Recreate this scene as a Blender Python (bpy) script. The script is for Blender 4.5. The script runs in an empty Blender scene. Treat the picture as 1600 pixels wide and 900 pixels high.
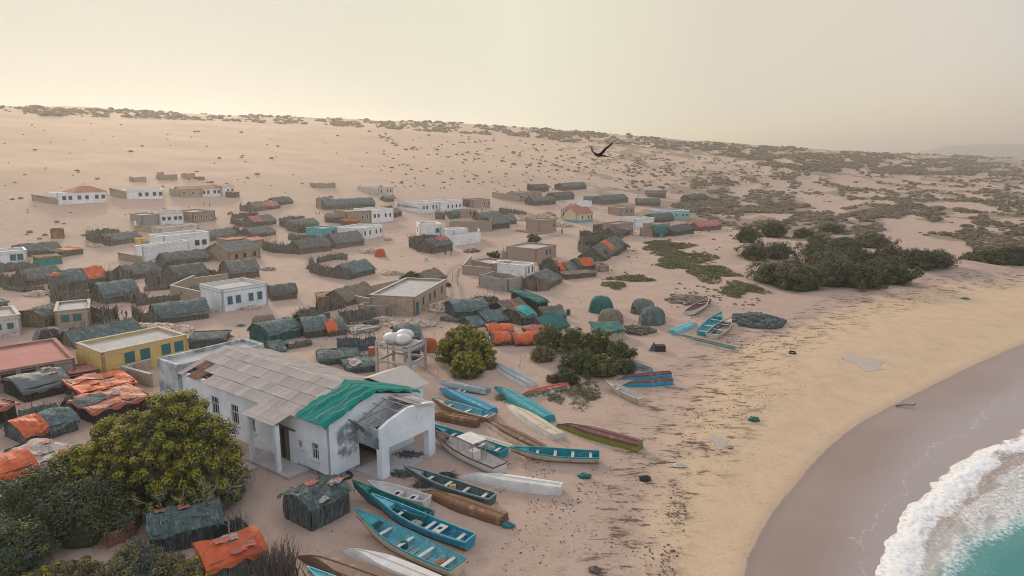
import bpy, bmesh, math, random
import numpy as np
from mathutils import Vector, Matrix

# ------------------------------------------------------------------ camera, world, sun
S = bpy.context.scene
COL = S.collection
RES = random.Random(7)
H = 24.0                      # flying height above the village ground
F, CX, CY = 1066.0, 800.0, 450.0
PITCH = math.atan((CY - 240.0) / F)
cp, sp = math.cos(PITCH), math.sin(PITCH)

cam = bpy.data.cameras.new('camera')
cam.sensor_width = 36.0
cam.lens = 36.0 * F / 1600.0
cam.clip_start, cam.clip_end = 0.5, 30000
camo = bpy.data.objects.new('camera', cam)
COL.objects.link(camo)
camo.location = (0, 0, H)
camo.rotation_euler = (math.pi / 2 - PITCH, 0, 0)
S.camera = camo

SUN_AZ, SUN_EL = math.radians(-28), math.radians(18)     # azimuth from +Y towards +X
sun_dir = Vector((math.sin(SUN_AZ) * math.cos(SUN_EL), math.cos(SUN_AZ) * math.cos(SUN_EL), math.sin(SUN_EL)))
W = bpy.data.worlds.new('World'); S.world = W; W.use_nodes = True
nt = W.node_tree; nt.nodes.clear()
out = nt.nodes.new('ShaderNodeOutputWorld')
sky = nt.nodes.new('ShaderNodeTexSky'); sky.sky_type = 'NISHITA'; sky.sun_disc = False
sky.sun_elevation = SUN_EL; sky.sun_rotation = SUN_AZ
sky.dust_density = 3.0; sky.air_density = 1.0; sky.ozone_density = 1.5
bg = nt.nodes.new('ShaderNodeBackground'); bg.inputs['Strength'].default_value = 0.05
vm = nt.nodes.new('ShaderNodeVectorMath'); vm.operation = 'MINIMUM'; vm.inputs[1].default_value = (3.6, 3.7, 3.7)      # the dust spreads the sun's glare out
nt.links.new(sky.outputs[0], vm.inputs[0]); nt.links.new(vm.outputs[0], bg.inputs[0])
# a dust veil: cream round the sun, greyer away from it, raised overhead and behind the camera as fill light
tc = nt.nodes.new('ShaderNodeTexCoord')
dot = nt.nodes.new('ShaderNodeVectorMath'); dot.operation = 'DOT_PRODUCT'
dot.inputs[1].default_value = Vector((math.sin(SUN_AZ), math.cos(SUN_AZ), 0.1)).normalized()
nt.links.new(tc.outputs['Generated'], dot.inputs[0])
r1 = nt.nodes.new('ShaderNodeValToRGB')
el = r1.color_ramp.elements
el[0].position = 0.0; el[0].color = (0.62, 0.61, 0.62, 1)
el[1].position = 1.0; el[1].color = (0.43, 0.425, 0.35, 1)
for p_, c_ in ((0.40, (0.50, 0.435, 0.38, 1)), (0.52, (0.56, 0.48, 0.39, 1)), (0.72, (0.54, 0.485, 0.37, 1)), (0.88, (0.59, 0.58, 0.43, 1))):
    e = el.new(p_); e.color = c_
nt.links.new(dot.outputs['Value'], r1.inputs[0])
sepz = nt.nodes.new('ShaderNodeSeparateXYZ'); nt.links.new(tc.outputs['Generated'], sepz.inputs[0])
r2 = nt.nodes.new('ShaderNodeValToRGB')
e2 = r2.color_ramp.elements
e2[0].position = 0.0; e2[0].color = (0.50, 0.50, 0.50, 1)
e2[1].position = 1.0; e2[1].color = (0.70, 0.76, 0.85, 1)
e = e2.new(0.22); e.color = (0.50, 0.50, 0.50, 1)
e = e2.new(0.55); e.color = (0.68, 0.72, 0.78, 1)
nt.links.new(sepz.outputs['Z'], r2.inputs[0])
mul = nt.nodes.new('ShaderNodeMixRGB'); mul.blend_type = 'MULTIPLY'; mul.inputs[0].default_value = 1.0
nt.links.new(r1.outputs[0], mul.inputs[1]); nt.links.new(r2.outputs[0], mul.inputs[2])
bg2 = nt.nodes.new('ShaderNodeBackground'); bg2.inputs['Strength'].default_value = 2.0      # an overcast dome: brighter overhead than at the horizon
nt.links.new(mul.outputs[0], bg2.inputs[0])
add = nt.nodes.new('ShaderNodeAddShader')
nt.links.new(bg.outputs[0], add.inputs[0]); nt.links.new(bg2.outputs[0], add.inputs[1])
nt.links.new(add.outputs[0], out.inputs[0])

sl = bpy.data.lights.new('sun', 'SUN'); sl.energy = 2.8; sl.angle = math.radians(8); sl.color = (1.0, 0.84, 0.64)
so = bpy.data.objects.new('sun', sl); COL.objects.link(so)
so.rotation_euler = sun_dir.to_track_quat('Z', 'Y').to_euler()

S.view_settings.view_transform = 'Standard'; S.view_settings.look = 'None'
S.view_settings.exposure = 0.0; S.view_settings.gamma = 1.0
S.cycles.volume_bounces = 0; S.cycles.max_bounces = 5; S.cycles.diffuse_bounces = 2; S.cycles.glossy_bounces = 2
S.cycles.volume_step_rate = 4.0
S.cycles.filter_width = 1.0

# ------------------------------------------------------------------ terrain
def _hash(ix, iy, seed):
    with np.errstate(over='ignore'):
        a = (ix.astype(np.int64) * 374761393 + iy.astype(np.int64) * 668265263 + seed * 2147483647) & 0xffffffff
        a = ((a ^ (a >> 13)) * 1274126177) & 0xffffffff
        a = (a ^ (a >> 16)) & 0xffff
    return a / 65535.0
def vnoise(x, y, seed=0):
    ix, iy = np.floor(x), np.floor(y)
    fx, fy = x - ix, y - iy
    fx = fx * fx * fx * (fx * (fx * 6 - 15) + 10); fy = fy * fy * fy * (fy * (fy * 6 - 15) + 10)
    a = _hash(ix, iy, seed); b = _hash(ix + 1, iy, seed); c = _hash(ix, iy + 1, seed); d = _hash(ix + 1, iy + 1, seed)
    return (a + (b - a) * fx) * (1 - fy) + (c + (d - c) * fx) * fy - 0.5
def fbm(x, y, seed=0, oct=3):
    r = 0; s = 1.0
    for k in range(oct):
        r = r + s * vnoise(x * (2 ** k), y * (2 ** k), seed + k * 17); s *= 0.5
    return r
def sstep(a, b, x):
    t = np.clip((x - a) / (b - a), 0, 1); return t * t * (3 - 2 * t)
C0 = (13.7, 36.4); NV = (-0.70, 0.714); TV = (0.714, 0.70)
VW = [(-9000, -5000), (-100, -50), (-30, -14), (-10, -4), (0, 0), (3, 1), (6, 1.7), (12, 2.6), (22, 3.7), (31, 3.7), (40.7, 2.6), (54, 1.2),
      (74.5, -1.6), (120, -12), (200, -30), (400, -45), (800, 0), (1600, 120), (2600, 420), (5000, 1500), (9000, 3500)]
_vu = np.array([p[0] for p in VW], float); _vv = np.array([p[1] for p in VW], float)
def vwet(u):
    w = 2.0 + np.abs(u) * 0.06
    return sum(np.interp(u + w * k, _vu, _vv) for k in (-1, -0.5, 0, 0.5, 1)) / 5.0
HR = [(-5000, 55), (0, 54), (300, 55), (480, 52), (619, 42), (866, 28), (1209, 21), (1670, 14), (2600, 6), (6000, 2)]
def uvd(x, y):
    dx, dy = x - C0[0], y - C0[1]
    u = dx * TV[0] + dy * TV[1]; v = dx * NV[0] + dy * NV[1]
    return u, v, v - vwet(u)
def terrain(x, y):
    x = np.asarray(x, float); y = np.asarray(y, float)
    u, v, d = uvd(x, y)
    h = np.where(d < 0, -0.58 + 0.075 * d, -0.5 * (1 - sstep(0.0, 11.0, d)))
    h = np.where(d < 0, h, h - 0.08 * np.exp(-np.maximum(d, 0) / 0.25))
    h = np.maximum(h, -7.0)
    land = sstep(0, 14, d)
    k = 22.0
    hill = 0.165 * k * np.logaddexp(0, (v - 156) / k)
    hr = np.interp(u, [p[0] for p in HR], [p[1] for p in HR])
    hr = hr + 3.0 * fbm(u / 90.0, v / 400.0, 5)
    top = hr - 0.11 * np.maximum(v - 500, 0) * (hr / 54.0)
    top = np.maximum(top, -5)
    sft = 5.0
    hill = -sft * np.logaddexp(-hill / sft, -top / sft) + 0.3
    hillm = sstep(0, 160, d)
    rough = sstep(0.0, 22.0, hill) * (1.6 * fbm(x / 45.0, y / 45.0, 3) + 0.5 * fbm(x / 11.0, y / 11.0, 9))
    h = h + hillm * (np.maximum(hill, 0) + rough)
    # hummocky dunes to the right of the village
    dm = sstep(95, 190, u + 0.25 * (np.minimum(v, 100) - 60) - 1.0 * np.maximum(v - 100, 0)) * sstep(14, 40, d)
    far = np.clip(u / 400.0, 0.4, 2.2)
    s1, s2 = u + 0.45 * v, v - 0.45 * u
    dn = np.abs(fbm(s2 / 22.0, s1 / 60.0, 21, 2))
    h = h + dm * far * (2.6 * (0.45 - dn) + 0.7 * fbm(u / 7.0, v / 7.0, 33, 2))
    dn2 = sstep(60, 85, u) * (1 - sstep(130, 160, u)) * sstep(18, 34, d) * (1 - sstep(75, 105, d))
    h = h + dn2 * 1.8 * (0.35 + fbm(x / 14.0, y / 14.0, 41, 2))
    h = h + land * (0.10 * fbm(x / 6.0, y / 6.0, 1) + 0.04 * fbm(x / 1.3, y / 1.3, 2, 2)) * (1 - sstep(150, 400, np.hypot(x, y)))
    return h
# the ground sheet itself: a fan of cells, finer near the shore and village
GTH = np.radians(np.linspace(-62, 62, 760)); GR = np.geomspace(12, 9500, 560)
_TH, _R = np.meshgrid(GTH, GR, indexing='ij')
GX = np.sin(_TH) * _R; GY = np.cos(_TH) * _R - 6.0
GZ = terrain(GX, GY)
_gz = GZ.tolist(); _dth = GTH[1] - GTH[0]; _dl = math.log(GR[1] / GR[0])
def hz(x, y):
    """height of the ground sheet"""
    r = math.hypot(x, y + 6.0); i = (math.atan2(x, y + 6.0) - GTH[0]) / _dth; j = math.log(max(r, 12.01) / 12.0) / _dl
    i = min(max(i, 0), 758.99); j = min(max(j, 0), 558.99); a, b = int(i), int(j); f, g = i - a, j - b
    return (_gz[a][b] * (1 - g) + _gz[a][b + 1] * g) * (1 - f) + (_gz[a + 1][b] * (1 - g) + _gz[a + 1][b + 1] * g) * f

def rays(px, py):
    px = np.asarray(px, float); py = np.asarray(py, float)
    dx = (px - CX) / F; dy = (CY - py) / F
    return np.stack([dx, cp + dy * sp, -sp + dy * cp], -1)
_T = np.concatenate([np.linspace(18, 130, 110), np.geomspace(131.5, 7000, 330)])
def at_many(px, py):
    """where the sight lines through these photo pixels meet the ground"""
    R = rays(px, py).reshape(-1, 3)
    X = R[:, 0:1] * _T; Y = R[:, 1:2] * _T; Z = H + R[:, 2:3] * _T
    below = Z < terrain(X, Y)
    i = np.argmax(below, 1); i = np.where(below.any(1), np.maximum(i, 1), len(_T) - 1)
    lo, hi = _T[i - 1], _T[i]
    for _ in range(14):
        m = (lo + hi) / 2
        b = (H + R[:, 2] * m) < terrain(R[:, 0] * m, R[:, 1] * m)
        hi = np.where(b, m, hi); lo = np.where(b, lo, m)
    P = R * hi[:, None]; P[:, 2] += H
    return P, below.any(1)
_cache = {}
def at(p):
    k = (round(p[0], 2), round(p[1], 2))
    if k not in _cache:
        r = rays(p[0], p[1]); Z = H + r[2] * _T
        i = int(np.argmax(Z < terrain(r[0] * _T, r[1] * _T))) or len(_T) - 1
        lo, hi = _T[max(i - 2, 0)], _T[min(i + 1, len(_T) - 1)]
        for _ in range(26):
            m = (lo + hi) / 2
            if H + r[2] * m < hz(r[0] * m, r[1] * m): hi = m
            else: lo = m
        _cache[k] = Vector((r[0] * hi, r[1] * hi, H + r[2] * hi))
    return _cache[k].copy()
def mpp(P):
    """metres per photo pixel at a place"""
    return (P[1] * cp - (P[2] - H) * sp) / F

# ------------------------------------------------------------------ materials
MATS = {}
def mat(name, c1, c2=None, scale=4.0, rough=0.9, bump=0.0, bscale=None, stretch=None, c3=None, c3t=0.62, c3scale=None, vary=0.0, spec=0.3, detail=5, metal=0.0, coord='Object', trans=0.0):
    if name in MATS: return MATS[name]
    m = bpy.data.materials.new(name); m.use_nodes = True; n = m.node_tree; N = n.nodes; L = n.links
    b = N['Principled BSDF']; b.inputs['Roughness'].default_value = rough
    b.inputs['Specular IOR Level'].default_value = spec; b.inputs['Metallic'].default_value = metal
    if c2 is None: c2 = tuple(min(1, x * 0.8) for x in c1)
    t = N.new('ShaderNodeTexCoord'); src = t.outputs[coord]
    if stretch:
        mp = N.new('ShaderNodeMapping'); mp.inputs['Scale'].default_value = stretch; L.new(src, mp.inputs[0]); src = mp.outputs[0]
    no = N.new('ShaderNodeTexNoise'); no.inputs['Scale'].default_value = scale; no.inputs['Detail'].default_value = detail; no.inputs['Roughness'].default_value = 0.65
    L.new(src, no.inputs['Vector'])
    rp = N.new('ShaderNodeValToRGB'); rp.color_ramp.elements[0].position = 0.34; rp.color_ramp.elements[1].position = 0.66
    rp.color_ramp.elements[0].color = (*c1, 1); rp.color_ramp.elements[1].color = (*c2, 1)
    L.new(no.outputs['Fac'], rp.inputs[0]); col = rp.outputs[0]
    if c3:
        n3 = N.new('ShaderNodeTexNoise'); n3.inputs['Scale'].default_value = c3scale or scale * 0.35; n3.inputs['Detail'].default_value = 6; n3.inputs['Roughness'].default_value = 0.7
        L.new(t.outputs[coord], n3.inputs['Vector'])
        r3 = N.new('ShaderNodeValToRGB'); r3.color_ramp.elements[0].position = c3t - 0.05; r3.color_ramp.elements[1].position = c3t + 0.07
        L.new(n3.outputs['Fac'], r3.inputs[0])
        mx = N.new('ShaderNodeMixRGB'); mx.inputs[2].default_value = (*c3, 1); L.new(r3.outputs[0], mx.inputs[0]); L.new(col, mx.inputs[1]); col = mx.outputs[0]
    if vary:
        oi = N.new('ShaderNodeObjectInfo'); hs = N.new('ShaderNodeHueSaturation')
        mr = N.new('ShaderNodeMapRange'); mr.inputs['To Min'].default_value = 1 - vary; mr.inputs['To Max'].default_value = 1 + vary
        L.new(oi.outputs['Random'], mr.inputs[0]); L.new(mr.outputs[0], hs.inputs['Value']); L.new(col, hs.inputs['Color']); col = hs.outputs[0]
    L.new(col, b.inputs['Base Color'])
    if bump:
        nb = N.new('ShaderNodeTexNoise'); nb.inputs['Scale'].default_value = bscale or scale * 3; nb.inputs['Detail'].default_value = 4; L.new(src, nb.inputs['Vector'])
        bp = N.new('ShaderNodeBump'); bp.inputs['Strength'].default_value = bump; bp.inputs['Distance'].default_value = 0.06
        L.new(nb.outputs['Fac'], bp.inputs['Height']); L.new(bp.outputs[0], b.inputs['Normal'])
    if trans:
        b.inputs['Subsurface Weight'].default_value = 0.0
    MATS[name] = m; return m

M = {}
M['white'] = mat('white_plaster', (.82, .81, .80), (.66, .65, .64), .9, c3=(.44, .40, .36), c3t=.60, c3scale=1.1, bump=.15, vary=.05)
M['hallwhite'] = mat('weathered_white_plaster', (.76, .79, .80), (.58, .63, .66), .55, c3=(.36, .37, .37), c3t=.66, c3scale=1.7, bump=.25, bscale=9)
M['stained'] = mat('mouldy_plaster', (.40, .44, .46), (.13, .18, .19), .7, c3=(.06, .09, .10), c3t=.56, c3scale=1.1, bump=.25, bscale=9)
M['dirtywhite'] = mat('dirty_white_plaster', (.58, .54, .49), (.42, .37, .33), .8, c3=(.25, .2, .16), c3t=.6, c3scale=1.2, bump=.2)
M['mud'] = mat('tan_mud_wall', (.37, .29, .21), (.28, .215, .155), 1.5, c3=(.17, .13, .10), c3t=.64, bump=.4, bscale=5, vary=.12)
M['stone'] = mat('coral_stone_wall', (.36, .29, .24), (.24, .19, .155), 3.0, c3=(.14, .11, .09), c3t=.6, c3scale=2.5, bump=.6, bscale=5, vary=.12)
M['pinkstone'] = mat('pinkish_block_wall', (.36, .27, .22), (.29, .215, .175), 2.0, bump=.4, vary=.08)
M['greywall'] = mat('grey_block_wall', (.33, .30, .27), (.24, .22, .20), 2.5, c3=(.14, .13, .12), c3t=.62, bump=.5, bscale=5, vary=.06)
M['yellow'] = mat('yellow_plaster', (.66, .45, .15), (.55, .37, .13), 1.0, c3=(.40, .30, .16), c3t=.66, bump=.15)
M['teal'] = mat('teal_plaster', (.10, .40, .42), (.08, .32, .35), 1.4, c3=(.5, .5, .48), c3t=.64, c3scale=.8)
M['turq'] = mat('pale_turquoise_plaster', (.30, .50, .50), (.24, .42, .43), 1.4)
M['cream'] = mat('cream_plaster', (.62, .53, .36), (.56, .47, .31), 1.0)
M['concrete'] = mat('pale_concrete', (.42, .40, .385), (.33, .315, .30), .8, c3=(.25, .235, .22), c3t=.64, c3scale=.6, bump=.1)
M['parapet'] = mat('lime_parapet', (.46, .43, .38), (.36, .335, .29), 1.6, c3=(.2, .18, .16), c3t=.66)
M['pinkroof'] = mat('pink_painted_roof', (.42, .175, .155), (.35, .14, .125), .7, c3=(.42, .26, .22), c3t=.66, c3scale=.5)
M['redroof'] = mat('faded_red_roof', (.36, .15, .10), (.27, .12, .085), 1.5, c3=(.2, .11, .09), c3t=.62)
M['rust'] = mat('rusty_sheet', (.26, .13, .075), (.16, .085, .055), 2.2, c3=(.35, .28, .22), c3t=.62, bump=.3)
M['window'] = mat('dark_opening', (.018, .02, .022), (.012, .014, .016), 3, rough=.6)
M['shutter'] = mat('teal_shutter', (.02, .16, .17), (.015, .10, .115), 3, stretch=(1, 1, 6), rough=.6)
M['frame'] = mat('white_window_frame', (.58, .60, .60), (.48, .5, .5), 4)
M['wood'] = mat('grey_weathered_wood', (.19, .155, .125), (.10, .08, .065), 4, stretch=(1, 8, 8), vary=.2)
M['palewood'] = mat('pale_driftwood', (.36, .32, .28), (.25, .22, .19), 4, vary=.15)
M['thatch'] = mat('grey_green_thatch', (.150, .162, .146), (.062, .072, .066), 2.6, stretch=(3, .6, 1.0), c3=(.21, .195, .16), c3t=.56, c3scale=1.3, bump=.8, bscale=9, vary=.22)
M['thatchteal'] = mat('teal_grey_thatch', (.115, .160, .155), (.050, .080, .080), 2.4, stretch=(3, .6, 1.0), c3=(.17, .195, .18), c3t=.56, c3scale=1.3, bump=.8, bscale=9, vary=.15)
M['straw'] = mat('brown_straw', (.22, .178, .130), (.110, .090, .068), 2.2, stretch=(3, .8, 1.2), c3=(.20, .165, .12), c3t=.6, bump=.8, bscale=9, vary=.15)
M['brush'] = mat('dry_brushwood', (.155, .140, .115), (.060, .056, .049), 3, stretch=(3, 3, .7), c3=(.145, .125, .098), c3t=.60, c3scale=1.5, bump=.8, bscale=8, vary=.2)
M['brushteal'] = mat('weathered_blue_grey_brush', (.115, .140, .140), (.045, .060, .064), 3, stretch=(3, 3, .7), c3=(.12, .14, .14), c3t=.58, c3scale=1.5, bump=.8, vary=.12)
M['stick'] = mat('bleached_stick', (.26, .225, .185), (.15, .13, .105), 5, vary=.15)
M['orange'] = mat('orange_tarp', (.56, .110, .035), (.38, .070, .028), 1.3, c3=(.52, .22, .14), c3t=.60, c3scale=.9, rough=.7, bump=.6, bscale=2.5, vary=.10)
M['redtarp'] = mat('faded_red_tarp', (.42, .135, .10), (.31, .10, .08), 1.3, c3=(.40, .24, .19), c3t=.58, rough=.75, bump=.5, bscale=2.5)
M['patch'] = mat('patched_orange_sheeting', (.50, .15, .085), (.36, .12, .08), 1.6, c3=(.42, .35, .30), c3t=.56, c3scale=1.1, rough=.75, bump=.7, bscale=3)
M['patchgrey'] = mat('patched_grey_sheeting', (.45, .41, .37), (.20, .18, .165), 2.2, c3=(.40, .15, .09), c3t=.57, c3scale=.9, rough=.8, bump=.7, bscale=3)
M['greytarp'] = mat('grey_green_tarp', (.12, .14, .135), (.085, .10, .10), 1.2, c3=(.36, .18, .14), c3t=.66, c3scale=.5, rough=.7, bump=.5, bscale=2.5)
M['greentarp'] = mat('green_tarp', (.004, .20, .165), (.003, .145, .12), .9, rough=.85, spec=.1, bump=.5, bscale=1.6)
M['darkgreentarp'] = mat('dark_green_tarp', (.02, .135, .115), (.015, .085, .078), 1.1, rough=.65, bump=.6, bscale=2.5)
M['tealtarp'] = mat('bright_teal_tarp', (.02, .33, .29), (.015, .24, .22), 1.2, rough=.6, bump=.5)
M['darkwall'] = mat('dark_board_wall', (.050, .045, .045), (.028, .026, .026), 3, stretch=(4, 4, .6), vary=.2)
M['sheet'] = mat('grey_fibre_cement_sheet', (.53, .445, .385), (.44, .365, .315), 1.3, c3=(.33, .27, .22), c3t=.63, c3scale=.8, vary=.14, rough=.85)
M['sheetpale'] = mat('pale_fibre_cement_sheet', (.50, .45, .38), (.43, .38, .32), 1.3, c3=(.46, .37, .24), c3t=.63, vary=.06)
M['metal'] = mat('grey_steel_tube', (.33, .31, .29), (.2, .17, .15), 4, rough=.6, vary=.1)
M['tank'] = mat('white_tank_plastic', (.64, .62, .60), (.50, .47, .44), 1.5, c3=(.34, .36, .32), c3t=.60, c3scale=1.2, rough=.6, bump=.5, bscale=3)
M['rubber'] = mat('black_rubber', (.018, .018, .018), (.03, .03, .03), 3, rough=.7)
M['rubble'] = mat('rubble_stone', (.56, .43, .33), (.36, .27, .21), 1.2, c3=(.62, .50, .40), c3t=.58, c3scale=2.0)
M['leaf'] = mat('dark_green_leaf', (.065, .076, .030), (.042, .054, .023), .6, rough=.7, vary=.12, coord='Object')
M['leafsunlit'] = mat('sunlit_golden_leaf', (.30, .245, .015), (.20, .178, .016), .8, rough=.65)  # golden green of sunlit clump tops, sunlight put into the leaf colour
M['leafmid'] = mat('mid_green_leaf', (.125, .132, .022), (.080, .092, .019), .8, rough=.65)
M['leafolive'] = mat('olive_shrub_leaf', (.135, .115, .048), (.085, .078, .038), .5, rough=.8, vary=.18)
M['leafgreyteal'] = mat('grey_green_leaf', (.062, .085, .062), (.040, .056, .044), .7, rough=.7)
M['leafdry'] = mat('dry_grass_blade', (.20, .165, .07), (.12, .105, .05), 1.0, rough=.8)
M['moss'] = mat('creeping_dune_plant', (.165, .155, .068), (.105, .104, .050), .8, rough=.8)
M['scrub'] = mat('desert_shrub', (.185, .142, .092), (.115, .092, .062), .35, rough=.9, vary=.22)
M['bark'] = mat('grey_bark', (.15, .125, .105), (.085, .07, .06), 3)
M['thatchlight'] = mat('bleached_grass_blade', (.27, .27, .24), (.16, .165, .15), 3, vary=.1)
M['stained2'] = mat('blotched_plaster', (.50, .52, .53), (.30, .33, .35), .8, c3=(.18, .21, .22), c3t=.55, c3scale=.8, bump=.25, bscale=9)
M['deadwood'] = mat('bleached_dead_wood', (.36, .33, .30), (.24, .215, .195), 3)
M['bird'] = mat('black_feather', (.008, .009, .010), (.015, .015, .016), 6, rough=.5)
M['beak'] = mat('pinkish_beak', (.16, .10, .09), (.11, .075, .07), 6)
M['skin'] = mat('dark_skin', (.07, .045, .03), (.06, .04, .027), 5)
# ------------------------------------------------------------------ mesh helpers
class MB:
    def __init__(s): s.v = []; s.f = []; s.m = []
    def quad(s, a, b, c, d, mi=0):
        i = len(s.v); s.v += [tuple(a), tuple(b), tuple(c), tuple(d)]; s.f.append((i, i + 1, i + 2, i + 3)); s.m.append(mi)
    def tri(s, a, b, c, mi=0):
        i = len(s.v); s.v += [tuple(a), tuple(b), tuple(c)]; s.f.append((i, i + 1, i + 2)); s.m.append(mi)
    def hexa(s, P, mi=0):
        """eight corners: bottom ring then top ring"""
        i = len(s.v); s.v += [tuple(p) for p in P]
        for q in ((3, 2, 1, 0), (4, 5, 6, 7), (0, 1, 5, 4), (1, 2, 6, 5), (2, 3, 7, 6), (3, 0, 4, 7)):
            s.f.append(tuple(i + k for k in q)); s.m.append(mi)
    def box(s, x0, y0, z0, x1, y1, z1, mi=0):
        s.hexa([(x0, y0, z0), (x1, y0, z0), (x1, y1, z0), (x0, y1, z0), (x0, y0, z1), (x1, y0, z1), (x1, y1, z1), (x0, y1, z1)], mi)
    def tube(s, p, q, r0, r1=None, n=5, mi=0, cap=True):
        p, q = Vector(p), Vector(q); r1 = r0 if r1 is None else r1
        ax = (q - p)
        if ax.length < 1e-6: return
        ax.normalize(); a = ax.orthogonal().normalized(); b = ax.cross(a)
        i = len(s.v)
        for c, r in ((p, r0), (q, r1)):
            for k in range(n):
                t = 2 * math.pi * k / n; s.v.append(tuple(c + a * (r * math.cos(t)) + b * (r * math.sin(t))))
        for k in range(n):
            j = (k + 1) % n; s.f.append((i + k, i + j, i + n + j, i + n + k)); s.m.append(mi)
        if cap:
            s.f.append(tuple(i + k for k in reversed(range(n)))); s.m.append(mi)
            s.f.append(tuple(i + n + k for k in range(n))); s.m.append(mi)
    def path(s, pts, r0, r1=None, n=5, mi=0):
        r1 = r0 if r1 is None else r1; N = len(pts) - 1
        for k in range(N):
            s.tube(pts[k], pts[k + 1], r0 + (r1 - r0) * k / N, r0 + (r1 - r0) * (k + 1) / N, n, mi)
    def grid(s, fn, nu, nv, mi=0, wrap=False):
        i = len(s.v)
        for a in range(nu + 1):
            for b in range(nv + 1): s.v.append(tuple(fn(a / nu, b / nv)))
        for a in range(nu):
            for b in range(nv):
                k = i + a * (nv + 1) + b
                s.f.append((k, k + nv + 1, k + nv + 2, k + 1)); s.m.append(mi)
    def ball(s, c, rx, ry, rz, nu=8, nv=5, jit=0.0, mi=0, zmin=None, rnd=RES):
        i = len(s.v)
        ph = [[1 + rnd.uniform(-jit, jit) for _ in range(nu)] for _ in range(nv + 1)]
        for b in range(nv + 1):
            t = math.pi * b / nv
            for a in range(nu):
                p = 2 * math.pi * a / nu; k = ph[b][a]
                z = c[2] + rz * math.cos(t) * k
                if zmin is not None: z = max(z, zmin)
                s.v.append((c[0] + rx * math.sin(t) * math.cos(p) * k, c[1] + ry * math.sin(t) * math.sin(p) * k, z))
        for b in range(nv):
            for a in range(nu):
                q = (a + 1) % nu
                s.f.append((i + b * nu + a, i + (b + 1) * nu + a, i + (b + 1) * nu + q, i + b * nu + q)); s.m.append(mi)
    def straw(s, p, d, w, mi=0):
        """a narrow blade from p along d"""
        d = Vector(d); sd = d.cross(Vector((RES.uniform(-1, 1), RES.uniform(-1, 1), RES.uniform(-.3, .3))))
        if sd.length < 1e-6: return
        sd = sd.normalized() * w; p = Vector(p)
        s.tri(p - sd, p + sd, p + d, mi)
    def mesh(s, name, mats, smooth=False):
        me = bpy.data.meshes.new(name); me.from_pydata(s.v, [], s.f)
        for m in (mats if isinstance(mats, (list, tuple)) else [mats]): me.materials.append(m if not isinstance(m, str) else M[m])
        me.polygons.foreach_set('material_index', s.m)
        if smooth: me.polygons.foreach_set('use_smooth', [True] * len(s.f))
        me.update(); return me
    def build(s, name, mats, parent=None, smooth=False, loc=None):
        return link(name, s.mesh(name, mats, smooth), parent, loc)
def link(name, me, parent=None, loc=None, rot=None):
    o = bpy.data.objects.new(name, me); COL.objects.link(o)
    if parent is not None: o.parent = parent
    if loc is not None: o.location = loc
    if rot is not None: o.rotation_euler = rot
    return o
def tag(o, label, cat, group=None, kind=None):
    if label: o['label'] = label
    if cat: o['category'] = cat
    if group: o['group'] = group
    if kind: o['kind'] = kind
    return o
def thing(name, label, cat, loc, rotz=0.0, group=None):
    o = bpy.data.objects.new(name, None); COL.objects.link(o); o.empty_display_size = 0.5
    o.location = loc; o.rotation_euler = (0, 0, rotz)
    return tag(o, label, cat, group, 'thing')
def struct(o): o['kind'] = 'structure'; return o
def stuff(o): o['kind'] = 'stuff'; return o

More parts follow.
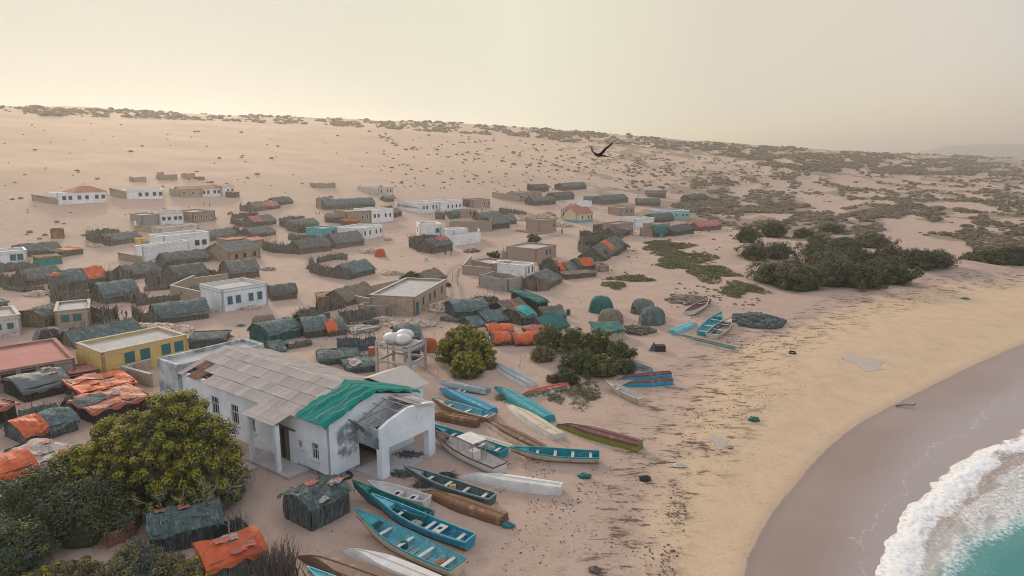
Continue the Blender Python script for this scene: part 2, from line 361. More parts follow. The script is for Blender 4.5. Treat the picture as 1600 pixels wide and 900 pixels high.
# ------------------------------------------------------------------ ground
LIT = [(-200, 4), (-6, 5), (20, 12.5), (42, 20), (64, 22), (97, 27), (128, 22), (400, 20), (5000, 20)]
ROAD = [(455, 600), (520, 558), (575, 540), (640, 520), (690, 496), (716, 470), (712, 450), (704, 435), (712, 420), (745, 405), (790, 392), (830, 378), (868, 368)]
def poly_dist(x, y, pts):
    best = np.full(x.shape, 1e9)
    for (ax, ay), (bx, by) in zip(pts[:-1], pts[1:]):
        ex, ey = bx - ax, by - ay; l2 = ex * ex + ey * ey
        t = np.clip(((x - ax) * ex + (y - ay) * ey) / l2, 0, 1)
        best = np.minimum(best, np.hypot(x - ax - t * ex, y - ay - t * ey))
    return best
def make_ground():
    X, Y, Z = GX, GY, GZ
    u, v, d = uvd(X, Y)
    nu, nv = X.shape
    me = bpy.data.meshes.new('ground')
    co = np.stack([X, Y, Z], -1).reshape(-1, 3).astype(np.float32)
    idx = np.arange(nu * nv).reshape(nu, nv)
    q = np.stack([idx[:-1, :-1], idx[1:, :-1], idx[1:, 1:], idx[:-1, 1:]], -1).reshape(-1, 4)[:, ::-1]
    me.vertices.add(len(co)); me.vertices.foreach_set('co', co.ravel())
    me.loops.add(q.size); me.loops.foreach_set('vertex_index', q.ravel().astype(np.int32))
    me.polygons.add(len(q)); me.polygons.foreach_set('loop_start', np.arange(0, q.size, 4, dtype=np.int32))
    me.polygons.foreach_set('use_smooth', np.ones(len(q), bool))
    me.update(calc_edges=True)
    def attr(nm, a):
        at_ = me.attributes.new(nm, 'FLOAT', 'POINT'); at_.data.foreach_set('value', a.astype(np.float32).ravel())
    attr('shore', np.clip(d, -60, 400)); attr('litter', np.clip(d - np.interp(u, [p[0] for p in LIT], [p[1] for p in LIT]), -60, 60))
    rp = [tuple(at(p)[:2]) for p in ROAD]
    attr('road', np.clip(poly_dist(X, Y, rp), 0, 50))
    attr('height', Z)
    dm = sstep(95, 190, u + 0.25 * (np.minimum(v, 100) - 60) - 1.0 * np.maximum(v - 100, 0)) * sstep(14, 40, d)
    veg = dm * sstep(0.1, 0.5, 0.75 - np.abs(fbm((v - .45 * u) / 22.0, (u + .45 * v) / 60.0, 21, 2)) * 1.5 + 0.6 * fbm(u / 12.0, v / 12.0, 55, 3) - .2)
    crest = sstep(300, 700, u) * sstep(-15, 40, v - 470) * sstep(-.25, .35, fbm(X / 60, Y / 60, 71, 3) + sstep(200, 900, u) * .4)
    crest = np.maximum(crest, sstep(-60, 10, v - 455) * sstep(520, 820, u) * .9)
    crest = np.maximum(crest, np.exp(-((v - 487) / 16.0) ** 2) * (.55 + .8 * fbm(X / 25, Y / 25, 72, 3)))
    attr('veg', np.clip(veg * 1.25 + crest, 0, 1))
    return me
def ground_material():
    m = bpy.data.materials.new('sand'); m.use_nodes = True; n = m.node_tree; N = n.nodes; L = n.links
    b = N['Principled BSDF']; b.inputs['Specular IOR Level'].default_value = 0.2
    tc = N.new('ShaderNodeTexCoord')
    def noise(sc, det=6, rough=.6, stretch=None):
        o = N.new('ShaderNodeTexNoise'); o.inputs['Scale'].default_value = sc; o.inputs['Detail'].default_value = det; o.inputs['Roughness'].default_value = rough
        if stretch:
            mp = N.new('ShaderNodeMapping'); mp.inputs['Rotation'].default_value = (0, 0, math.radians(stretch[0])); mp.inputs['Scale'].default_value = stretch[1]
            L.new(tc.outputs['Object'], mp.inputs[0]); L.new(mp.outputs[0], o.inputs['Vector'])
        else: L.new(tc.outputs['Object'], o.inputs['Vector'])
        return o.outputs['Fac']
    def attr(nm):
        a = N.new('ShaderNodeAttribute'); a.attribute_name = nm; return a.outputs['Fac']
    def math_(op, a, b_=None, c=None):
        o = N.new('ShaderNodeMath'); o.operation = op
        for k, x in enumerate((a, b_, c)):
            if x is None: continue
            if isinstance(x, (int, float)): o.inputs[k].default_value = x
            else: L.new(x, o.inputs[k])
        return o.outputs[0]
    def mapr(x, a0, a1, b0=0.0, b1=1.0):
        o = N.new('ShaderNodeMapRange'); o.interpolation_type = 'SMOOTHSTEP'
        o.inputs['From Min'].default_value = a0; o.inputs['From Max'].default_value = a1; o.inputs['To Min'].default_value = b0; o.inputs['To Max'].default_value = b1
        L.new(x, o.inputs[0]); return o.outputs[0]
    def mix(f, a, c, mode='MIX'):
        o = N.new('ShaderNodeMixRGB'); o.blend_type = mode
        for k, x in enumerate((f, a, c)):
            if isinstance(x, tuple): o.inputs[k].default_value = (*x, 1)
            elif isinstance(x, (int, float)): o.inputs[k].default_value = x
            else: L.new(x, o.inputs[k])
        return o.outputs[0]
    n1 = noise(.35, 8, .65); n2 = noise(.06, 5); n3 = noise(3.2, 6, .7); n4 = noise(14, 3, .7)
    col = mix(mapr(n2, .35, .65), (.425, .310, .247), (.395, .290, .236))                      # village sand
    col = mix(mapr(n1, .40, .72), col, (.375, .265, .205))
    col = mix(mapr(attr('height'), 3, 22), col, mix(mapr(n2, .3, .7), (.51, .362, .258), (.475, .336, .24)))     # hill sand
    beach = mix(mapr(n1, .35, .7), (.56, .405, .265), (.51, .365, .245))
    lit = math_('ADD', attr('litter'), math_('MULTIPLY', math_('SUBTRACT', n1, .5), 9.0))
    col = mix(mapr(lit, -3.0, 2.0, 1, 0), col, beach)
    # seaweed crumbs strewn along the tide lines
    sw = noise(1.1, 8, .78, (-44, (.45, 1.3, 1)))
    band = math_('MULTIPLY', mapr(attr('litter'), -9, -3), mapr(attr('litter'), 2.5, 7, 1, 0))
    swm = math_('MULTIPLY', mapr(math_('ADD', sw, math_('MULTIPLY', math_('SUBTRACT', n1, .5), .35)), .52, .60), math_('ADD', math_('MULTIPLY', band, .95), .10))
    swm = math_('MULTIPLY', swm, math_('MULTIPLY', mapr(attr('shore'), 2.5, 6), mapr(attr('litter'), 8, 35, 1, .25)))
    col = mix(swm, col, (.125, .082, .055))
    col = mix(math_('MULTIPLY', mapr(n4, .57, .68), .6), col, (.22, .155, .115))              # pebbles and specks
    col = mix(math_('MULTIPLY', mapr(n3, .54, .68), .50), col, (.27, .19, .145))
    rd = math_('ADD', attr('road'), math_('MULTIPLY', math_('SUBTRACT', n3, .5), .8))
    rut = math_('MULTIPLY', mapr(math_('ABSOLUTE', math_('SUBTRACT', rd, 0.9)), .18, .6, 1, 0), .65)
    col = mix(math_('MULTIPLY', mapr(rd, .8, 3.2, 1, 0), .55), col, (.31, .24, .205))
    col = mix(rut, col, (.235, .17, .14))
    vg = mapr(math_('ADD', attr('veg'), math_('MULTIPLY', math_('SUBTRACT', noise(.22, 6, .7), .5), 1.6)), .45, .80)
    vg = math_('MULTIPLY', vg, math_('GREATER_THAN', attr('veg'), .03))
    col = mix(math_('MULTIPLY', vg, .60), col, mix(n1, (.155, .115, .07), (.10, .085, .055)))
    col = mix(math_('MULTIPLY', mapr(math_('ADD', attr('shore'), math_('MULTIPLY', math_('SUBTRACT', n1, .5), 2.0)), 0.0, 1.3, 1, 0), .30), col, (.36, .265, .19))
    # wet sand
    wl = math_('ADD', attr('shore'), math_('MULTIPLY', math_('SUBTRACT', n1, .5), .55))
    wet = mapr(wl, -.10, .06, 1, 0)
    wcol = mix(mapr(noise(.07, 5, .6, (-44, (.5, 1.2, 1))), .30, .70), (.262, .185, .152), (.300, .222, .190))
    wcol = mix(mapr(attr('shore'), -.9, -.1, 0, .5), wcol, (.235, .172, .148))
    wcol = mix(mapr(math_('ADD', attr('shore'), math_('MULTIPLY', n2, 3.0)), -5.5, -1.0, 1, 0), wcol, (.335, .27, .255))
    sl_ = math_('ABSOLUTE', math_('ADD', math_('ADD', attr('shore'), 6.1), math_('MULTIPLY', math_('SUBTRACT', noise(.16, 5, .6), .5), 7.0)))
    wcol = mix(math_('MULTIPLY', mapr(sl_, .02, .12, 1, 0), mapr(n3, .42, .60, 0, .6)), wcol, (.56, .50, .46))
    col = mix(wet, col, wcol)
    L.new(col, b.inputs['Base Color'])
    L.new(mapr(wet, 0, 1, .95, .30), b.inputs['Roughness'])
    bp = N.new('ShaderNodeBump'); bp.inputs['Distance'].default_value = 0.25
    L.new(math_('MULTIPLY', math_('SUBTRACT', 1.0, wet), .55), bp.inputs['Strength'])
    L.new(math_('ADD', math_('MULTIPLY', n1, .8), math_('ADD', math_('MULTIPLY', n3, .35), math_('MULTIPLY', n4, .12))), bp.inputs['Height'])
    L.new(bp.outputs[0], b.inputs['Normal'])
    return m
g = link('ground', make_ground()); g.data.materials.append(ground_material()); struct(g)

def make_sea():
    uu = np.concatenate([-np.geomspace(9000, 8, 50), np.linspace(-7.5, 62, 480), np.geomspace(63, 9500, 70)])
    dd = np.concatenate([np.linspace(-4.0, -26, 190), -np.geomspace(26.3, 9000, 60)])
    U, D = np.meshgrid(uu, dd, indexing='ij')
    Vv = vwet(U) + D
    X = C0[0] + TV[0] * U + NV[0] * Vv; Y = C0[1] + TV[1] * U + NV[1] * Vv
    lob = 1.1 * fbm(U / 6.0, U * 0 + 3.1, 61, 3) + .5 * fbm(U / 1.6, D / 4.0, 62, 2)
    fr = np.interp(U, [-20, 7, 14, 22, 32, 41, 60, 100], [-5.9, -6.3, -6.9, -8.2, -8.5, -9.7, -11.5, -14]) + lob
    bk = np.interp(U, [-20, 10, 14.4, 18.6, 22, 40, 100], [-9, -11.0, -11.9, -13.2, -14.2, -17, -22]) + .8 * fbm(U / 5.0, U * 0 + 7.7, 63, 3)
    inn = fr - D                                   # >0 : seaward of the front of the foam
    ridge = np.exp(-((inn - 1.2) / 1.0) ** 2) * .20 + np.exp(-((inn - 3.6) / .9) ** 2) * .10
    lump = (np.abs(fbm(U / .9, D / .7, 64, 4)) * .15 + .06 * fbm(U / .35, D / .35, 65, 2)) * np.clip(inn, 0, 1)
    foam = sstep(-.05, .25, inn) * (1 - sstep(-.4, .9, bk - D))
    gap = sstep(.05, .55, fbm(U / 3.2, D / 1.0, 66, 3) + .75 * np.exp(-((inn - 2.7) / .6) ** 2) - .15)
    cov = foam * (1 - .62 * gap) * (.50 + .42 * np.exp(-((inn - 1.2) / 1.2) ** 2))
    Z = np.where(inn > -.02, -1.2 + (ridge + lump) * foam + .02 * fbm(X / 2.0, Y / 2.0, 67), -1.2 - .45 * np.clip(-inn, 0, 1.5))
    swell = sstep(12, 40, -D)
    Z = Z + swell * .25 * fbm(D / 9.0, U / 40.0, 68, 2)
    edge = sstep(-.02, .05, inn)
    lace = np.where((inn < 0), 0, cov)
    nu, nv = X.shape
    me = bpy.data.meshes.new('sea')
    co = np.stack([X, Y, Z], -1).reshape(-1, 3).astype(np.float32)
    idx = np.arange(nu * nv).reshape(nu, nv)
    q = np.stack([idx[:-1, :-1], idx[1:, :-1], idx[1:, 1:], idx[:-1, 1:]], -1).reshape(-1, 4)
    me.vertices.add(len(co)); me.vertices.foreach_set('co', co.ravel())
    me.loops.add(q.size); me.loops.foreach_set('vertex_index', q.ravel().astype(np.int32))
    me.polygons.add(len(q)); me.polygons.foreach_set('loop_start', np.arange(0, q.size, 4, dtype=np.int32))
    me.polygons.foreach_set('use_smooth', np.ones(len(q), bool)); me.update(calc_edges=True)
    for nm, a in (('foam', lace), ('offshore', np.clip(bk - D, -6, 300))):
        t = me.attributes.new(nm, 'FLOAT', 'POINT'); t.data.foreach_set('value', a.astype(np.float32).ravel())
    m = bpy.data.materials.new('sea_water'); m.use_nodes = True; n = m.node_tree; N = n.nodes; L = n.links
    b = N['Principled BSDF']; b.inputs['Specular IOR Level'].default_value = .35
    a1 = N.new('ShaderNodeAttribute'); a1.attribute_name = 'foam'; a2 = N.new('ShaderNodeAttribute'); a2.attribute_name = 'offshore'
    tc = N.new('ShaderNodeTexCoord')
    no = N.new('ShaderNodeTexNoise'); no.inputs['Scale'].default_value = 3.6; no.inputs['Detail'].default_value = 9; no.inputs['Roughness'].default_value = .72
    L.new(tc.outputs['Object'], no.inputs['Vector'])
    ad = N.new('ShaderNodeMath'); ad.operation = 'MULTIPLY_ADD'; L.new(no.outputs['Fac'], ad.inputs[0]); ad.inputs[1].default_value = 2.2; ad.inputs[2].default_value = -1.1
    sm = N.new('ShaderNodeMath'); sm.operation = 'ADD'; L.new(ad.outputs[0], sm.inputs[0]); L.new(a1.outputs['Fac'], sm.inputs[1])
    mr = N.new('ShaderNodeMapRange'); mr.inputs['From Min'].default_value = .26; mr.inputs['From Max'].default_value = .85; L.new(sm.outputs[0], mr.inputs[0])
    rp = N.new('ShaderNodeValToRGB'); rp.color_ramp.elements[0].position = 0; rp.color_ramp.elements[0].color = (.33, .26, .225, 1)
    rp.color_ramp.elements[1].position = 1; rp.color_ramp.elements[1].color = (.035, .21, .20, 1)
    e = rp.color_ramp.elements.new(.45); e.color = (.42, .40, .365, 1)
    e = rp.color_ramp.elements.new(.60); e.color = (.10, .27, .25, 1)
    mo = N.new('ShaderNodeMapRange'); mo.inputs['From Min'].default_value = -3.5; mo.inputs['From Max'].default_value = 1.8; L.new(a2.outputs['Fac'], mo.inputs[0]); L.new(mo.outputs[0], rp.inputs[0])
    mx = N.new('ShaderNodeMixRGB'); L.new(mr.outputs[0], mx.inputs[0]); L.new(rp.outputs[0], mx.inputs[1]); mx.inputs[2].default_value = (.80, .78, .75, 1)
    L.new(mx.outputs[0], b.inputs['Base Color'])
    ro = N.new('ShaderNodeMapRange'); ro.inputs['To Min'].default_value = .18; ro.inputs['To Max'].default_value = .9; L.new(mr.outputs[0], ro.inputs[0]); L.new(ro.outputs[0], b.inputs['Roughness'])
    bp = N.new('ShaderNodeBump'); bp.inputs['Strength'].default_value = .5; bp.inputs['Distance'].default_value = .15; L.new(no.outputs['Fac'], bp.inputs['Height']); L.new(bp.outputs[0], b.inputs['Normal'])
    me.materials.append(m)
    return me
struct(link('sea', make_sea()))

# a far headland across the bay
hb = MB()
def hl(a, b):
    x = -1.0 + 2.0 * a
    top = 95 * (np.interp(a, [0, .12, .22, .4, .6, 1], [.0, .35, .85, 1.0, .8, .7])) + 8 * float(fbm(np.array([a * 14]), np.array([.3]), 81)[0])
    return (2600 + a * 1900, 4650 - 300 * a + 500 * (b if b < .5 else b), (-3 + top * math.sin(math.pi * min(b, .999) ** .8)))
hb.grid(hl, 40, 10)
o = hb.build('headland', mat('far_headland_rock', (.22, .18, .16), (.18, .15, .13), .01), smooth=True); struct(o)
# ------------------------------------------------------------------ builders: masonry houses
def frame2(C, R):
    """facade frame from two base pixels: origin, heading, length; local x runs along the facade, local y away from the viewer"""
    c, r = at(C), at(R)
    e = Vector((r.x - c.x, r.y - c.y)); L = e.length; rot = math.atan2(e.y, e.x)
    z = min(c.z, r.z)
    return Vector((c.x, c.y, z)), rot, L
_winmesh = {}
def window(parent, x, z, w, h, pane, face='front', y=0.0, frame='frame', bars=0, sill=False):
    key = (round(w, 2), round(h, 2), pane, frame, bars, sill)
    if key not in _winmesh:
        f = MB(); t = min(.10, .16 * w + .02); p = .05
        f.box(-w / 2 - t, -p, -t, -w / 2, .02, h + t); f.box(w / 2, -p, -t, w / 2 + t, .02, h + t)
        f.box(-w / 2, -p, h, w / 2, .02, h + t); f.box(-w / 2, -p, -t, w / 2, .02, 0)
        for k in range(bars):
            xx = -w / 2 + w * (k + 1) / (bars + 1); f.box(xx - .025, -p + .01, 0, xx + .025, .0, h)
        if bars: f.box(-w / 2, -p + .012, h * .55, w / 2, .0, h * .55 + .05)
        if sill: f.box(-w / 2 - .2, -.18, -.2, w / 2 + .2, .02, -t - .003)
        g_ = MB(); g_.box(-w / 2, -.018, 0, w / 2, .02, h)
        if pane == 'shutter':
            g_.box(-.012, -.03, .02, .012, -.016, h - .02)
            for k in range(1, 5): g_.box(-w / 2 + .03, -.026, h * k / 5 - .012, w / 2 - .03, -.016, h * k / 5 + .012)
        _winmesh[key] = (f.mesh('window', frame), g_.mesh('pane', pane))
    fm, gm = _winmesh[key]
    loc, rz = {'front': ((x, y, z), 0), 'left': ((y, x, z), -math.pi / 2), 'right': ((y, x, z), math.pi / 2)}[face]
    o = link('window', fm, parent, loc, (0, 0, rz)); link('pane', gm, o)
    return o
def door(parent, x, w, h, m_, face='front', y=0.0):
    b = MB(); b.box(-w / 2, -.03, .02, w / 2, .02, h); b.box(-w / 2 - .06, -.05, 0, -w / 2, .02, h + .06); b.box(w / 2, -.05, 0, w / 2 + .06, .02, h + .06); b.box(-w / 2, -.05, h, w / 2, .02, h + .06)
    loc, rz = {'front': ((x, y, 0), 0), 'left': ((y, x, 0), -math.pi / 2)}[face]
    return link('door', b.mesh('door', m_), parent, loc, (0, 0, rz))
def wall_strip(mb, p, q, h0, h1, t, mi=0, base=-.6, seg=.8, rough=.0, gaps=0):
    """a wall from p to q (local xy) with an uneven top, thickness t"""
    p, q = Vector(p), Vector(q); L = (q - p).length; n = max(1, int(L / seg)); d = (q - p) / max(L, 1e-6); nn = Vector((-d.y, d.x)) * t
    tops = [h0 + (h1 - h0) * k / n + RES.uniform(-rough, rough) for k in range(n + 1)]
    for k in range(n):
        a = p + d * (L * k / n); b = p + d * (L * (k + 1) / n)
        i = len(mb.v)
        P = [(*a, base), (*b, base), (*(b + nn), base), (*(a + nn), base), (*a, tops[k]), (*b, tops[k + 1]), (*(b + nn), tops[k + 1]), (*(a + nn), tops[k])]
        mb.v += [tuple(x) for x in P]
        qs = [(4, 5, 6, 7), (0, 1, 5, 4), (2, 3, 7, 6)]
        if k == 0: qs.append((3, 0, 4, 7))
        if k == n - 1: qs.append((1, 2, 6, 5))
        for f in qs: mb.f.append(tuple(i + z for z in f)); mb.m.append(mi)
def house(C, R, depth, hp, label, wall='white', nwin=0, pane='window', win=None, wfrac=None, wz=.38, roof='flat', roofm=None, rh=None, cornice=None,
          cat='house', name='house', leftwin=None, dr=None, floor=True, frame='frame', rough=None, group=None, dados=None, hip=None, sh=False):
    o0, rot, L = frame2(C, R)
    k = mpp(o0); h = hp * k
    T = thing(name, label, cat, o0, rot, group)
    D = depth; t = min(.3, D * .1)
    w = MB()
    ph = min(.35, h * .1) if roof == 'flat' else 0
    rg = (.02 if roof == 'flat' else (.22 if roof == 'open' else 0)) if rough is None else rough
    w0 = -1.2
    for a, b in (((0, 0), (L, 0)), ((L, 0), (L, D)), ((L, D), (0, D)), ((0, D), (0, 0))):
        wall_strip(w, a, b, h, h, t, 0, w0, 1.0, rg)
    if roof in ('gable', 'gableend'):
        rhm = rh * k if rh else .5 * D
        i = len(w.v)
        for x in (0.02, L - .02):
            j = len(w.v); w.v += [(x, 0, h), (x, D, h), (x, D / 2, h + rhm)]; w.f.append((j, j + 1, j + 2)); w.m.append(0)
    w.build('wall', wall, T)
    rm = roofm or 'concrete'
    if roof == 'flat':
        r = MB(); r.box(t - .02, t - .02, h - ph - .2, L - t + .02, D - t + .02, h - ph)
        r.build('roof', rm, T)
        c = MB(); pt = t + .06; cm = cornice or wall
        for (x0, y0, x1, y1) in ((-.06, -.06, L + .06, pt), (-.06, D - pt, L + .06, D + .06), (-.06, pt, pt, D - pt), (L - pt, pt, L + .06, D - pt)):
            c.box(x0, y0, h - .02, x1, y1, h + .06)
        c.box(-.05, -.05, h - ph - .18, L + .05, .012, h - ph - .08)
        c.box(-.05, .013, h - ph - .18, .012, D + .04, h - ph - .08)
        c.build('parapet', cm, T)
    elif roof == 'gable':
        r = MB(); ov = .25
        def sl(sg):
            def fn(a, b):
                x = -ov + a * (L + 2 * ov); y = D / 2 + sg * (D / 2 + ov) * b
                return (x, y, h + rhm - (rhm * (1 + 2 * ov / D)) * b + .05 + .05 * RES.uniform(-1, 1) * (rm in ('thatch', 'straw')))
            return fn
        r.grid(sl(-1), max(4, int(L)), 4); r.grid(sl(1), max(4, int(L)), 4)
        if rm in ('thatch', 'straw'): thatch_straw(r, lambda a, b: sl(-1)(a, b), L, D * .6, 6)
        r.build('roof', [rm, 'thatchlight'], T)
    elif roof == 'hip':
        x0, x1 = (hip or (0, 1)); xa, xb = x0 * L - .2, x1 * L + .2; rr = rh * k; ov = .2
        r = MB(); ry = min(D / 2, (xb - xa) * .35)
        A_, B_, C_, D_ = (xa, -ov, h), (xb, -ov, h), (xb, D + ov, h), (xa, D + ov, h); E_, F_ = (xa + ry, D / 2, h + rr), (xb - ry, D / 2, h + rr)
        r.quad(A_, B_, F_, E_); r.quad(C_, D_, E_, F_); r.tri(B_, C_, F_); r.tri(D_, A_, E_); r.quad(D_, C_, B_, A_)
        r.build('roof', rm, T)
        if x0 > .05:
            r = MB(); r.box(t, t, h - .3, xa, D - t, h - .1); r.build('flat_roof', 'concrete', T)
    elif roof == 'open' and floor:
        r = MB()
        for q in range(int(6 + L * D * .15)):
            x, y = RES.uniform(.5, max(.6, L - .5)), RES.uniform(.4, max(.5, D - .4)); s_ = RES.uniform(.1, .35)
            r.hexa([(x + dx * s_ * RES.uniform(.6, 1.3), y + dy * s_ * RES.uniform(.6, 1.3), z * s_ * RES.uniform(.7, 1.2) - .05) for z in (0, 1) for dx, dy in ((-1, -1), (1, -1), (1, 1), (-1, 1))])
        stuff(r.build('rubble', 'rubble', T))
    ww, wh = win or (.75, 1.0)
    fr = wfrac or [(q + .6) / (nwin + .2) for q in range(nwin)]
    for f_ in fr: window(T, f_ * L, h * wz, ww, wh, pane, 'front', 0, frame)
    for f_ in (leftwin or []): window(T, f_ * D, h * wz, ww, wh, pane, 'left', 0, frame)
    if dr:
        face = dr[2] if len(dr) > 2 else 'front'
        door(T, dr[0] * (L if face == 'front' else D), .9, min(1.95, h * .7), dr[1], face)
    if dados:
        b = MB(); b.box(-.04, -.04, -.3, L + .04, 0, dados[1]); b.box(-.04, 0, -.3, 0, D, dados[1]); b.build('painted_base', dados[0], T)
    return T
def courtyard(pts, hp, label, wall='mud', t=.28, rough=.12, closed=False, name='courtyard_wall', cat='wall', h=None):
    P = [at(p) for p in pts]; o0 = P[0].copy(); o0.z = min(p.z for p in P)
    T = thing(name, label, cat, o0)
    hh = h or hp * mpp(P[0])
    w = MB(); Q = P + ([P[0]] if closed else [])
    for a, b in zip(Q[:-1], Q[1:]):
        za, zb = a.z - o0.z, b.z - o0.z
        wall_strip(w, (a.x - o0.x, a.y - o0.y), (b.x - o0.x, b.y - o0.y), hh + za, hh + zb, t, 0, -.8, 1.0, rough)
    w.build('wall', wall, T)
    c = MB()
    for a, b in zip(Q[:-1], Q[1:]):
        za, zb = a.z - o0.z, b.z - o0.z
        wall_strip(c, (a.x - o0.x, a.y - o0.y), (b.x - o0.x, b.y - o0.y), hh + za + .05, hh + zb + .05, t + .06, 0, hh + min(za, zb) - .02, 2.0, .01)
    if rough < .1: c.build('coping', 'parapet', T)
    return T

# ------------------------------------------------------------------ builders: thatch and brushwood
def thatch_straw(mb, fn, L, W, dens, ln=.45, mi=0):
    for q in range(int(L * W * dens)):
        a, b = RES.random(), RES.random()
        p = Vector(fn(a, b)); p2 = Vector(fn(a, min(1, b + .08)))
        d = (p2 - p)
        if d.length < 1e-5: continue
        d = d.normalized() * ln * RES.uniform(.5, 1.3) + Vector((RES.uniform(-.18, .18), RES.uniform(-.18, .18), RES.uniform(-.02, .16)))
        mb.straw(p + Vector((0, 0, .03)), d, .022 + .02 * RES.random(), 1 if RES.random() < .3 else mi)
def hut(C, R, depth, hw, hr, label, style='barrel', roof='thatch', wall='brush', tarps=(), doorx=None, name='thatched_hut', cat='hut', doorm='window', dens=None, sticks=True, junk=0, group=None, leftdoor=False):
    o0, rot, L = frame2(C, R); k = mpp(o0); h = hw * k; rh = hr * k; D = depth
    if wall == 'brush' and RES.random() < .42: wall = 'straw'
    T = thing(name, label, cat, o0, rot, group)
    near = k < .075
    dens = dens if dens is not None else (26 if near else 8)
    ov = .25
    sag = [RES.uniform(-.10, .10) for _ in range(9)]
    def prof(t):                       # height of the roof across the hut, 0 front eave .. 1 back eave
        if style == 'gable': return rh * (1 - abs(2 * t - 1))
        if style == 'barrel': return rh * max(0, math.sin(math.pi * min(max(t, 0.0), 1.0))) ** .75
        if style == 'shed': return rh * t
        if style == 'flat': return rh * (.15 + .35 * t)
        return rh
    def rf(a, t, lift=0.0):
        x = -ov + a * (L + 2 * ov); y = -ov + t * (D + 2 * ov)
        s_ = sag[int(a * 7.99)] * (1 - (a * 7.99 % 1)) + sag[int(a * 7.99) + 1] * (a * 7.99 % 1)
        nn = .33 * math.sin(x * 1.7 + o0.x) * math.cos(y * 1.3 + o0.y) + .22 * math.sin(x * 3.1 + y * 2.3 + o0.x)
        droop = .12 * abs(2 * t - 1) ** 3
        return Vector((x, y, h + prof(t) + s_ * .8 + nn * .26 - droop + lift))
    nx = max(6, min(26, int(L / .35))); ny = 10
    w = MB()
    def wallside(p, q, topf):
        p, q = Vector(p), Vector(q); Ls = (q - p).length; n = max(3, int(Ls / .30)); d = (q - p) / Ls; nn = Vector((d.y, -d.x))
        i = len(w.v)
        for a in range(n + 1):
            for b in range(4):
                xy = p + d * (Ls * a / n) + nn * RES.uniform(-.05, .09) + nn * (.06 * (1 - b / 3))
                tp = topf(a / n); w.v.append((xy.x, xy.y, -.6 + (tp + .6) * b / 3))
        for a in range(n):
            for b in range(3):
                q_ = i + a * 4 + b; w.f.append((q_, q_ + 4, q_ + 5, q_ + 1)); w.m.append(0)
        for a in range(int(Ls * ((46 if k < .05 else 16) if near else 5))):      # upright sticks of the wall
            f_ = RES.random(); xy = p + d * (Ls * f_) + nn * .09; tp = topf(f_)
            z0 = RES.uniform(-.1, .5) * tp
            w.straw((xy.x, xy.y, z0), (RES.uniform(-.12, .12) + nn.x * .05, RES.uniform(-.12, .12) + nn.y * .05, RES.uniform(.4, .8) * tp), .022 if near else .05, 2 if RES.random() < .07 else (1 if RES.random() < .35 else 0))
    e = -.03
    wallside((0, 0), (L, 0), lambda f_: h + prof(.04) + e)
    wallside((L, 0), (L, D), lambda f_: h + prof(f_) + e)
    wallside((L, D), (0, D), lambda f_: h + prof(.96) + e)
    wallside((0, D), (0, 0), lambda f_: h + prof(1 - f_) + e)
    w.build('wall', [wall, 'thatchlight' if wall in ('brush', 'brushteal', 'straw') else wall, 'stick' if wall in ('brush', 'brushteal', 'straw') else 'wood'], T)
    r = MB()
    r.grid(lambda a, b: rf(a, b), nx, ny)
    if roof in ('thatch', 'thatchteal', 'straw', 'brushteal', 'brush'):
        thatch_straw(r, lambda a, b: rf(a, .5 - b * .5), L, D * .6, dens)
        thatch_straw(r, lambda a, b: rf(a, .5 + b * .5), L, D * .4, dens * .6)
        for t in (0.0, 1.0):
            for q in range(int(L * (11 if near else 5))):                       # fringe at the eaves
                a = RES.random(); p = rf(a, t)
                r.straw(p + Vector((0, 0, .06)), (RES.uniform(-.1, .1), (-.12 if t == 0 else .12), -RES.uniform(.2, .55)), .05)
        for q in range(int(D * (8 if near else 4))):
            for a in (0, 1):
                t = RES.random(); p = rf(a, t); r.straw(p + Vector((0, 0, .05)), ((-.12 if a == 0 else .12), RES.uniform(-.1, .1), -RES.uniform(.15, .45)), .05)
        for q in range(int(L * 3)):
            a = RES.random(); p = rf(a, .5); r.straw(p - Vector((0, 0, .05)), (RES.uniform(-.3, .3), RES.uniform(-.2, .2), RES.uniform(.08, .28)), .035)
    else:
        for t in (0.0, 1.0):
            r.grid(lambda a, b: rf(a, t) + Vector((0, (-.03 if t == 0 else .03) * b, -.28 * b * (1 + .5 * math.sin(a * 19)))), nx, 1)
        for a0 in (0.0, 1.0):
            r.grid(lambda a, b: rf(a0, a) + Vector((-.03 * b if a0 == 0 else .03 * b, 0, -.25 * b * (1 + .4 * math.sin(a * 13)))), ny, 1)
    r.build('roof', [roof, 'thatchlight'], T)
    for (x0, x1, t0, t1, tm) in tarps:
        c = MB(); wob = RES.uniform(0, 6)
        def tf(a, b):
            aa = x0 + (x1 - x0) * (a + .035 * math.sin(b * 9 + wob)); tt = t0 + (t1 - t0) * (b + .05 * math.sin(a * 8 + wob))
            p = rf(min(max(aa, 0), 1), min(max(tt, 0), 1), .10 + .03 * math.sin(a * 17 + b * 9) + .02 * RES.uniform(-1, 1))
            if tt < 0: p += Vector((0, -.04, tt * 3.0))
            return p
        c.grid(tf, max(4, int((x1 - x0) * L / .3)), 9)
        c.build('tarp', tm, T)
    if sticks and near:
        for q in range(3):
            s = MB(); a = RES.uniform(.05, .95); p = rf(a, RES.uniform(.15, .4), .08); p2 = p + Vector((RES.uniform(-1.0, 1.0), RES.uniform(.2, .9), RES.uniform(-.02, .05)))
            p2.z = rf(min(max((p2.x + ov) / (L + 2 * ov), 0), 1), min(max((p2.y + ov) / (D + 2 * ov), 0), 1), .10).z
            s.path([p, (p + p2) / 2 + Vector((0, 0, .04)), p2], .03, .02, 4); s.build('roof_pole', 'stick', T)
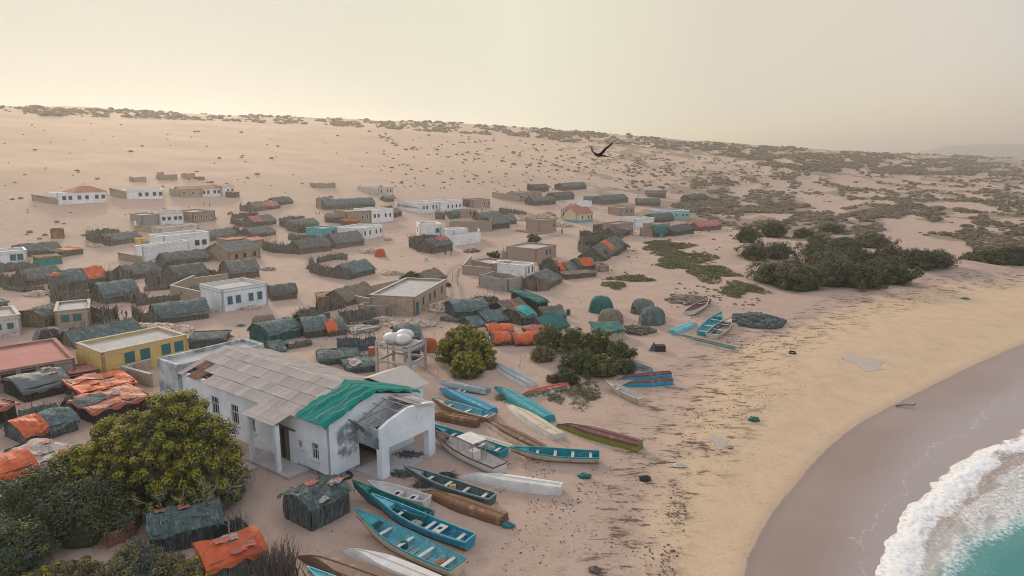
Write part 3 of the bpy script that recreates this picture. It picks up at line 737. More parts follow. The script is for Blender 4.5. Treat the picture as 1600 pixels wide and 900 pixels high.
    if doorx is not None:
        b = MB(); dw, dh = .85, min(1.6, h * .9); b.box(doorx * L - dw / 2, -.16, -.1, doorx * L + dw / 2, .0, dh)
        b.build('door', doorm, T)
    for q in range(junk):
        b = MB(); a, t = RES.uniform(.1, .9), RES.uniform(.05, .7); p = rf(a, t, .06)
        b.grid(lambda u_, v_: p + Vector(((u_ - .5) * .9, (v_ - .5) * .6, .05 * math.sin(u_ * 7 + v_ * 5 + q) + .04)), 4, 3)
        b.build('rag', ['patchgrey', 'patch', 'redtarp'][q % 3], T)
    return T
def fence(pts, hp, label, m_='brush', thick=.35, name='brushwood_fence', cat='fence', dens=1.0, lean=.3, stickm='stick', posts=True):
    P = [at(p) for p in pts]; o0 = P[0].copy(); k = mpp(o0); h = hp * k * 1.3; near = k < .075
    T = thing(name, label, cat, o0)
    b = MB(); pb = []
    for A_, B_ in zip(P[:-1], P[1:]):
        L = (B_ - A_).length; n = max(2, int(L / .45)); d = (B_ - A_) / L; nn = Vector((d.y, -d.x, 0))
        if nn.y > 0: nn = -nn
        i = len(b.v)
        for a in range(n + 1):
            c = A_ + d * (L * a / n) - o0; hh = h * RES.uniform(.66, .92)
            for off, z in ((thick * .6, -.5), (thick * .55, hh * .5), (thick * .1, hh), (-thick * .5, hh * .4), (-thick * .6, -.5)):
                b.v.append(tuple(c + nn * (off + RES.uniform(-.1, .1)) + Vector((0, 0, z + RES.uniform(-.06, .06)))))
        for a in range(n):
            for q in range(4):
                s_ = i + a * 5 + q; b.f.append((s_, s_ + 5, s_ + 6, s_ + 1)); b.m.append(0)
        for q in range(int(L * (26 if near else 13) * dens)):
            f_ = RES.random(); c = A_ + d * (L * f_) - o0; z0 = RES.uniform(.0, .6) * h
            c = c + nn * RES.uniform(-thick * .6, thick * .7)
            ln = RES.uniform(.35, .85) * h
            b.straw(c + Vector((0, 0, z0)), (RES.gauss(0, lean) * ln, RES.gauss(0, lean) * ln, ln), .035 if near else .075, 1 if RES.random() < .06 else (2 if RES.random() < .30 else 0))
        if posts:
            for q in range(max(1, int(L / 3.5))):
                c = A_ + d * (L * RES.random()) - o0 + nn * (thick * .7); pb.append(c)
    b.build('brush', [m_, stickm, 'thatchlight' if m_ != 'straw' else 'stick'], T)
    for c in pb[:8]:
        s = MB(); s.path([c + Vector((0, 0, -.3)), c + Vector((RES.uniform(-.1, .1), RES.uniform(-.1, .1), h * .6)), c + Vector((RES.uniform(-.25, .25), RES.uniform(-.25, .25), h * RES.uniform(1.05, 1.5)))], .05, .03, 4)
        s.build('post', stickm, T)
    return T
def dome(c, wp, hp, label, m_='thatch', band=None, cat='hut', name='dome_hut', sq=1.0, ropes=True, doorside=None):
    o0 = at(c); k = mpp(o0); rx = wp * k / 2; h = hp * k * 1.0; ry = rx * .95 * sq
    o0.y += ry * .9; o0.z = hz(o0.x, o0.y)
    T = thing(name, label, cat, o0, RES.uniform(-.3, .3))
    b = MB(); ph = RES.uniform(0, 9)
    def fn(a, t):
        an = 2 * math.pi * a; e = t * math.pi / 2
        r = math.cos(e) ** .55; z = math.sin(e) ** .9
        nn = 1 + .055 * math.sin(5 * an + ph) * (1 - t) + .04 * math.sin(9 * an + 3 * t + ph) + RES.uniform(-.02, .02) * (0 if a in (0., 1.) else 1)
        if a == 1.0: an = 0
        return (rx * r * nn * math.cos(an), ry * r * nn * math.sin(an), -.4 * (t == 0) + h * z)
    b.grid(fn, 22, 8)
    if 'tarp' not in m_ and m_ != 'orange':
        for q in range(int(rx * h * 45)):
            a, t = RES.random(), RES.random() * .85; p = Vector(fn(a, t)); b.straw(p * 1.02, (RES.uniform(-.12, .12), RES.uniform(-.12, .12), -RES.uniform(.1, .45)), .045, 1 if RES.random() < .3 else 0)
    b.build('cover', [m_, 'thatchlight'], T, smooth='tarp' in m_)
    if ropes:
        r = MB()
        for q in range(3):
            a = .58 + .14 * q
            r.path([Vector(fn(a + .02 * math.sin(t), t / 6)) * 1.03 for t in range(7)], .035, n=4)
        r.build('rope', 'stick', T)
    if band:
        g_ = MB(); g_.grid(lambda a, t: Vector(fn(band[0] + (band[1] - band[0]) * a, band[2] + (band[3] - band[2]) * t)) * 1.045, 9, 6); g_.build('tarp', band[4], T)
    if doorside is not None:
        d = MB(); p = Vector(fn(doorside, .0)); q = Vector((p.x, p.y, 0)).normalized(); s_ = Vector((-q.y, q.x, 0)); p = q * (p.xy.length * 1.02)
        d.hexa([p - s_ * .4 - q * .2, p + s_ * .4 - q * .2, p + s_ * .4, p - s_ * .4] + [x + Vector((0, 0, h * .5)) - q * .05 for x in (p - s_ * .4 - q * .2, p + s_ * .4 - q * .2, p + s_ * .4, p - s_ * .4)]); d.build('door', 'window', T)
    return T
def heap(c, wp, dm, hp, label, m_='rubble', n=120, size=.28, name='rubble_heap', cat='rubble', long=1.0):
    o0 = at(c); k = mpp(o0); w = wp * k / 2; h = hp * k
    T = thing(name, label, cat, o0, RES.uniform(-.1, .1))
    b = MB()
    for q in range(n):
        r = math.sqrt(RES.random()); a = RES.uniform(0, 2 * math.pi); x, y = w * r * math.cos(a), dm / 2 * r * math.sin(a)
        z = h * max(0, 1 - r ** 1.3) * RES.uniform(.4, 1.0) + hz(o0.x + x, o0.y + y) - o0.z
        s_ = size * 1.15 * RES.uniform(.5, 1.3); rot = Matrix.Rotation(RES.uniform(0, 6.3), 3, 'Z') @ Matrix.Rotation(RES.gauss(0, .35), 3, 'X')
        b.hexa([rot @ Vector((dx * s_ * long * RES.uniform(.7, 1.1), dy * s_ * RES.uniform(.6, 1) / long ** .5, dz * s_ * .6 * RES.uniform(.7, 1) / long ** .5)) + Vector((x, y, z + s_ * .3)) for dz in (-1, 1) for dx, dy in ((-1, -1), (1, -1), (1, 1), (-1, 1))])
    b.v.append((0, 0, 0)); b.v.pop()
    stuff(b.build('stones' if m_ == 'rubble' else 'pieces', m_, T))
    return T
# ------------------------------------------------------------------ builders: boats
PAINT = {}
def paint(name, c, wear=(.36, .33, .29), t=.585, rough=.6):
    if name not in PAINT: PAINT[name] = mat(name, c, tuple(x * .78 for x in c), 1.3, c3=wear, c3t=t, c3scale=1.4, rough=rough, bump=.12, bscale=6)
    return PAINT[name]
TEAL = paint('worn_teal_paint', (.026, .26, .30), (.12, .32, .34)); BLUE = paint('worn_blue_paint', (.022, .235, .37), (.14, .31, .38))
LBLUE = paint('faded_turquoise_paint', (.13, .42, .48), (.34, .48, .49)); WHITE = paint('worn_white_paint', (.62, .59, .55), (.38, .33, .28), .66)
CREAM = paint('cream_paint', (.55, .46, .35), (.35, .26, .18)); BROWN = paint('brown_bottom_paint', (.155, .085, .055), (.25, .16, .11), .60)
RUST = paint('orange_brown_bottom_paint', (.24, .12, .06), (.36, .24, .15), .60); RED = paint('faded_red_paint', (.36, .075, .055), (.42, .22, .18))
OLIVE = paint('olive_green_paint', (.17, .20, .025), (.24, .24, .10)); MAROON = paint('maroon_bottom_paint', (.15, .06, .055), (.24, .14, .12), .6)
GREYB = paint('grey_blue_paint', (.25, .30, .33), (.40, .38, .34), .58); GREENB = paint('sea_green_paint', (.02, .17, .15), (.07, .24, .21)); DKGREEN = paint('dark_grey_green_paint', (.075, .125, .125), (.16, .19, .18), .58)
TAN = paint('tan_bottom_paint', (.29, .20, .13), (.16, .10, .07), .6)
def hull_fn(L, B, D, rise, bluff=2.2, tr=.82):
    def half(t):
        if t < .42: return B / 2 * (tr + (1 - tr) * math.sin(math.pi / 2 * t / .42))
        return B / 2 * max(.012, 1 - ((t - .42) / .58) ** bluff)
    def sheer(t): return D * (1 + rise * max(0, (t - .3) / .7) ** 2.0 + .06 * max(0, (.2 - t) / .2))
    def keel(t): return D * (.02 + (.62 + rise * .6) * max(0, (t - .74) / .26) ** 2.2)
    return half, sheer, keel
def boat(bow, stern, wr, label, outc, inc, botc=None, flip=False, depth=.62, rise=.75, thw=4, thc=None, railc=None, bluff=2.2, ribs=True, roll=0.0, tr=.82, deck=True, extra=None, group=None, lift=0.0, name='fishing_boat', cat='boat', bench=True):
    pb, ps = at(bow), at(stern)
    d = Vector((pb.x - ps.x, pb.y - ps.y)); L = d.length; rot = math.atan2(d.y, d.x)
    B = L * wr * .91; D = depth; botc = botc or outc; railc = railc or outc
    T = thing(name, label, cat, (ps.x, ps.y, min(ps.z, hz((pb.x + ps.x) / 2, (pb.y + ps.y) / 2)) - .04 + lift), rot, group)
    if flip: rise = min(rise, .10)
    half, sheer, keel = hull_fn(L, B, D, rise, bluff, tr)
    n = 22
    pivot = D * (1.0 if flip else 0)
    def tf(p):
        p = Vector(p)
        if flip: p = Vector((p.x, -p.y, D * 1.02 - p.z))
        if roll: p = Matrix.Rotation(roll, 3, 'X') @ p + Vector((0, 0, abs(math.sin(roll)) * B * .30))
        return p
    def sec(t, inset=0.0, floor=0.0):
        hb = max(.008, half(t) - inset); zk, zs = keel(t) + floor, sheer(t)
        cb = hb * (.76 if t < .6 else .76 * (1 - (t - .6) / .4) + .05)
        x = t * L
        if inset: x = min(max(x, .06), L - .10)
        return [(x, hb, zs), (x, hb * .93 + cb * .07, zk + (zs - zk) * .72), (x, hb * .5 + cb * .5, zk + (zs - zk) * .30), (x, cb, zk + .015), (x, 0, zk - (.05 if not inset else 0)),
                (x, -cb, zk + .015), (x, -(hb * .5 + cb * .5), zk + (zs - zk) * .30), (x, -(hb * .93 + cb * .07), zk + (zs - zk) * .72), (x, -hb, zs)]
    def rake(p, t):                     # the stem leans forward
        return (p[0] + max(0, t - .86) / .14 * .05 * L * (p[2] / (D * (1 + rise))), p[1], p[2])
    hmb = MB()
    for a in range(n + 1):
        t = a / n
        for p in sec(t): hmb.v.append(tuple(tf(rake(p, t))))
    for a in range(n):
        for b in range(8):
            i = a * 9 + b; hmb.f.append((i, i + 9, i + 10, i + 1)); hmb.m.append(1 if b in (2, 3, 4, 5) else 0)
    hmb.f.append(tuple(range(9))); hmb.m.append(0)
    hmb.build('hull', [outc, botc], T)
    rail = MB()
    for sgn in (0, 8):
        pts = [rake(sec(a / n)[sgn], a / n) for a in range(n + 1)]
        for p, q in zip(pts[:-1], pts[1:]):
            w_ = .035; s_ = 1 if sgn == 0 else -1
            P = []
            for z in (-.07, .03):
                for (pp, yy) in ((p, -w_), (q, -w_), (q, w_), (p, w_)):
                    P.append(tf((pp[0], pp[1] + yy * s_, pp[2] + z)))
            rail.hexa(P)
    p = sec(0); rail.hexa([tf((x, y, p[0][2] + z)) for z in (-.06, .032) for (x, y) in ((-.03, -half(0)), (.04, -half(0)), (.04, half(0)), (-.03, half(0)))])
    rail.build('gunwale', railc, T)
    if flip:
        k = MB()
        pts = [tf((t * L * 1.0, 0, keel(t) - .06)) for t in np.linspace(.02, .97, 14)]
        k.path(pts, .045, .03, 4); k.build('keel', botc, T)
        for y_ in (-.22, .22):
            k = MB(); k.path([tf((t * L, y_ * half(t) * 2, keel(t) + .012)) for t in np.linspace(.05, .72, 8)], .028, .022, 4); k.build('bilge_strake', botc, T)
    else:
        inner = MB()
        for a in range(n + 1):
            t = a / n
            for p in sec(t, .045, .07): inner.v.append(tuple(tf(rake(p, t))))
        for a in range(n):
            for b in range(8):
                i = a * 9 + b; inner.f.append((i + 1, i + 10, i + 9, i)); inner.m.append(0)
        inner.f.append(tuple(reversed(range(9)))); inner.m.append(0)
        inner.build('inner_planking', inc, T)
        if ribs:
            for t in np.linspace(.08, .82, 9):
                r = MB(); s_ = [rake(p, t) for p in sec(t, .05, .075)]
                pts = [tf(p) for p in s_]
                r.path(pts, .032, n=4); r.build('rib', thc or inc, T)
        if bench:
            for q in range(thw):
                t = .10 + .62 * q / max(1, thw - 1)
                z = keel(t) + (sheer(t) - keel(t)) * .66; hb = half(t) * .90
                b = MB(); b.hexa([tf((t * L + dx, y, z + dz)) for dz in (0, .05) for dx, y in ((-.12, -hb), (.12, -hb), (.12, hb), (-.12, hb))])
                b.build('thwart', thc or WHITE, T)
        if deck:
            b = MB(); t0, t1 = .82, .975
            i = 0
            for q in range(6):
                t = t0 + (t1 - t0) * q / 5; hb = max(.01, half(t) - .05); z = sheer(t) - .07
                b.v += [tuple(tf(rake((t * L, hb, z), t))), tuple(tf(rake((t * L, -hb, z), t)))]
            for q in range(5): b.f.append((2 * q, 2 * q + 1, 2 * q + 3, 2 * q + 2)); b.m.append(0)
            z0 = sheer(t0) - .07; b.quad(tf((t0 * L, -half(t0) + .05, z0)), tf((t0 * L, half(t0) - .05, z0)), tf((t0 * L, half(t0) * .7, z0 - .3)), tf((t0 * L, -half(t0) * .7, z0 - .3)))
            b.build('bow_deck', inc if outc is None else (railc if railc is not WHITE else inc), T)
    if extra: extra(T, L, B, D, sheer, half)
    return T

# ------------------------------------------------------------------ builders: plants
def leaf_clump(mb, c, r, n, size, mi=0, up=.35, rnd=RES, tip=None):
    for q in range(n):
        z = rnd.uniform(-.55, 1); a = rnd.uniform(0, 6.283); s_ = math.sqrt(max(0, 1 - z * z)); d = Vector((s_ * math.cos(a), s_ * math.sin(a), z))
        p = Vector(c) + d * r * rnd.uniform(.55, 1.05)
        nrm = (d + Vector((rnd.uniform(-.45, .45), rnd.uniform(-.45, .45), rnd.uniform(-.35, .45) + up))).normalized()
        t1 = nrm.orthogonal().normalized(); t1 = Matrix.Rotation(rnd.uniform(0, 6.28), 3, nrm) @ t1; t2 = nrm.cross(t1)
        l, w = size * rnd.uniform(.7, 1.3), size * rnd.uniform(.35, .6)
        i = len(mb.v)
        mb.v += [tuple(p - t1 * l), tuple(p + t2 * w), tuple(p + t1 * l), tuple(p - t2 * w)]; mb.f.append((i, i + 1, i + 2, i + 3)); mb.m.append(tip if tip is not None and z > .15 and rnd.random() < .85 else mi)  # upper leaves take the tip material: sun on clump tops, painted in
def crown_mesh(rx, ry, rz, z0, nclump, cr, nl, size, mats_fn, flat=.6, rnd=RES, wob=.18, inner=.55):
    mb = MB(); ph = rnd.uniform(0, 9)
    for q in range(nclump):
        z = rnd.uniform(-.25, 1); a = rnd.uniform(0, 6.283); s_ = math.sqrt(max(0, 1 - z * z))
        lob = 1 + wob * math.sin(3 * a + ph) + wob * .7 * math.sin(5 * a + 2.2 * z + ph * 2) + wob * .5 * math.sin(7 * z + 2 * a)
        k = rnd.uniform(.80, 1.03) if rnd.random() > inner * .4 else rnd.uniform(.4, .8)
        c = Vector((rx * s_ * math.cos(a) * lob * k, ry * s_ * math.sin(a) * lob * k, z0 + rz * z * (lob * .5 + .5) * k))
        c.z = max(c.z, cr * .25)
        mq = mats_fn(z, k, rnd); leaf_clump(mb, c, cr * rnd.uniform(.65, 1.3), nl, size, 0 if mq == 1 else mq, rnd=rnd, tip=1 if mq == 1 else None)
    return mb
def bush(c, wp, hp, label, mats=('leafmid', 'leaf'), gold=0.0, name='bush', cat='bush', nclump=60, nl=34, size=None, sq=.8, group=None, back=True, cr=None, drop=.0, stems=5, wob=.18):
    o0 = at(c); k = mpp(o0); rx = wp * k / 2; h = hp * k; ry = rx * sq
    if back: o0.y += ry * .75
    o0.z = hz(o0.x, o0.y) - drop
    T = thing(name, label, cat, o0, 0, group)
    size = size or max(.10, 1.5 * k); cr = cr or max(.28, h * .20)
    def mf(z, kk, rnd): return 1 if (kk > .75 and z > -.02 and rnd.random() < gold) else (0 if rnd.random() < .62 else 2)  # outer upper clumps get tops coloured as if sunlit
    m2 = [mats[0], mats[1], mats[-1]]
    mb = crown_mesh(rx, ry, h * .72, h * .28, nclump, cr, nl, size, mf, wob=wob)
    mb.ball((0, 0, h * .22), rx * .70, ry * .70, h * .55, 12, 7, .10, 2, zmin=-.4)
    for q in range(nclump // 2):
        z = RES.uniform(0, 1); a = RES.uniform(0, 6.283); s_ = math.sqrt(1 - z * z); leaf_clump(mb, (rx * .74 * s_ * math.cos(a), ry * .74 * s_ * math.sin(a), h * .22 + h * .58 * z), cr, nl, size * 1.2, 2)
    mb.build('foliage', m2, T)
    s = MB()
    for q in range(stems):
        a = RES.uniform(0, 6.28); s.path([(0, 0, -.3), (rx * .3 * math.cos(a), ry * .3 * math.sin(a), h * .3), (rx * .7 * math.cos(a), ry * .7 * math.sin(a), h * .65)], .05 + .01 * h, .02, 4)
    s.build('stem', 'bark', T)
    return T
def twig_tree(mb, p, d, ln, r, lev, mi=0, spread=.7, rnd=RES):
    q = Vector(p) + Vector(d) * ln
    mid = (Vector(p) + q) / 2 + Vector((rnd.uniform(-1, 1), rnd.uniform(-1, 1), rnd.uniform(-1, 1))) * ln * .08
    mb.path([p, mid, q], r, r * .6, 4, mi)
    if lev == 0: return
    for k in range(rnd.choice((2, 3))):
        nd = (Vector(d) + Vector((rnd.uniform(-1, 1), rnd.uniform(-1, 1), rnd.uniform(-.5, .9))) * spread).normalized()
        twig_tree(mb, Vector(p).lerp(q, rnd.uniform(.55, 1)), nd, ln * rnd.uniform(.55, .8), r * .55, lev - 1, mi, spread, rnd)

# ------------------------------------------------------------------ builders: figures
def skin_mesh(name, verts, edges, radii, sub=1):
    me = bpy.data.meshes.new('tmp'); me.from_pydata(verts, edges, []); me.update()
    o = bpy.data.objects.new('tmp', me); COL.objects.link(o)
    md = o.modifiers.new('s', 'SKIN'); md.use_smooth_shade = True
    for i, r in enumerate(radii):
        sv = me.skin_vertices[0].data[i]; sv.radius = (r, r) if not isinstance(r, tuple) else r; sv.use_root = (i == 0)
    ms = o.modifiers.new('u', 'SUBSURF'); ms.levels = sub; ms.render_levels = sub
    dg = bpy.context.evaluated_depsgraph_get()
    out_ = bpy.data.meshes.new_from_object(o.evaluated_get(dg)); out_.name = name
    bpy.data.objects.remove(o); bpy.data.meshes.remove(me)
    out_.materials.clear()
    return out_
def person_mesh(stride=.16, armx=.0):
    v = [(0, 0, .95), (0, .01, 1.18), (0, .0, 1.42), (0, .0, 1.53), (0, -.015, 1.62), (0, -.02, 1.73)]
    r = [.15, .13, .155, .055, .095, .075]
    e = [(0, 1), (1, 2), (2, 3), (3, 4), (4, 5)]
    def chain(start, pts, rr):
        pv = start
        for p, q in zip(pts, rr): v.append(p); r.append(q); e.append((pv, len(v) - 1)); pv = len(v) - 1
    for s_ in (-1, 1):
        chain(2, [(s_ * .19, 0, 1.40), (s_ * .25, .03 * s_ * 1, 1.15), (s_ * .27, -.10 + armx * s_, .92), (s_ * .27, -.13 + armx * s_, .82)], [.06, .045, .035, .03])
        chain(0, [(s_ * .10, 0, .88), (s_ * .11, -stride * s_ * .5 - .03, .50), (s_ * .11, -stride * s_ + .02, .09), (s_ * .12, -stride * s_ - .12, .03)], [.10, .065, .042, .038])
    return skin_mesh('person', v, e, r, 1)
PM = [person_mesh(.18, .05), person_mesh(.04, .0)]
def person(c, hp, label, top, low, rot=0, v=0, wrap=None):
    o0 = at(c); k = mpp(o0); h = max(1.1, hp * k); s = h / 1.76
    me = PM[v].copy(); me.materials.append(M['skin']); me.materials.append(top); me.materials.append(low); me.materials.append(M['rubber'])
    for p in me.polygons:
        z, x = p.center.z, abs(p.center.x)
        p.material_index = 2 if (z < .98 and z > .22 and x < .24) else (1 if .93 < z < 1.50 else (3 if z > 1.66 and p.center.y > -.06 else 0))
    o = link('person', me, None, (o0.x, o0.y, o0.z - .01), (0, 0, rot)); o.scale = (s, s, s)
    if wrap:
        b = MB()
        def fn(a, t):
            an = 6.2832 * a; z = .30 + 1.18 * t; rr = .30 - .10 * t + .02 * math.sin(an * 5)
            return (rr * math.cos(an), rr * .8 * math.sin(an), z)
        b.grid(fn, 12, 5); b.build('robe', wrap, o)
    return tag(o, label, 'person')
# ------------------------------------------------------------------ the big white hall
hc = at((518, 752)); HA = Vector((-.80, .60)); HB = Vector((.60, .80))
hall = thing('fish_hall', 'long weathered white hall with grey sheet roof and half ruined portico', 'hall', (hc.x, hc.y, 0), math.atan2(HA.y, HA.x))
# local x runs along the long front wall towards the far left, local -y points to the back (right-handed), so back = -y
def hp_(a, b, z): return (a, -b, z)
HL, HW, EZ, RZ = 21.0, 8.7, 4.45, 5.75
def zroof(b): return EZ + (RZ - EZ) * (1 - abs(b - HW / 2) / (HW / 2))
def hbox(mb, a0, b0, z0, a1, b1, z1, mi=0): mb.box(min(a0, a1), -max(b0, b1), z0, max(a0, a1), -min(b0, b1), z1, mi)
w = MB()
# front wall (with real openings)
OPEN = [(15.0, 16.2, 1.5, 3.2), (12.0, 13.1, 1.35, 3.15), (9.6, 10.35, 1.3, 3.15), (5.0, 6.3, .05, 2.85), (3.35, 3.85, 1.65, 2.3), (1.35, 2.2, 1.2, 2.55)]
def wall_with_holes(mb, a0, a1, top, holes, put, base=-.8):
    cuts = sorted({a0, a1, *[h[0] for h in holes], *[h[1] for h in holes]})
    for x0, x1 in zip(cuts[:-1], cuts[1:]):
        h = [q for q in holes if q[0] <= x0 and q[1] >= x1]
        if h:
            if h[0][2] > base + .1: put(mb, x0, x1, base, h[0][2])
            put(mb, x0, x1, h[0][3], top)
        else: put(mb, x0, x1, base, top)
wall_with_holes(w, .0, HL, EZ - .06, OPEN, lambda m, x0, x1, z0, z1: hbox(m, x0, 0, z0, x1, .28, z1))
hbox(w, 0, HW - .28, -.8, HL, HW, EZ - .06)
hbox(w, HL - .28, .28, -.8, HL, HW - .28, EZ - .06)
w.build('wall', 'hallwhite', hall)
# gable end with the mould stain and dark entrance
def gable_material():
    m = M['hallwhite'].copy(); m.name = 'mould_stained_gable_plaster'; N = m.node_tree.nodes; L = m.node_tree.links; b = N['Principled BSDF']
    old = b.inputs['Base Color'].links[0].from_socket
    tc = N.new('ShaderNodeTexCoord'); sp_ = N.new('ShaderNodeSeparateXYZ'); L.new(tc.outputs['Object'], sp_.inputs[0])
    no = N.new('ShaderNodeTexNoise'); no.inputs['Scale'].default_value = 1.1; no.inputs['Detail'].default_value = 7; no.inputs['Roughness'].default_value = .65; L.new(tc.outputs['Object'], no.inputs['Vector'])
    def sm(x, a, c):
        o = N.new('ShaderNodeMapRange'); o.interpolation_type = 'SMOOTHSTEP'; o.inputs['From Min'].default_value = a; o.inputs['From Max'].default_value = c; L.new(x, o.inputs[0]); return o.outputs[0]
    def mu(op, a, c):
        o = N.new('ShaderNodeMath'); o.operation = op
        for k, x in enumerate((a, c)):
            if isinstance(x, float): o.inputs[k].default_value = x
            else: L.new(x, o.inputs[k])
        return o.outputs[0]
    reg = mu('MULTIPLY', mu('MULTIPLY', sm(sp_.outputs['Y'], -3.4, -2.4), sm(sp_.outputs['Y'], -.05, -.9)), mu('MULTIPLY', sm(sp_.outputs['Z'], .7, 2.0), sm(sp_.outputs['Z'], 4.6, 3.6)))
    msk = mu('MULTIPLY', sm(mu('ADD', mu('MULTIPLY', reg, .36), no.outputs['Fac']), .70, .92), .8)
    mx = N.new('ShaderNodeMixRGB'); L.new(msk, mx.inputs[0]); L.new(old, mx.inputs[1]); mx.inputs[2].default_value = (.085, .115, .12, 1); L.new(mx.outputs[0], b.inputs['Base Color'])
    return m
M['gable'] = gable_material()
ge = MB()
def gput(m, b0, b1, z0, z1): hbox(m, -.012, b0, z0, .28, b1, z1, 0)
wall_with_holes(ge, .0, HW, EZ - .06, [(2.75, 4.9, -.2, 2.75)], gput)
i = len(ge.v)
for a in (0, .28): ge.v += [hp_(a, 0.1, EZ - .065), hp_(a, HW - .1, EZ - .065), hp_(a, HW / 2, RZ - .12)]
ge.f += [(i, i + 1, i + 2), (i + 5, i + 4, i + 3), (i, i + 2, i + 5, i + 3), (i + 1, i + 4, i + 5, i + 2)]; ge.m += [0] * 4
ge.build('gable_wall', 'gable', hall)
rm_ = MB(); hbox(rm_, .3, 2.6, -.1, 3.2, 5.2, -.05); hbox(rm_, 3.2, 2.6, -.1, 3.3, 5.2, 2.8); hbox(rm_, .3, 2.5, -.1, 3.3, 2.58, 2.8); hbox(rm_, .3, 5.22, -.1, 3.3, 5.3, 2.8); hbox(rm_, .3, 2.5, 2.82, 3.3, 5.3, 2.9)
rm_.build('entrance_passage', 'darkwall', hall)
bp_ = MB(); hbox(bp_, -.05, -.06, -.5, 4.0, 0, .35); hbox(bp_, -.06, .01, -.5, -.014, 2.7, .32)
bp_.build('plinth', 'stained', hall)
# windows and the door in those openings
for (a0, a1, z0, z1) in OPEN:
    dr_ = z0 < .2
    f = MB(); t = .07
    for (x0, x1, y0, y1) in ((a0, a0 + t, z0, z1), (a1 - t, a1, z0, z1)): hbox(f, x0, .05, y0, x1, .16, y1)
    hbox(f, a0 + t, .05, z1 - t, a1 - t, .16, z1)
    if not dr_:
        hbox(f, a0 + t, .05, z0, a1 - t, .16, z0 + t); hbox(f, a0 + t, .07, z0 + (z1 - z0) * .6, a1 - t, .14, z0 + (z1 - z0) * .6 + .05)
        n_ = 2 if a1 - a0 > .7 else 1
        for q in range(n_): xx = a0 + (a1 - a0) * (q + 1) / (n_ + 1); hbox(f, xx - .025, .08, z0 + t, xx + .025, .13, z1 - t)
        hbox(f, a0 - .12, -.12, z0 - .12, a1 + .12, .0, z0 - .01)
    wo = f.build('door_frame' if dr_ else 'window', 'wood' if dr_ else 'frame', hall)
    g_ = MB(); hbox(g_, a0 + .02, .17, z0 + .02, a1 - .02, .22, z1 - .02); g_.build('pane' if not dr_ else 'opening', 'window', wo)
    if dr_:
        b = MB(); hbox(b, a0 + .1, .12, z0, a0 + .75, .165, z1 - .1); b.build('door_leaf', 'wood', hall)
        for q in range(4):
            b = MB(); hbox(b, a0 + .12 + .15 * q, .105, z0 + .02, a0 + .25 + .15 * q, .118, z1 - .12); b.build('plank', 'wood', hall)
        b = MB(); b.hexa([hp_(a, bb, z) for z in (z1 + .05, z1 + .16) for a, bb in ((a0 - .9, -.12), (a1 + .5, -.25), (a1 + .5, .02), (a0 - .9, .02))]); b.build('lintel', 'wood', hall)
# roof sheets, one by one
SW, RUNS = .84, 4
slen = math.hypot(HW / 2 + .45, RZ - EZ + .13)
cell = slen / RUNS
sm = MB(); nrib = 8
for k in range(nrib * 2):
    x0, x1 = SW * .992 * k / (nrib * 2), SW * .992 * (k + 1) / (nrib * 2)
    z0, z1 = (.0 if k % 2 == 0 else .035), (.035 if k % 2 == 0 else .0)
    i = len(sm.v); sm.v += [(x0, 0, z0), (x1, 0, z1), (x1, -cell * .99, z1), (x0, -cell * .99, z0)]; sm.f.append((i, i + 1, i + 2, i + 3)); sm.m.append(0)
x_ = SW * .992
sm.quad((0, 0, -.02), (x_, 0, -.02), (x_, 0, .0), (0, 0, .0)); sm.quad((0, -cell * .99, -.02), (0, 0, -.02), (0, 0, 0), (0, -cell * .99, 0))
sme = {k: sm.mesh('roof_sheet', k) for k in ('sheet', 'sheetpale', 'rust')}
pit = math.atan2(RZ - EZ, HW / 2)
ncol = int(HL / SW)
for side in (0, 1):
    for row in range(RUNS):
        for c_ in range(ncol):
            a = c_ * SW + (HL - ncol * SW) / 2
            if side == 0 and row == 3 and c_ in (20, 23): continue
            mk = 'rust' if (side == 0 and (row, c_) in ((3, 21), (3, 22), (2, 22), (2, 23))) else ('sheetpale' if RES.random() < .12 else 'sheet')
            s0 = row * cell
            b = HW / 2 - s0 * math.cos(pit) if side == 0 else HW / 2 + s0 * math.cos(pit)
            z = RZ - s0 * math.sin(pit) + .05 + .02 * (RUNS - row) + RES.uniform(-.015, .015)
            o = link('roof_sheet', sme[mk], hall)
            if side == 0: o.location = (a, -b, z); o.rotation_euler = (pit + RES.uniform(-.010, .010), 0, math.pi); o.location = (a + SW, -b, z)
            else: o.location = (a, -b, z); o.rotation_euler = (pit + RES.uniform(-.010, .010), 0, 0)
rc = MB()
for q in range(14): 
    a0, a1 = HL * q / 14, HL * (q + 1) / 14
    rc.hexa([hp_(a, b, z) for z0 in (0, 1) for (a, b, z) in ((a0, HW / 2 - .22, RZ + .06 + .05 * z0), (a1, HW / 2 - .22, RZ + .06 + .05 * z0), (a1, HW / 2 + .22, RZ + .06 + .05 * z0), (a0, HW / 2 + .22, RZ + .06 + .05 * z0))])
rc.build('ridge_cap', 'sheet', hall)
bt = MB()   # purlins showing through the missing sheets
for k in range(4): hbox(bt, .1, HW / 2 * k / 4 + .4, zroof(HW / 2 * k / 4 + .4) - .12, HL - .1, HW / 2 * k / 4 + .5, zroof(HW / 2 * k / 4 + .4) - .03)
bt.build('purlin', 'wood', hall)
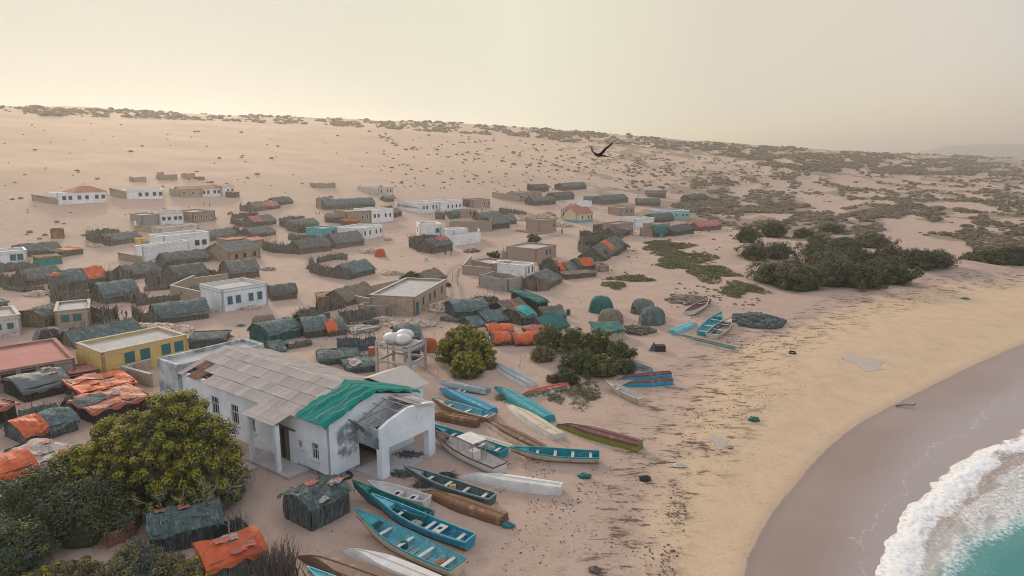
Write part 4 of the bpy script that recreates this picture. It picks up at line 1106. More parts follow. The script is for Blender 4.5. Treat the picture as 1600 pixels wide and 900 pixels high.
# porch: sheets carried forward on two pillars, slab and step
for q in range(5):
    for r_ in range(1):
        o = link('roof_sheet', sme['sheet'], hall); o.scale = (1, 1.55, 1)
        o.location = (4.0 + SW * (q + 1), .12, EZ + .02); o.rotation_euler = (.24, 0, math.pi)
for a in (7.6, 4.15):
    b = MB(); hbox(b, a - .16, -1.8, -.3, a + .16, -1.48, 4.0); b.build('porch_pillar', 'hallwhite', hall)
b = MB(); hbox(b, 3.9, -1.72, 3.96, 8.1, -1.56, 4.1); b.build('porch_beam', 'wood', hall)
b = MB(); hbox(b, 2.6, -1.9, -.3, 8.2, -.07, .22); b.build('porch_slab', 'concrete', hall)
b = MB(); hbox(b, 6.2, -2.9, -.3, 7.6, -2.2, .16); b.build('porch_step', 'concrete', hall)
# flat roofed block at the far end
b = MB()
for (a0, b0, a1, b1) in ((21.02, -.35, 24.7, -.07), (24.42, -.07, 24.7, 8.6), (21.02, 8.35, 24.42, 8.6), (21.02, -.07, 21.2, 8.35)): hbox(b, a0, b0, -.8, a1, b1, 5.1)
b.build('end_block_wall', 'stained2' if 'stained2' in M else 'hallwhite', hall)
b = MB(); hbox(b, 21.2, -.07, 4.6, 24.42, 8.35, 4.75); b.build('end_block_roof', 'concrete', hall)
# the gutted portico: front wall on two piers, low side wall, bare steel frame
PX0, PX1 = 2.35, 8.1
pf = MB()
tops = [(PX0, 4.05), (PX0 + .9, 4.42), (PX0 + 1.8, 4.62), (5.2, 4.88), (PX1 - .8, 4.66), (PX1, 4.45)]
for (b0, t0), (b1, t1) in zip(tops[:-1], tops[1:]):
    pf.hexa([hp_(a, b, z) for (zz) in (0, 1) for (a, b, z) in ((-3.0, b0, 2.35 if not zz else t0), (-3.0, b1, 2.35 if not zz else t1), (-2.72, b1, 2.35 if not zz else t1), (-2.72, b0, 2.35 if not zz else t0))])
pf.build('portico_front_wall', 'hallwhite', hall)
for b0, b1 in ((PX0, PX0 + .75), (PX1 - .75, PX1)):
    b = MB(); hbox(b, -3.0, b0, -.4, -2.45, b1, 2.348); b.build('portico_pier', 'hallwhite', hall)
b = MB(); hbox(b, -2.718, PX0, 2.35, -.015, PX0 + .25, 3.85); b.build('portico_side_wall', 'stained', hall)
b = MB(); hbox(b, -2.718, PX1 - .25, 2.35, -.015, PX1, 4.4); b.build('portico_back_wall', 'hallwhite', hall)
b = MB(); hbox(b, -3.1, 2.2, -.3, -.02, 8.2, .07); b.build('portico_floor', 'concrete', hall)
for q, a in enumerate((-2.6, -1.45, -.35)):
    for sgn in (0, 1):
        b = MB(); e0 = PX0 + .1 if sgn == 0 else PX1 - .1
        b.tube(hp_(a, e0, 3.95 if sgn == 0 else 4.4), hp_(a, 5.2, 4.92), .05, n=5); b.build('truss_bar', 'metal', hall)
        b = MB(); mm = (e0 + 5.2) / 2; b.tube(hp_(a, mm, 4.1), hp_(a, mm, 4.5), .04, n=5); b.build('truss_bar', 'metal', hall)
    b = MB(); b.tube(hp_(a, PX0 + .1, 3.98), hp_(a, PX1 - .1, 4.35), .045, n=5); b.build('truss_bar', 'metal', hall)
for bb, z in ((3.3, 4.35), (4.3, 4.8), (5.2, 4.96), (6.6, 4.85)):
    b = MB(); b.tube(hp_(-2.9, bb, z), hp_(.1, bb, z + .03), .045, n=5); b.build('truss_bar', 'metal', hall)
b = MB(); b.tube(hp_(-2.9, 2.5, 3.2), hp_(-.6, 2.15, 4.1), .05, n=5); b.build('truss_bar', 'metal', hall)
b = MB(); b.tube(hp_(-1.0, 2.3, 3.5), hp_(.4, 1.7, 4.6), .06, n=5); b.build('truss_bar', 'wood', hall)
for c_ in range(4):   # the few sheets still left on the portico's back slope
    o = link('roof_sheet', sme['sheet'], hall); o.location = (-3.25 + SW * c_, -6.0, 4.86); o.rotation_euler = (.22 + RES.uniform(-.02, .02), RES.uniform(-.02, .02), 0); o.scale = (1, 1.6, 1)
# cross wing behind
b = MB(); hbox(b, 1.2, HW + .02, -.6, 1.5, HW + 2.4, 4.2); hbox(b, 5.9, HW + .02, -.6, 6.2, HW + 2.4, 4.2); hbox(b, 1.5, HW + 2.1, -.6, 5.9, HW + 2.4, 4.2); b.build('back_wing_wall', 'hallwhite', hall)
for s_ in (-1, 1):
    b = MB(); b.hexa([(a, -bb, z + dz) for dz in (0, .05) for (a, bb, z) in ((3.7, HW - 1.5, 5.35), (3.7, HW + 2.8, 5.35), (3.7 + s_ * 2.9, HW + 2.8, 4.25), (3.7 + s_ * 2.9, HW - .1, 4.25))]); b.build('back_wing_roof', 'sheetpale', hall)
# green tarp over the portico end of the roof
gt = MB()
def gtf(u_, v_):
    b = -.55 + v_ * (HW + 1.15)
    a_lo = -.35 + .12 * math.sin(v_ * 23)
    a_hi = 3.25 + .22 * math.sin(v_ * 13) + .12 * math.sin(v_ * 41) + (.5 if .24 < v_ < .29 else 0)
    a = a_lo + (a_hi - a_lo) * u_
    bb = min(max(b, 0), HW)
    z = zroof(bb) - (max(0, -b) + max(0, b - HW)) * .35
    z += .25 + .03 * math.sin(a * 2.1 + b * 1.3) + .035 * abs(math.sin(b * 1.9 - a * 1.1)) ** .6 + .02 * math.sin(a * 7 + b * 2)
    if u_ < .04: z -= .2 * abs(math.sin(b * 2.2))
    return hp_(a, b, z)
gt.grid(gtf, 26, 40)
green = gt.build('green_tarpaulin', 'greentarp'); green.matrix_world = Matrix.Translation((hc.x, hc.y, 0)) @ Matrix.Rotation(math.atan2(HA.y, HA.x), 4, 'Z')
for a_, e0, e1 in ((1.0, .02, .52), (2.3, .05, .60), (.2, .1, .45)):
    b = MB(); b.path([Vector(gtf((a_ + .4) / 3.7, e0 + (e1 - e0) * k / 14)) + Vector((.12 * math.sin(k * .9 + a_ * 5), 0, .05)) for k in range(15)], .028, n=4); b.build('rope', 'deadwood', green)
tag(green, 'large bright green tarpaulin spread over the portico end of the hall roof', 'tarpaulin')
# ------------------------------------------------------------------ masonry buildings, far to near
house((90.7, 320), (169, 316), 9, 18, 'white house with red hipped roof alone at the far left of the slope', 'white', wfrac=(.13, .25, .43, .58, .78, .91), win=(.9, 1.1), roof='hip', roofm='redroof', rh=9, hip=(.32, 1))
courtyard([(50, 313.5), (88, 320)], 10, 'tan courtyard wall on the left end of the white house with red hipped roof', 'mud', rough=.05)
house((196.5, 311), (257, 311), 8, 15, 'low white house with four windows just right of the red hipped roof house', 'white', wfrac=(.38, .55, .75, .91), win=(.9, 1.1))
courtyard([(172, 305.5), (196, 311.5)], 12, 'tan courtyard wall on the left end of the low far white house', 'mud', rough=.05)
house((207, 284.5), (229, 284), 4, 7, 'small ruined stone box on the bare slope, leftmost of the hillside ruins', 'pinkstone', roof='open', rough=.35, cat='ruin', name='ruined_hut')
house((246, 275), (256, 275), 4, 6, 'tiny ruined stone block, highest one on the bare slope', 'pinkstone', roof='open', rough=.35, cat='ruin', name='ruined_hut')
house((249, 281.5), (277, 281), 4, 7, 'long broken stone ruin with ragged wall tops in the hillside row', 'pinkstone', roof='open', rough=.5, cat='ruin', name='ruined_hut')
house((289, 279.5), (305, 279), 4, 8, 'squarish broken stone ruin beside the little red shed on the slope', 'pinkstone', roof='open', rough=.4, cat='ruin', name='ruined_hut')
house((309.5, 281.5), (320, 281.3), 3, 5, 'tiny red brown shed at the right end of the hillside ruins', 'redroof', cat='shed', name='shed')
house((281, 308.5), (316, 308), 7, 13, 'tan mud house with brown roof joined to the far white terrace', 'mud', wfrac=(.2, .6), win=(.5, .8), roof='gable', roofm='redroof', rh=4)
house((316.3, 308), (346, 306.5), 7, 13, 'white terrace house with mauve brown roof on the far slope', 'white', wfrac=(.1, .32, .66, .88), win=(.8, 1.0), roof='gable', roofm='redroof', rh=4)
house((347, 306), (366, 303.5), 7, 15, 'taller white end house behind the dark brush pen on the far slope', 'white', wfrac=(.5, .85), win=(.7, .9), roof='gable', roofm='redroof', rh=2)
courtyard([(265, 305), (281, 308.5)], 11, 'low tan wall at the left end of the far terrace', 'mud')
fence([(353, 308), (363, 309), (374, 308)], 8, 'dark brush pen in front of the far white terrace')
house((222, 353.5), (249.6, 351.5), 9, 17, 'grey flat roofed block house attached to the left of the four window white house', 'greywall')
house((250, 352), (288, 350), 7, 20, 'white house with four round small windows between grey and brown blocks', 'white', wfrac=(.18, .4, .66, .85), win=(.8, .9), cornice='parapet')
house((302, 348.5), (337, 344.5), 9, 17, 'brown flat roofed house with pale roof right of the four window white house', 'mud', wfrac=(.12, .37, .6, .83), win=(.5, .9))
house((250, 367), (311, 360), 5, 11, 'low dirty white annexe below the four window white house', 'dirtywhite')
courtyard([(211, 354), (211.5, 362), (249, 363)], 9, 'brown half height wall below the grey block house', 'mud', rough=.05)
house((80, 373), (101, 372.5), 3.2, 15, 'rusty brown cube shed standing on its own little sand mound', 'rust', roofm='rust', dr=(.3, M['redroof']), cat='shed', name='shed')
house((258, 398), (329, 388), 6, 29, 'large two level white house, upper rear block with two windows', 'white', wfrac=(.71, .87), win=(1.1, 1.2), pane='window', wz=.30)
house((225, 412), (297, 399.5), 2.6, 27, 'long low white front block with roof ledge before the two level house', 'white', wfrac=(.9,), win=(.7, .5), wz=.16)
house((222, 388), (252, 384), 3, 14, 'yellow walled room with a teal door behind the long white front block', 'yellow', dr=(.28, M['teal']))
courtyard([(185, 405), (221, 412)], 11, 'short tan courtyard wall left of the long white front block', 'mud', rough=.05)
house((-6, 418), (45, 414), 6, 24, 'plain white cube house cut by the left edge, two teal shuttered windows', 'white', wfrac=(.55, .77), win=(.95, 1.2), pane='shutter')
house((356, 384), (394, 379.5), 6, 9, 'low mud house with flat red roof among the huts', 'mud', roofm='redroof', wfrac=(.7, .93), win=(.5, .5), cornice='redroof')
house((395, 390), (413, 386), 4, 14, 'small hut with bright orange red roof beside the flat red roof', 'mud', roof='gable', roofm='redtarp', rh=3)
house((506, 373.5), (529, 369.5), 6, 16, 'bright turquoise house with pale flat roof and one window', 'teal', wfrac=(.62,), win=(.8, 1.0), leftwin=None)
house((529.5, 371), (545, 368), 4, 12, 'tan mud room wedged between turquoise and white houses', 'mud')
house((358, 411), (407, 403), 8, 17, 'tan mud house with grey thatched gable roof and three windows', 'mud', wfrac=(.24, .5, .82), win=(.8, 1.0), roof='gable', roofm='thatch', rh=12, pane='window', frame='mud', wz=.3)
house((490.5, 294), (524.5, 294), 5, 8, 'lone ruined stone enclosure on the sand above the dark huts', 'stone', roof='open', rough=.4, cat='ruin', name='ruined_hut')
house((494, 325), (512, 326.5), 5, 17, 'ruined tan stone room at the left end of the long grey hut', 'stone', roof='open', rough=.4, cat='ruin', name='ruined_hut')
house((541, 350.5), (579.8, 348.5), 9, 20, 'brown half of the brown and white double house', 'mud', wfrac=(.66, .86), win=(.6, 1.0))
house((580.2, 348.5), (615.5, 345), 9, 20, 'white half of the brown and white double house, four windows', 'white', wfrac=(.16, .33, .64, .84), win=(.65, 1.1))
house((566, 376), (599, 368.5), 8, 19, 'pale bluish white house with four windows behind the dark gable hut', 'white', wfrac=(.14, .37, .66, .88), win=(.65, 1.1))
house((592, 306), (614, 304), 12, 12, 'tan house high on the slope whose short face is white with windows', 'dirtywhite', wfrac=(.2, .62, .85), win=(.7, 1.1), pane='window')
house((659, 333.5), (686.8, 331), 9, 16, 'white house of the long white pair with four teal windows', 'white', wfrac=(.12, .3, .64, .84), win=(.75, 1.2), pane='shutter')
house((687.2, 332.5), (723, 329.5), 9, 17, 'white house of the long white pair with plain dark windows', 'white', wfrac=(.36, .54, .72, .88), win=(.6, 1.1))
courtyard([(616, 318), (620, 324), (658, 333.5)], 7, 'low white yard wall before the long white pair of houses', 'white', rough=.04)
house((739, 325.5), (766, 325), 7, 14, 'brown house with two white framed windows right of the white pair', 'pinkstone', wfrac=(.66, .88), win=(.55, 1.1))
house((719, 341), (745, 339.5), 5, 12, 'small brown house with dark doorway below the white pair', 'pinkstone', wfrac=(.62,), win=(.6, 1.0), frame='pinkstone', dr=(.85, M['window']))
courtyard([(696, 352), (702, 363), (769, 361.5), (769, 354)], 16, 'big tan stone compound wall right of the white courtyard house', 'pinkstone', rough=.18)
house((656, 372), (689, 371.5), 7, 22, 'white courtyard house with one teal shutter near the right corner', 'white', wfrac=(.84,), win=(1.0, 1.2), pane='shutter', leftwin=(.5,))
courtyard([(689, 371.5), (708, 384.5), (751, 378), (748, 372)], 16, 'long plain white yard wall beside the white courtyard house', 'white', rough=.04)
house((709, 383), (732, 380), 4, 24, 'white raised room with one small teal window in the white yard wall', 'white', wfrac=(.8,), win=(.7, .9), pane='shutter')
courtyard([(769, 308.5), (812, 315.5)], 9, 'long low pinkish wall running to the far block houses', 'pinkstone')
house((812, 315.5), (834, 313.5), 7, 14, 'pinkish block house with two pairs of dark windows on the far slope', 'pinkstone', wfrac=(.05, .2, .6, .8), win=(.6, 1.1))
house((834.5, 311), (847, 309.5), 5, 11, 'narrow pinkish block room right of the paired window block house', 'pinkstone', wfrac=(.35, .7), win=(.5, .9))
house((876, 341.5), (899, 343.5), 9, 14, 'cream school building with red hipped roof and yellow door, rear one', 'cream', roof='hip', roofm='redroof', rh=9, dr=(.45, M['yellow']), wfrac=(.2, .75), win=(.6, 1.2), dados=('cream', .1), cat='school', name='school_building')
house((901, 348.5), (926, 346), 6, 14, 'cream school building with red gable roof and turquoise painted base', 'cream', roof='gable', roofm='redroof', rh=9, wfrac=(.35, .72, .9), win=(.6, 1.1), dados=('teal', .9), cat='school', name='school_building')
house((899, 324), (925, 323), 6, 9, 'low white flat building peeping out behind the cream school', 'white')
house((853, 340.5), (869, 340), 4, 4, 'tiny low outbuilding with red brown hipped roof left of the school', 'pinkstone', roof='hip', roofm='redroof', rh=5)
house((970, 337.5), (991, 336), 7, 12, 'brown block house with two small windows right of the school', 'pinkstone', wfrac=(.4, .8), win=(.5, .9), frame='pinkstone')
house((1036, 344.5), (1077, 341.5), 8, 14, 'pale turquoise flat roofed house at the right end of the village', 'turq', wfrac=(.2, .5, .75, .9), win=(.6, .9), cornice='white')
house((991, 358), (1022, 355.5), 7, 16, 'plain windowless white house among brown walls near the right end', 'white')
house((962, 370), (989, 366.5), 5, 20, 'brown windowless block left of the plain white house', 'pinkstone')
house((1000, 369), (1024, 370), 6, 13, 'low brown yard block beside the dark green barrel hut', 'pinkstone', roof='open')
house((1026, 366), (1046, 363), 5, 15, 'small tan block house right of the dark green barrel hut', 'mud')
house((842, 363.5), (869, 361), 6, 19, 'unfinished pinkish flat block with low foundations, middle of the open sand', 'pinkstone', wfrac=(.85,), win=(.5, .9), frame='pinkstone')
courtyard([(805, 361), (842, 366.5), (866, 363.5)], 3, 'low foundation wall in the open sand before the unfinished block', 'pinkstone')
courtyard([(823, 356), (824, 357.5), (842, 359)], 9, 'stub wall at the left of the unfinished pinkish block', 'pinkstone')
house((838, 409), (869, 401), 8, 20, 'brown roofless block house with two dark windows above the white cube', 'pinkstone', wfrac=(.5, .68), win=(.5, 1.1), frame='pinkstone')
courtyard([(786, 393), (784, 403.5), (838, 409)], 11, 'brown walled yard left of the roofless block house', 'pinkstone')
house((768, 432.5), (797, 428.5), 7, 20, 'grey brown flat roofed block behind the white cube house', 'pinkstone')
courtyard([(735, 412), (722, 428.5), (768, 433)], 13, 'low grey brown yard wall holding coloured washing, left of the white cube', 'pinkstone', rough=.05)
house((822, 436), (835.5, 431.5), 8, 21, 'bright white cube house with two narrow dark windows, middle of the village', 'white', wfrac=(.3, .7), win=(.45, 1.2), roofm='parapet')
house((794, 457), (817, 451.5), 7, 21, 'roofless grey stone room in front of the bright white cube house', 'greywall', roof='open', rough=.2)
T_brown = house((648.5, 494.5), (697.5, 463), 7.2, 31, 'large brown house with pale flat roof and stone heap along its front', 'mud', wfrac=(.25, .45, .6, .84), win=(.65, 1.2), frame='mud', cornice='parapet', roofm='concrete', dr=(.07, M['shutter']), wz=.34)
house((605, 496), (613.5, 491.5), 4.6, 18, 'small open topped stone box joined to the large brown house', 'stone', roof='open', rough=.05, cat='outhouse', name='outhouse')
courtyard([(553, 474), (606, 484)], 12, 'front wall of the yard left of the large brown house', 'mud', rough=.05)
courtyard([(566, 463), (628, 448)], 13, 'rear wall of the yard left of the large brown house', 'mud', rough=.05)
house((349, 488), (419, 475.5), 7.2, 36, 'weathered white house with four teal shutters in the open square', 'hallwhite', wfrac=(.16, .34, .62, .82), win=(.8, 1.25), pane='shutter', cornice='parapet', roofm='concrete', wz=.30)
courtyard([(303, 449), (267, 466), (318, 478)], 19, 'tan roofless yard wall with teal door left of the teal shuttered house', 'mud', rough=.04)
courtyard([(303, 448.5), (357, 441)], 14, 'pale topped rear wall of the yard left of the teal shuttered house', 'mud', rough=.04)
heap((325, 452), 52, 3.5, 5, 'old timber and scrap stored in the roofless yard', 'wood', 60, .35, 'timber_heap', 'timber', 1.8)
house((88, 515.5), (143.5, 510), 7, 30, 'tan flat roofed house with two teal windows before the barrel huts', 'mud', wfrac=(.28, .62), win=(1.0, 1.0), pane='shutter', cornice='parapet', roofm='concrete', frame='mud')
house((-16, 531), (36, 523), 7, 34, 'stained pale stone house cut by the left edge with one small window', 'dirtywhite', wfrac=(.66, .3), win=(.7, .8), roofm='concrete', pane='shutter', frame='dirtywhite')
house((-110, 634), (121, 590.5), 11, 36, 'long grey house with pink painted flat roof at the left edge', 'greywall', wfrac=(.52, .658, .79), win=(1.3, 1.1), roofm='pinkroof', cornice='redroof', frame='greywall', wz=.42)
house((163, 592), (295, 561), 6.5, 43, 'yellow ochre house with pale flat roof and four dark teal windows', 'yellow', wfrac=(.30, .48, .73, .89), win=(1.1, 1.25), pane='shutter', roofm='concrete', cornice='parapet', wz=.40, frame='yellow')
courtyard([(121, 574), (140, 582)], 27, 'yellow side yard wall with green lining left of the ochre house', 'yellow', rough=.04)
courtyard([(190, 593), (236, 606)], 21, 'low tan yard wall between the ochre house and the hall', 'mud', rough=.04)
courtyard([(190, 592), (237, 577)], 17, 'rear tan yard wall between the ochre house and the hall', 'mud', rough=.04)

# ------------------------------------------------------------------ huts and fences, far to near
hut((398, 331), (438, 325.5), 4.5, 7, 8, 'brown hut with faded red cloth half over its roof, upper left group', 'gable', 'straw', 'brush', [(.45, .95, .0, .6, 'redtarp')])
fence([(375, 329), (386, 330.5), (399, 331)], 9, 'brush fence left of the hut with faded red cloth', 'brush')
hut((432, 322), (458, 317.5), 4.5, 6, 7, 'plain grey brown hut standing just behind the red cloth hut', 'gable', 'thatch')
hut((398, 356), (432, 349.5), 4.5, 8, 9, 'hut with red patch on its roof inside a bristly fence ring', 'gable', 'thatch', 'brush', [(.05, .42, .05, .6, 'redtarp')])
fence([(361, 348), (374, 354), (394, 357)], 9, 'front brush fence beside the hut with red roof patch', 'brush')
fence([(362, 343), (380, 341), (404, 340)], 8, 'rear brush fence behind the hut with red roof patch', 'brush')
hut((458, 358.5), (498, 353), 5, 6, 8, 'grey green hut right of the red patch hut ring', 'gable', 'thatch')
fence([(437, 353), (446, 356), (458, 358)], 9, 'short brush fence joining two grey huts', 'brush')
fence([(436, 347), (456, 344), (476, 343)], 6, 'low dark brush fence behind the grey green hut', 'brush')
hut((395, 373), (431, 366.5), 5, 7, 9, 'grey green hut behind the flat red roof house', 'gable', 'thatch')
fence([(363, 365), (378, 369), (394, 373)], 8, 'brush fence left of the hut behind the flat red roof', 'brush')
hut((329, 377), (372, 368), 5, 6, 9, 'dark low hut right of the two level white house', 'gable', 'thatch')
hut((470, 398), (518, 391.5), 5, 10, 12, 'tan walled hut with steep grey thatch before the turquoise house', 'gable', 'thatch', 'straw')
fence([(413, 390), (430, 394.5), (470, 397)], 13, 'wide tangle of brush fencing left of the tan walled hut', 'brush', thick=.9, dens=1.6)
fence([(452, 374), (470, 378), (500, 379)], 10, 'brush fence between turquoise house and tan walled hut', 'brush', thick=.7)
hut((526, 389), (569, 383), 5, 9, 14, 'dark steep gable hut in front of the pale bluish house', 'gable', 'thatch')
fence([(508, 379), (518, 384), (530, 388)], 11, 'leaning brush pile left of the dark steep gable hut', 'brush', thick=.8)
hut((262, 417), (327, 408.5), 5, 9, 11, 'long grey thatched hut below the long white front block', 'gable', 'thatch')
hut((510, 328.5), (586, 324), 5.5, 7, 9, 'very long bluish grey hut beside a ruined tan room', 'barrel', 'thatchteal')
hut((508, 347.5), (541, 349.5), 6, 9, 6, 'round topped brush hut at the left end of the double house', 'barrel', 'straw')
hut((541, 353.5), (561, 352), 3.5, 8, 5, 'little lean to shed with orange cover before the brown house half', 'flat', 'orange', 'straw')
hut((603, 315.5), (618, 315), 4, 5, 4, 'tiny dark hut on the sand above the long white pair', 'barrel', 'thatch')
hut((616, 340), (628, 337), 4, 8, 5, 'small dark brown hut at the right end of the double house', 'gable', 'straw', doorx=.2)
hut((706, 342.5), (720, 340.5), 4, 7, 5, 'small teal roofed hut squeezed below the long white pair', 'gable', 'darkgreentarp', 'brush')
fence([(681, 341.5), (693, 343), (706, 342.5)], 11, 'dense dark brush pen below the long white pair', 'brush', thick=.8, dens=1.5)
fence([(723, 321), (731, 323.5), (740, 324)], 10, 'dark brush fence at left of the brown white framed window house', 'brush', thick=.6)
hut((676, 396.5), (707, 390.5), 5, 11, 11, 'hut with faded red cloth on its far gable by the white yard wall', 'gable', 'thatch', 'brush', [(.5, .95, .25, .75, 'redtarp')])
fence([(641, 386), (657, 392), (676, 396.5)], 15, 'brush fence wrapped round the red cloth hut by the white yard', 'brush', thick=.6)
fence([(645, 378), (665, 376), (690, 377)], 9, 'rear spiky brush fence of the red cloth hut by the white yard', 'brush', thick=.6)
hut((838, 300.5), (857, 298.5), 4.5, 6, 6, 'far grey hut with a scrap of red cloth on the fence behind', 'barrel', 'thatch')
fence([(824, 296.5), (831, 299), (838, 300)], 9, 'far brush fence left of the grey hut with red scrap', 'brush')
hut((880, 298.5), (916, 295), 5, 6, 6, 'far round topped hut, highest in the village', 'barrel', 'thatch')
courtyard([(866, 295.5), (880, 298)], 8, 'pinkish stub wall left of the highest far hut', 'pinkstone')
hut((868, 313.5), (897, 311), 5, 6, 6, 'far grey hut right of the pinkish block rooms', 'barrel', 'thatch')
hut((834, 321.5), (868, 319), 5, 7, 6, 'grey hut directly before the pinkish block rooms', 'barrel', 'thatch')
hut((914, 317.5), (942, 319), 5, 6, 6, 'left hut of the chain of bluish huts behind the school', 'barrel', 'thatchteal')
hut((942, 320.5), (981, 316), 5, 7, 7, 'right and larger hut of the bluish chain behind the school', 'gable', 'thatchteal')
hut((1013, 308), (1040, 309.5), 5, 6, 6, 'farthest right lone hut on the upper sand', 'barrel', 'thatch')
hut((996, 321.5), (1031, 322.5), 5, 6, 6, 'lone hut below the farthest right hut', 'barrel', 'thatch')
hut((1022, 349.5), (1053, 345.5), 5, 6, 8, 'dark green hut standing before the pale turquoise house', 'barrel', 'thatch')
fence([(906, 371), (927, 374), (957, 372)], 11, 'long stone and brush fence left of the brown windowless block', 'brush', posts=False)
fence([(927, 362), (945, 360), (962, 361)], 10, 'upper brush fence left of the brown windowless block', 'brush')
hut((962, 373), (989, 366), 5, 7, 10, 'green grey hut pressed against the brown windowless block', 'gable', 'thatch')
hut((1024, 371), (1042, 370), 4, 9, 9, 'dark green barrel hut with bright teal front near the right end', 'barrel', 'darkgreentarp', 'brushteal', doorx=.5, doorm='tealtarp')
hut((770, 359), (796, 356), 5, 9, 10, 'steep dark hut right of the big tan stone compound', 'gable', 'thatch')
hut((755, 346), (785, 343), 5, 6, 7, 'dark hut behind the steep hut of the stone compound', 'gable', 'thatch')
hut((787, 351), (807, 350), 5, 6, 9, 'grey hut tucked at the right of the steep dark hut', 'gable', 'thatch')
fence([(752, 340), (770, 336), (795, 338)], 6, 'low brush fence behind the dark hut cluster', 'brush')
hut((945, 408), (979, 389), 6, 9, 16, 'long dark green hut with one orange roof patch at the dune edge', 'gable', 'thatch', 'brush', [(.35, .55, .1, .55, 'orange')])
fence([(907, 390), (911, 380), (935, 374), (972, 372)], 9, 'brush fence behind the hut with one orange roof patch', 'brush', thick=1.2, dens=2.0)
fence([(908, 392), (924, 399), (946, 404)], 10, 'thick dark brush tangle left of the hut with orange roof patch', 'brush', thick=1.6, dens=2.0)
hut((872, 426), (893, 425), 4, 5, 9, 'low hut covered with dull orange cloth beside grey huts', 'gable', 'orange', 'brush')
hut((890, 426.5), (906, 424.5), 4, 5, 9, 'small grey hut between the two orange covered huts', 'gable', 'thatch')
hut((906, 425), (933, 420), 4.5, 9, 10, 'dark hut with bright orange cloth over half its gable roof', 'gable', 'thatch', 'brush', [(.2, .85, .0, .5, 'orange')])
house((936, 425.5), (951, 424), 3, 11, 'small brown stone hut at the right end of the orange hut group', 'stone', roof='open', cat='outhouse', name='outhouse')
hut((883, 437), (931, 432.5), 3, 8, 3, 'open stick shade with flat brush top near the orange huts', 'flat', 'straw', 'straw', name='stick_shade', cat='shade')
hut((857, 452), (878, 441), 6, 9, 13, 'tan brush hut with grey thatch right of the white cube', 'gable', 'thatch', 'straw')
fence([(820, 451), (838, 455.5), (858, 453)], 17, 'tall tan stick screen in front of the thatch right of the white cube', 'straw', lean=.1)
hut((713, 498), (762, 493), 4.5, 12, 12, 'dark teal barrel hut with shaggy eaves beside the track', 'barrel', 'thatchteal', 'brushteal')
fence([(735, 474), (755, 470), (778, 472)], 8, 'brush fence with tall poles behind the dark teal barrel hut', 'brush', thick=.7, dens=1.6)
hut((762, 509), (801, 503), 4.5, 7, 12, 'ragged grey lean to right of the dark teal barrel hut', 'gable', 'thatchteal', 'brushteal')
hut((738, 513), (768, 508), 3.5, 5, 9, 'low ragged brush roof half hidden behind the round bush', 'gable', 'thatchteal', 'brushteal')
hut((841, 485), (855, 482), 6, 15, 9, 'black walled hut with dark teal sheet roof, alone by the dune path', 'shed', 'darkgreentarp', 'darkwall', name='sheet_hut')
hut((796, 498), (827, 490.5), 5, 8, 15, 'brown sheet roofed hut with a red stripe near the black walled hut', 'gable', 'straw', 'darkwall', [(.45, .65, .0, .5, 'redtarp')])
hut((816, 509), (837, 504), 4, 13, 10, 'grey brush hut with bright teal cloth on its roof', 'barrel', 'thatch', 'brush', [(.15, .85, .05, .6, 'tealtarp')])
hut((853, 503.5), (884, 499.5), 4, 8, 12, 'small grey gable hut alone left of the teal drum', 'gable', 'thatch')
hut((853, 520), (887, 512), 4, 6, 15, 'hut with smooth dark teal tarp roof above the orange shelters', 'gable', 'darkgreentarp', 'brush', name='tarp_hut')
dome((593, 402), 17, 13, 'bright orange round tarp dome in the middle of the open sand', 'orange', sq=.9, ropes=False)
dome((941, 490.5), 38, 25, 'rounded dark green tarp dome hut near the dune foot', 'darkgreentarp')
dome((956, 510), 39, 24, 'rounded brown thatch dome hut just below the green tarp dome', 'straw')
dome((1007, 492), 38, 22, 'rounded grey thatch dome, upper of the right hand pair', 'thatch', doorside=.62)
dome((1022, 509), 41, 26, 'rounded grey green dome, lower of the right hand pair, sticks at its foot', 'thatchteal')
hut((934, 532), (976, 530), 3.5, 16, 7, 'flat stall with teal roof sheet and white cloth wall', 'flat', 'darkgreentarp', 'sheetpale', name='market_stall', cat='stall')
dome((671, 551), 26, 21, 'crumpled orange tent beside the big round bush', 'orange', sq=.8)
for (c, w_, h_, lb, mm) in (((783, 522), 34, 13, 'orange cloth shelter right behind the big round bush', 'orange'), ((787, 541), 30, 20, 'dark shelter with orange red cloth flap beside the round bush', 'thatch'),
                            ((824, 541), 34, 19, 'bright red orange shelter in the shrubs below the teal roofed hut', 'orange'), ((842, 524), 32, 13, 'dull red flat shelter under the smooth dark teal roof', 'redtarp')):
    hut((c[0] - w_ / 2, c[1]), (c[0] + w_ / 2, c[1] - 2), 2.4, h_ * .5, h_ * .4, lb, 'barrel', mm, 'brush', [(.1, .8, -.1, .5, 'redtarp' if mm == 'redtarp' else 'orange')], name='cloth_shelter', cat='shelter', sticks=False)
hut((46, 448), (98, 438.5), 4.5, 11, 15, 'grey green hut with pale gable end, lower of the left edge rows', 'gable', 'thatch', 'straw')
fence([(-6, 446), (18, 450), (44, 449)], 19, 'tall brush fence at the left edge beside the pale gable hut', 'brush', thick=.6)
fence([(-4, 426), (28, 423), (60, 422)], 13, 'brush fence under the plain white cube house', 'brush', thick=.6)
hut((30, 403), (96, 397), 6, 9, 10, 'broad dark hut behind the teal market stall', 'gable', 'thatch')
hut((92, 402.5), (130, 396.5), 5, 8, 7, 'hut with orange sheets on top, upper left', 'flat', 'thatch', 'brush', [(.25, 1, .1, .8, 'orange')])
hut((62, 416), (97, 412), 3, 13, 4, 'teal market stall with rusty roof near the white cube house', 'flat', 'rust', 'tealtarp', name='market_stall', cat='stall')
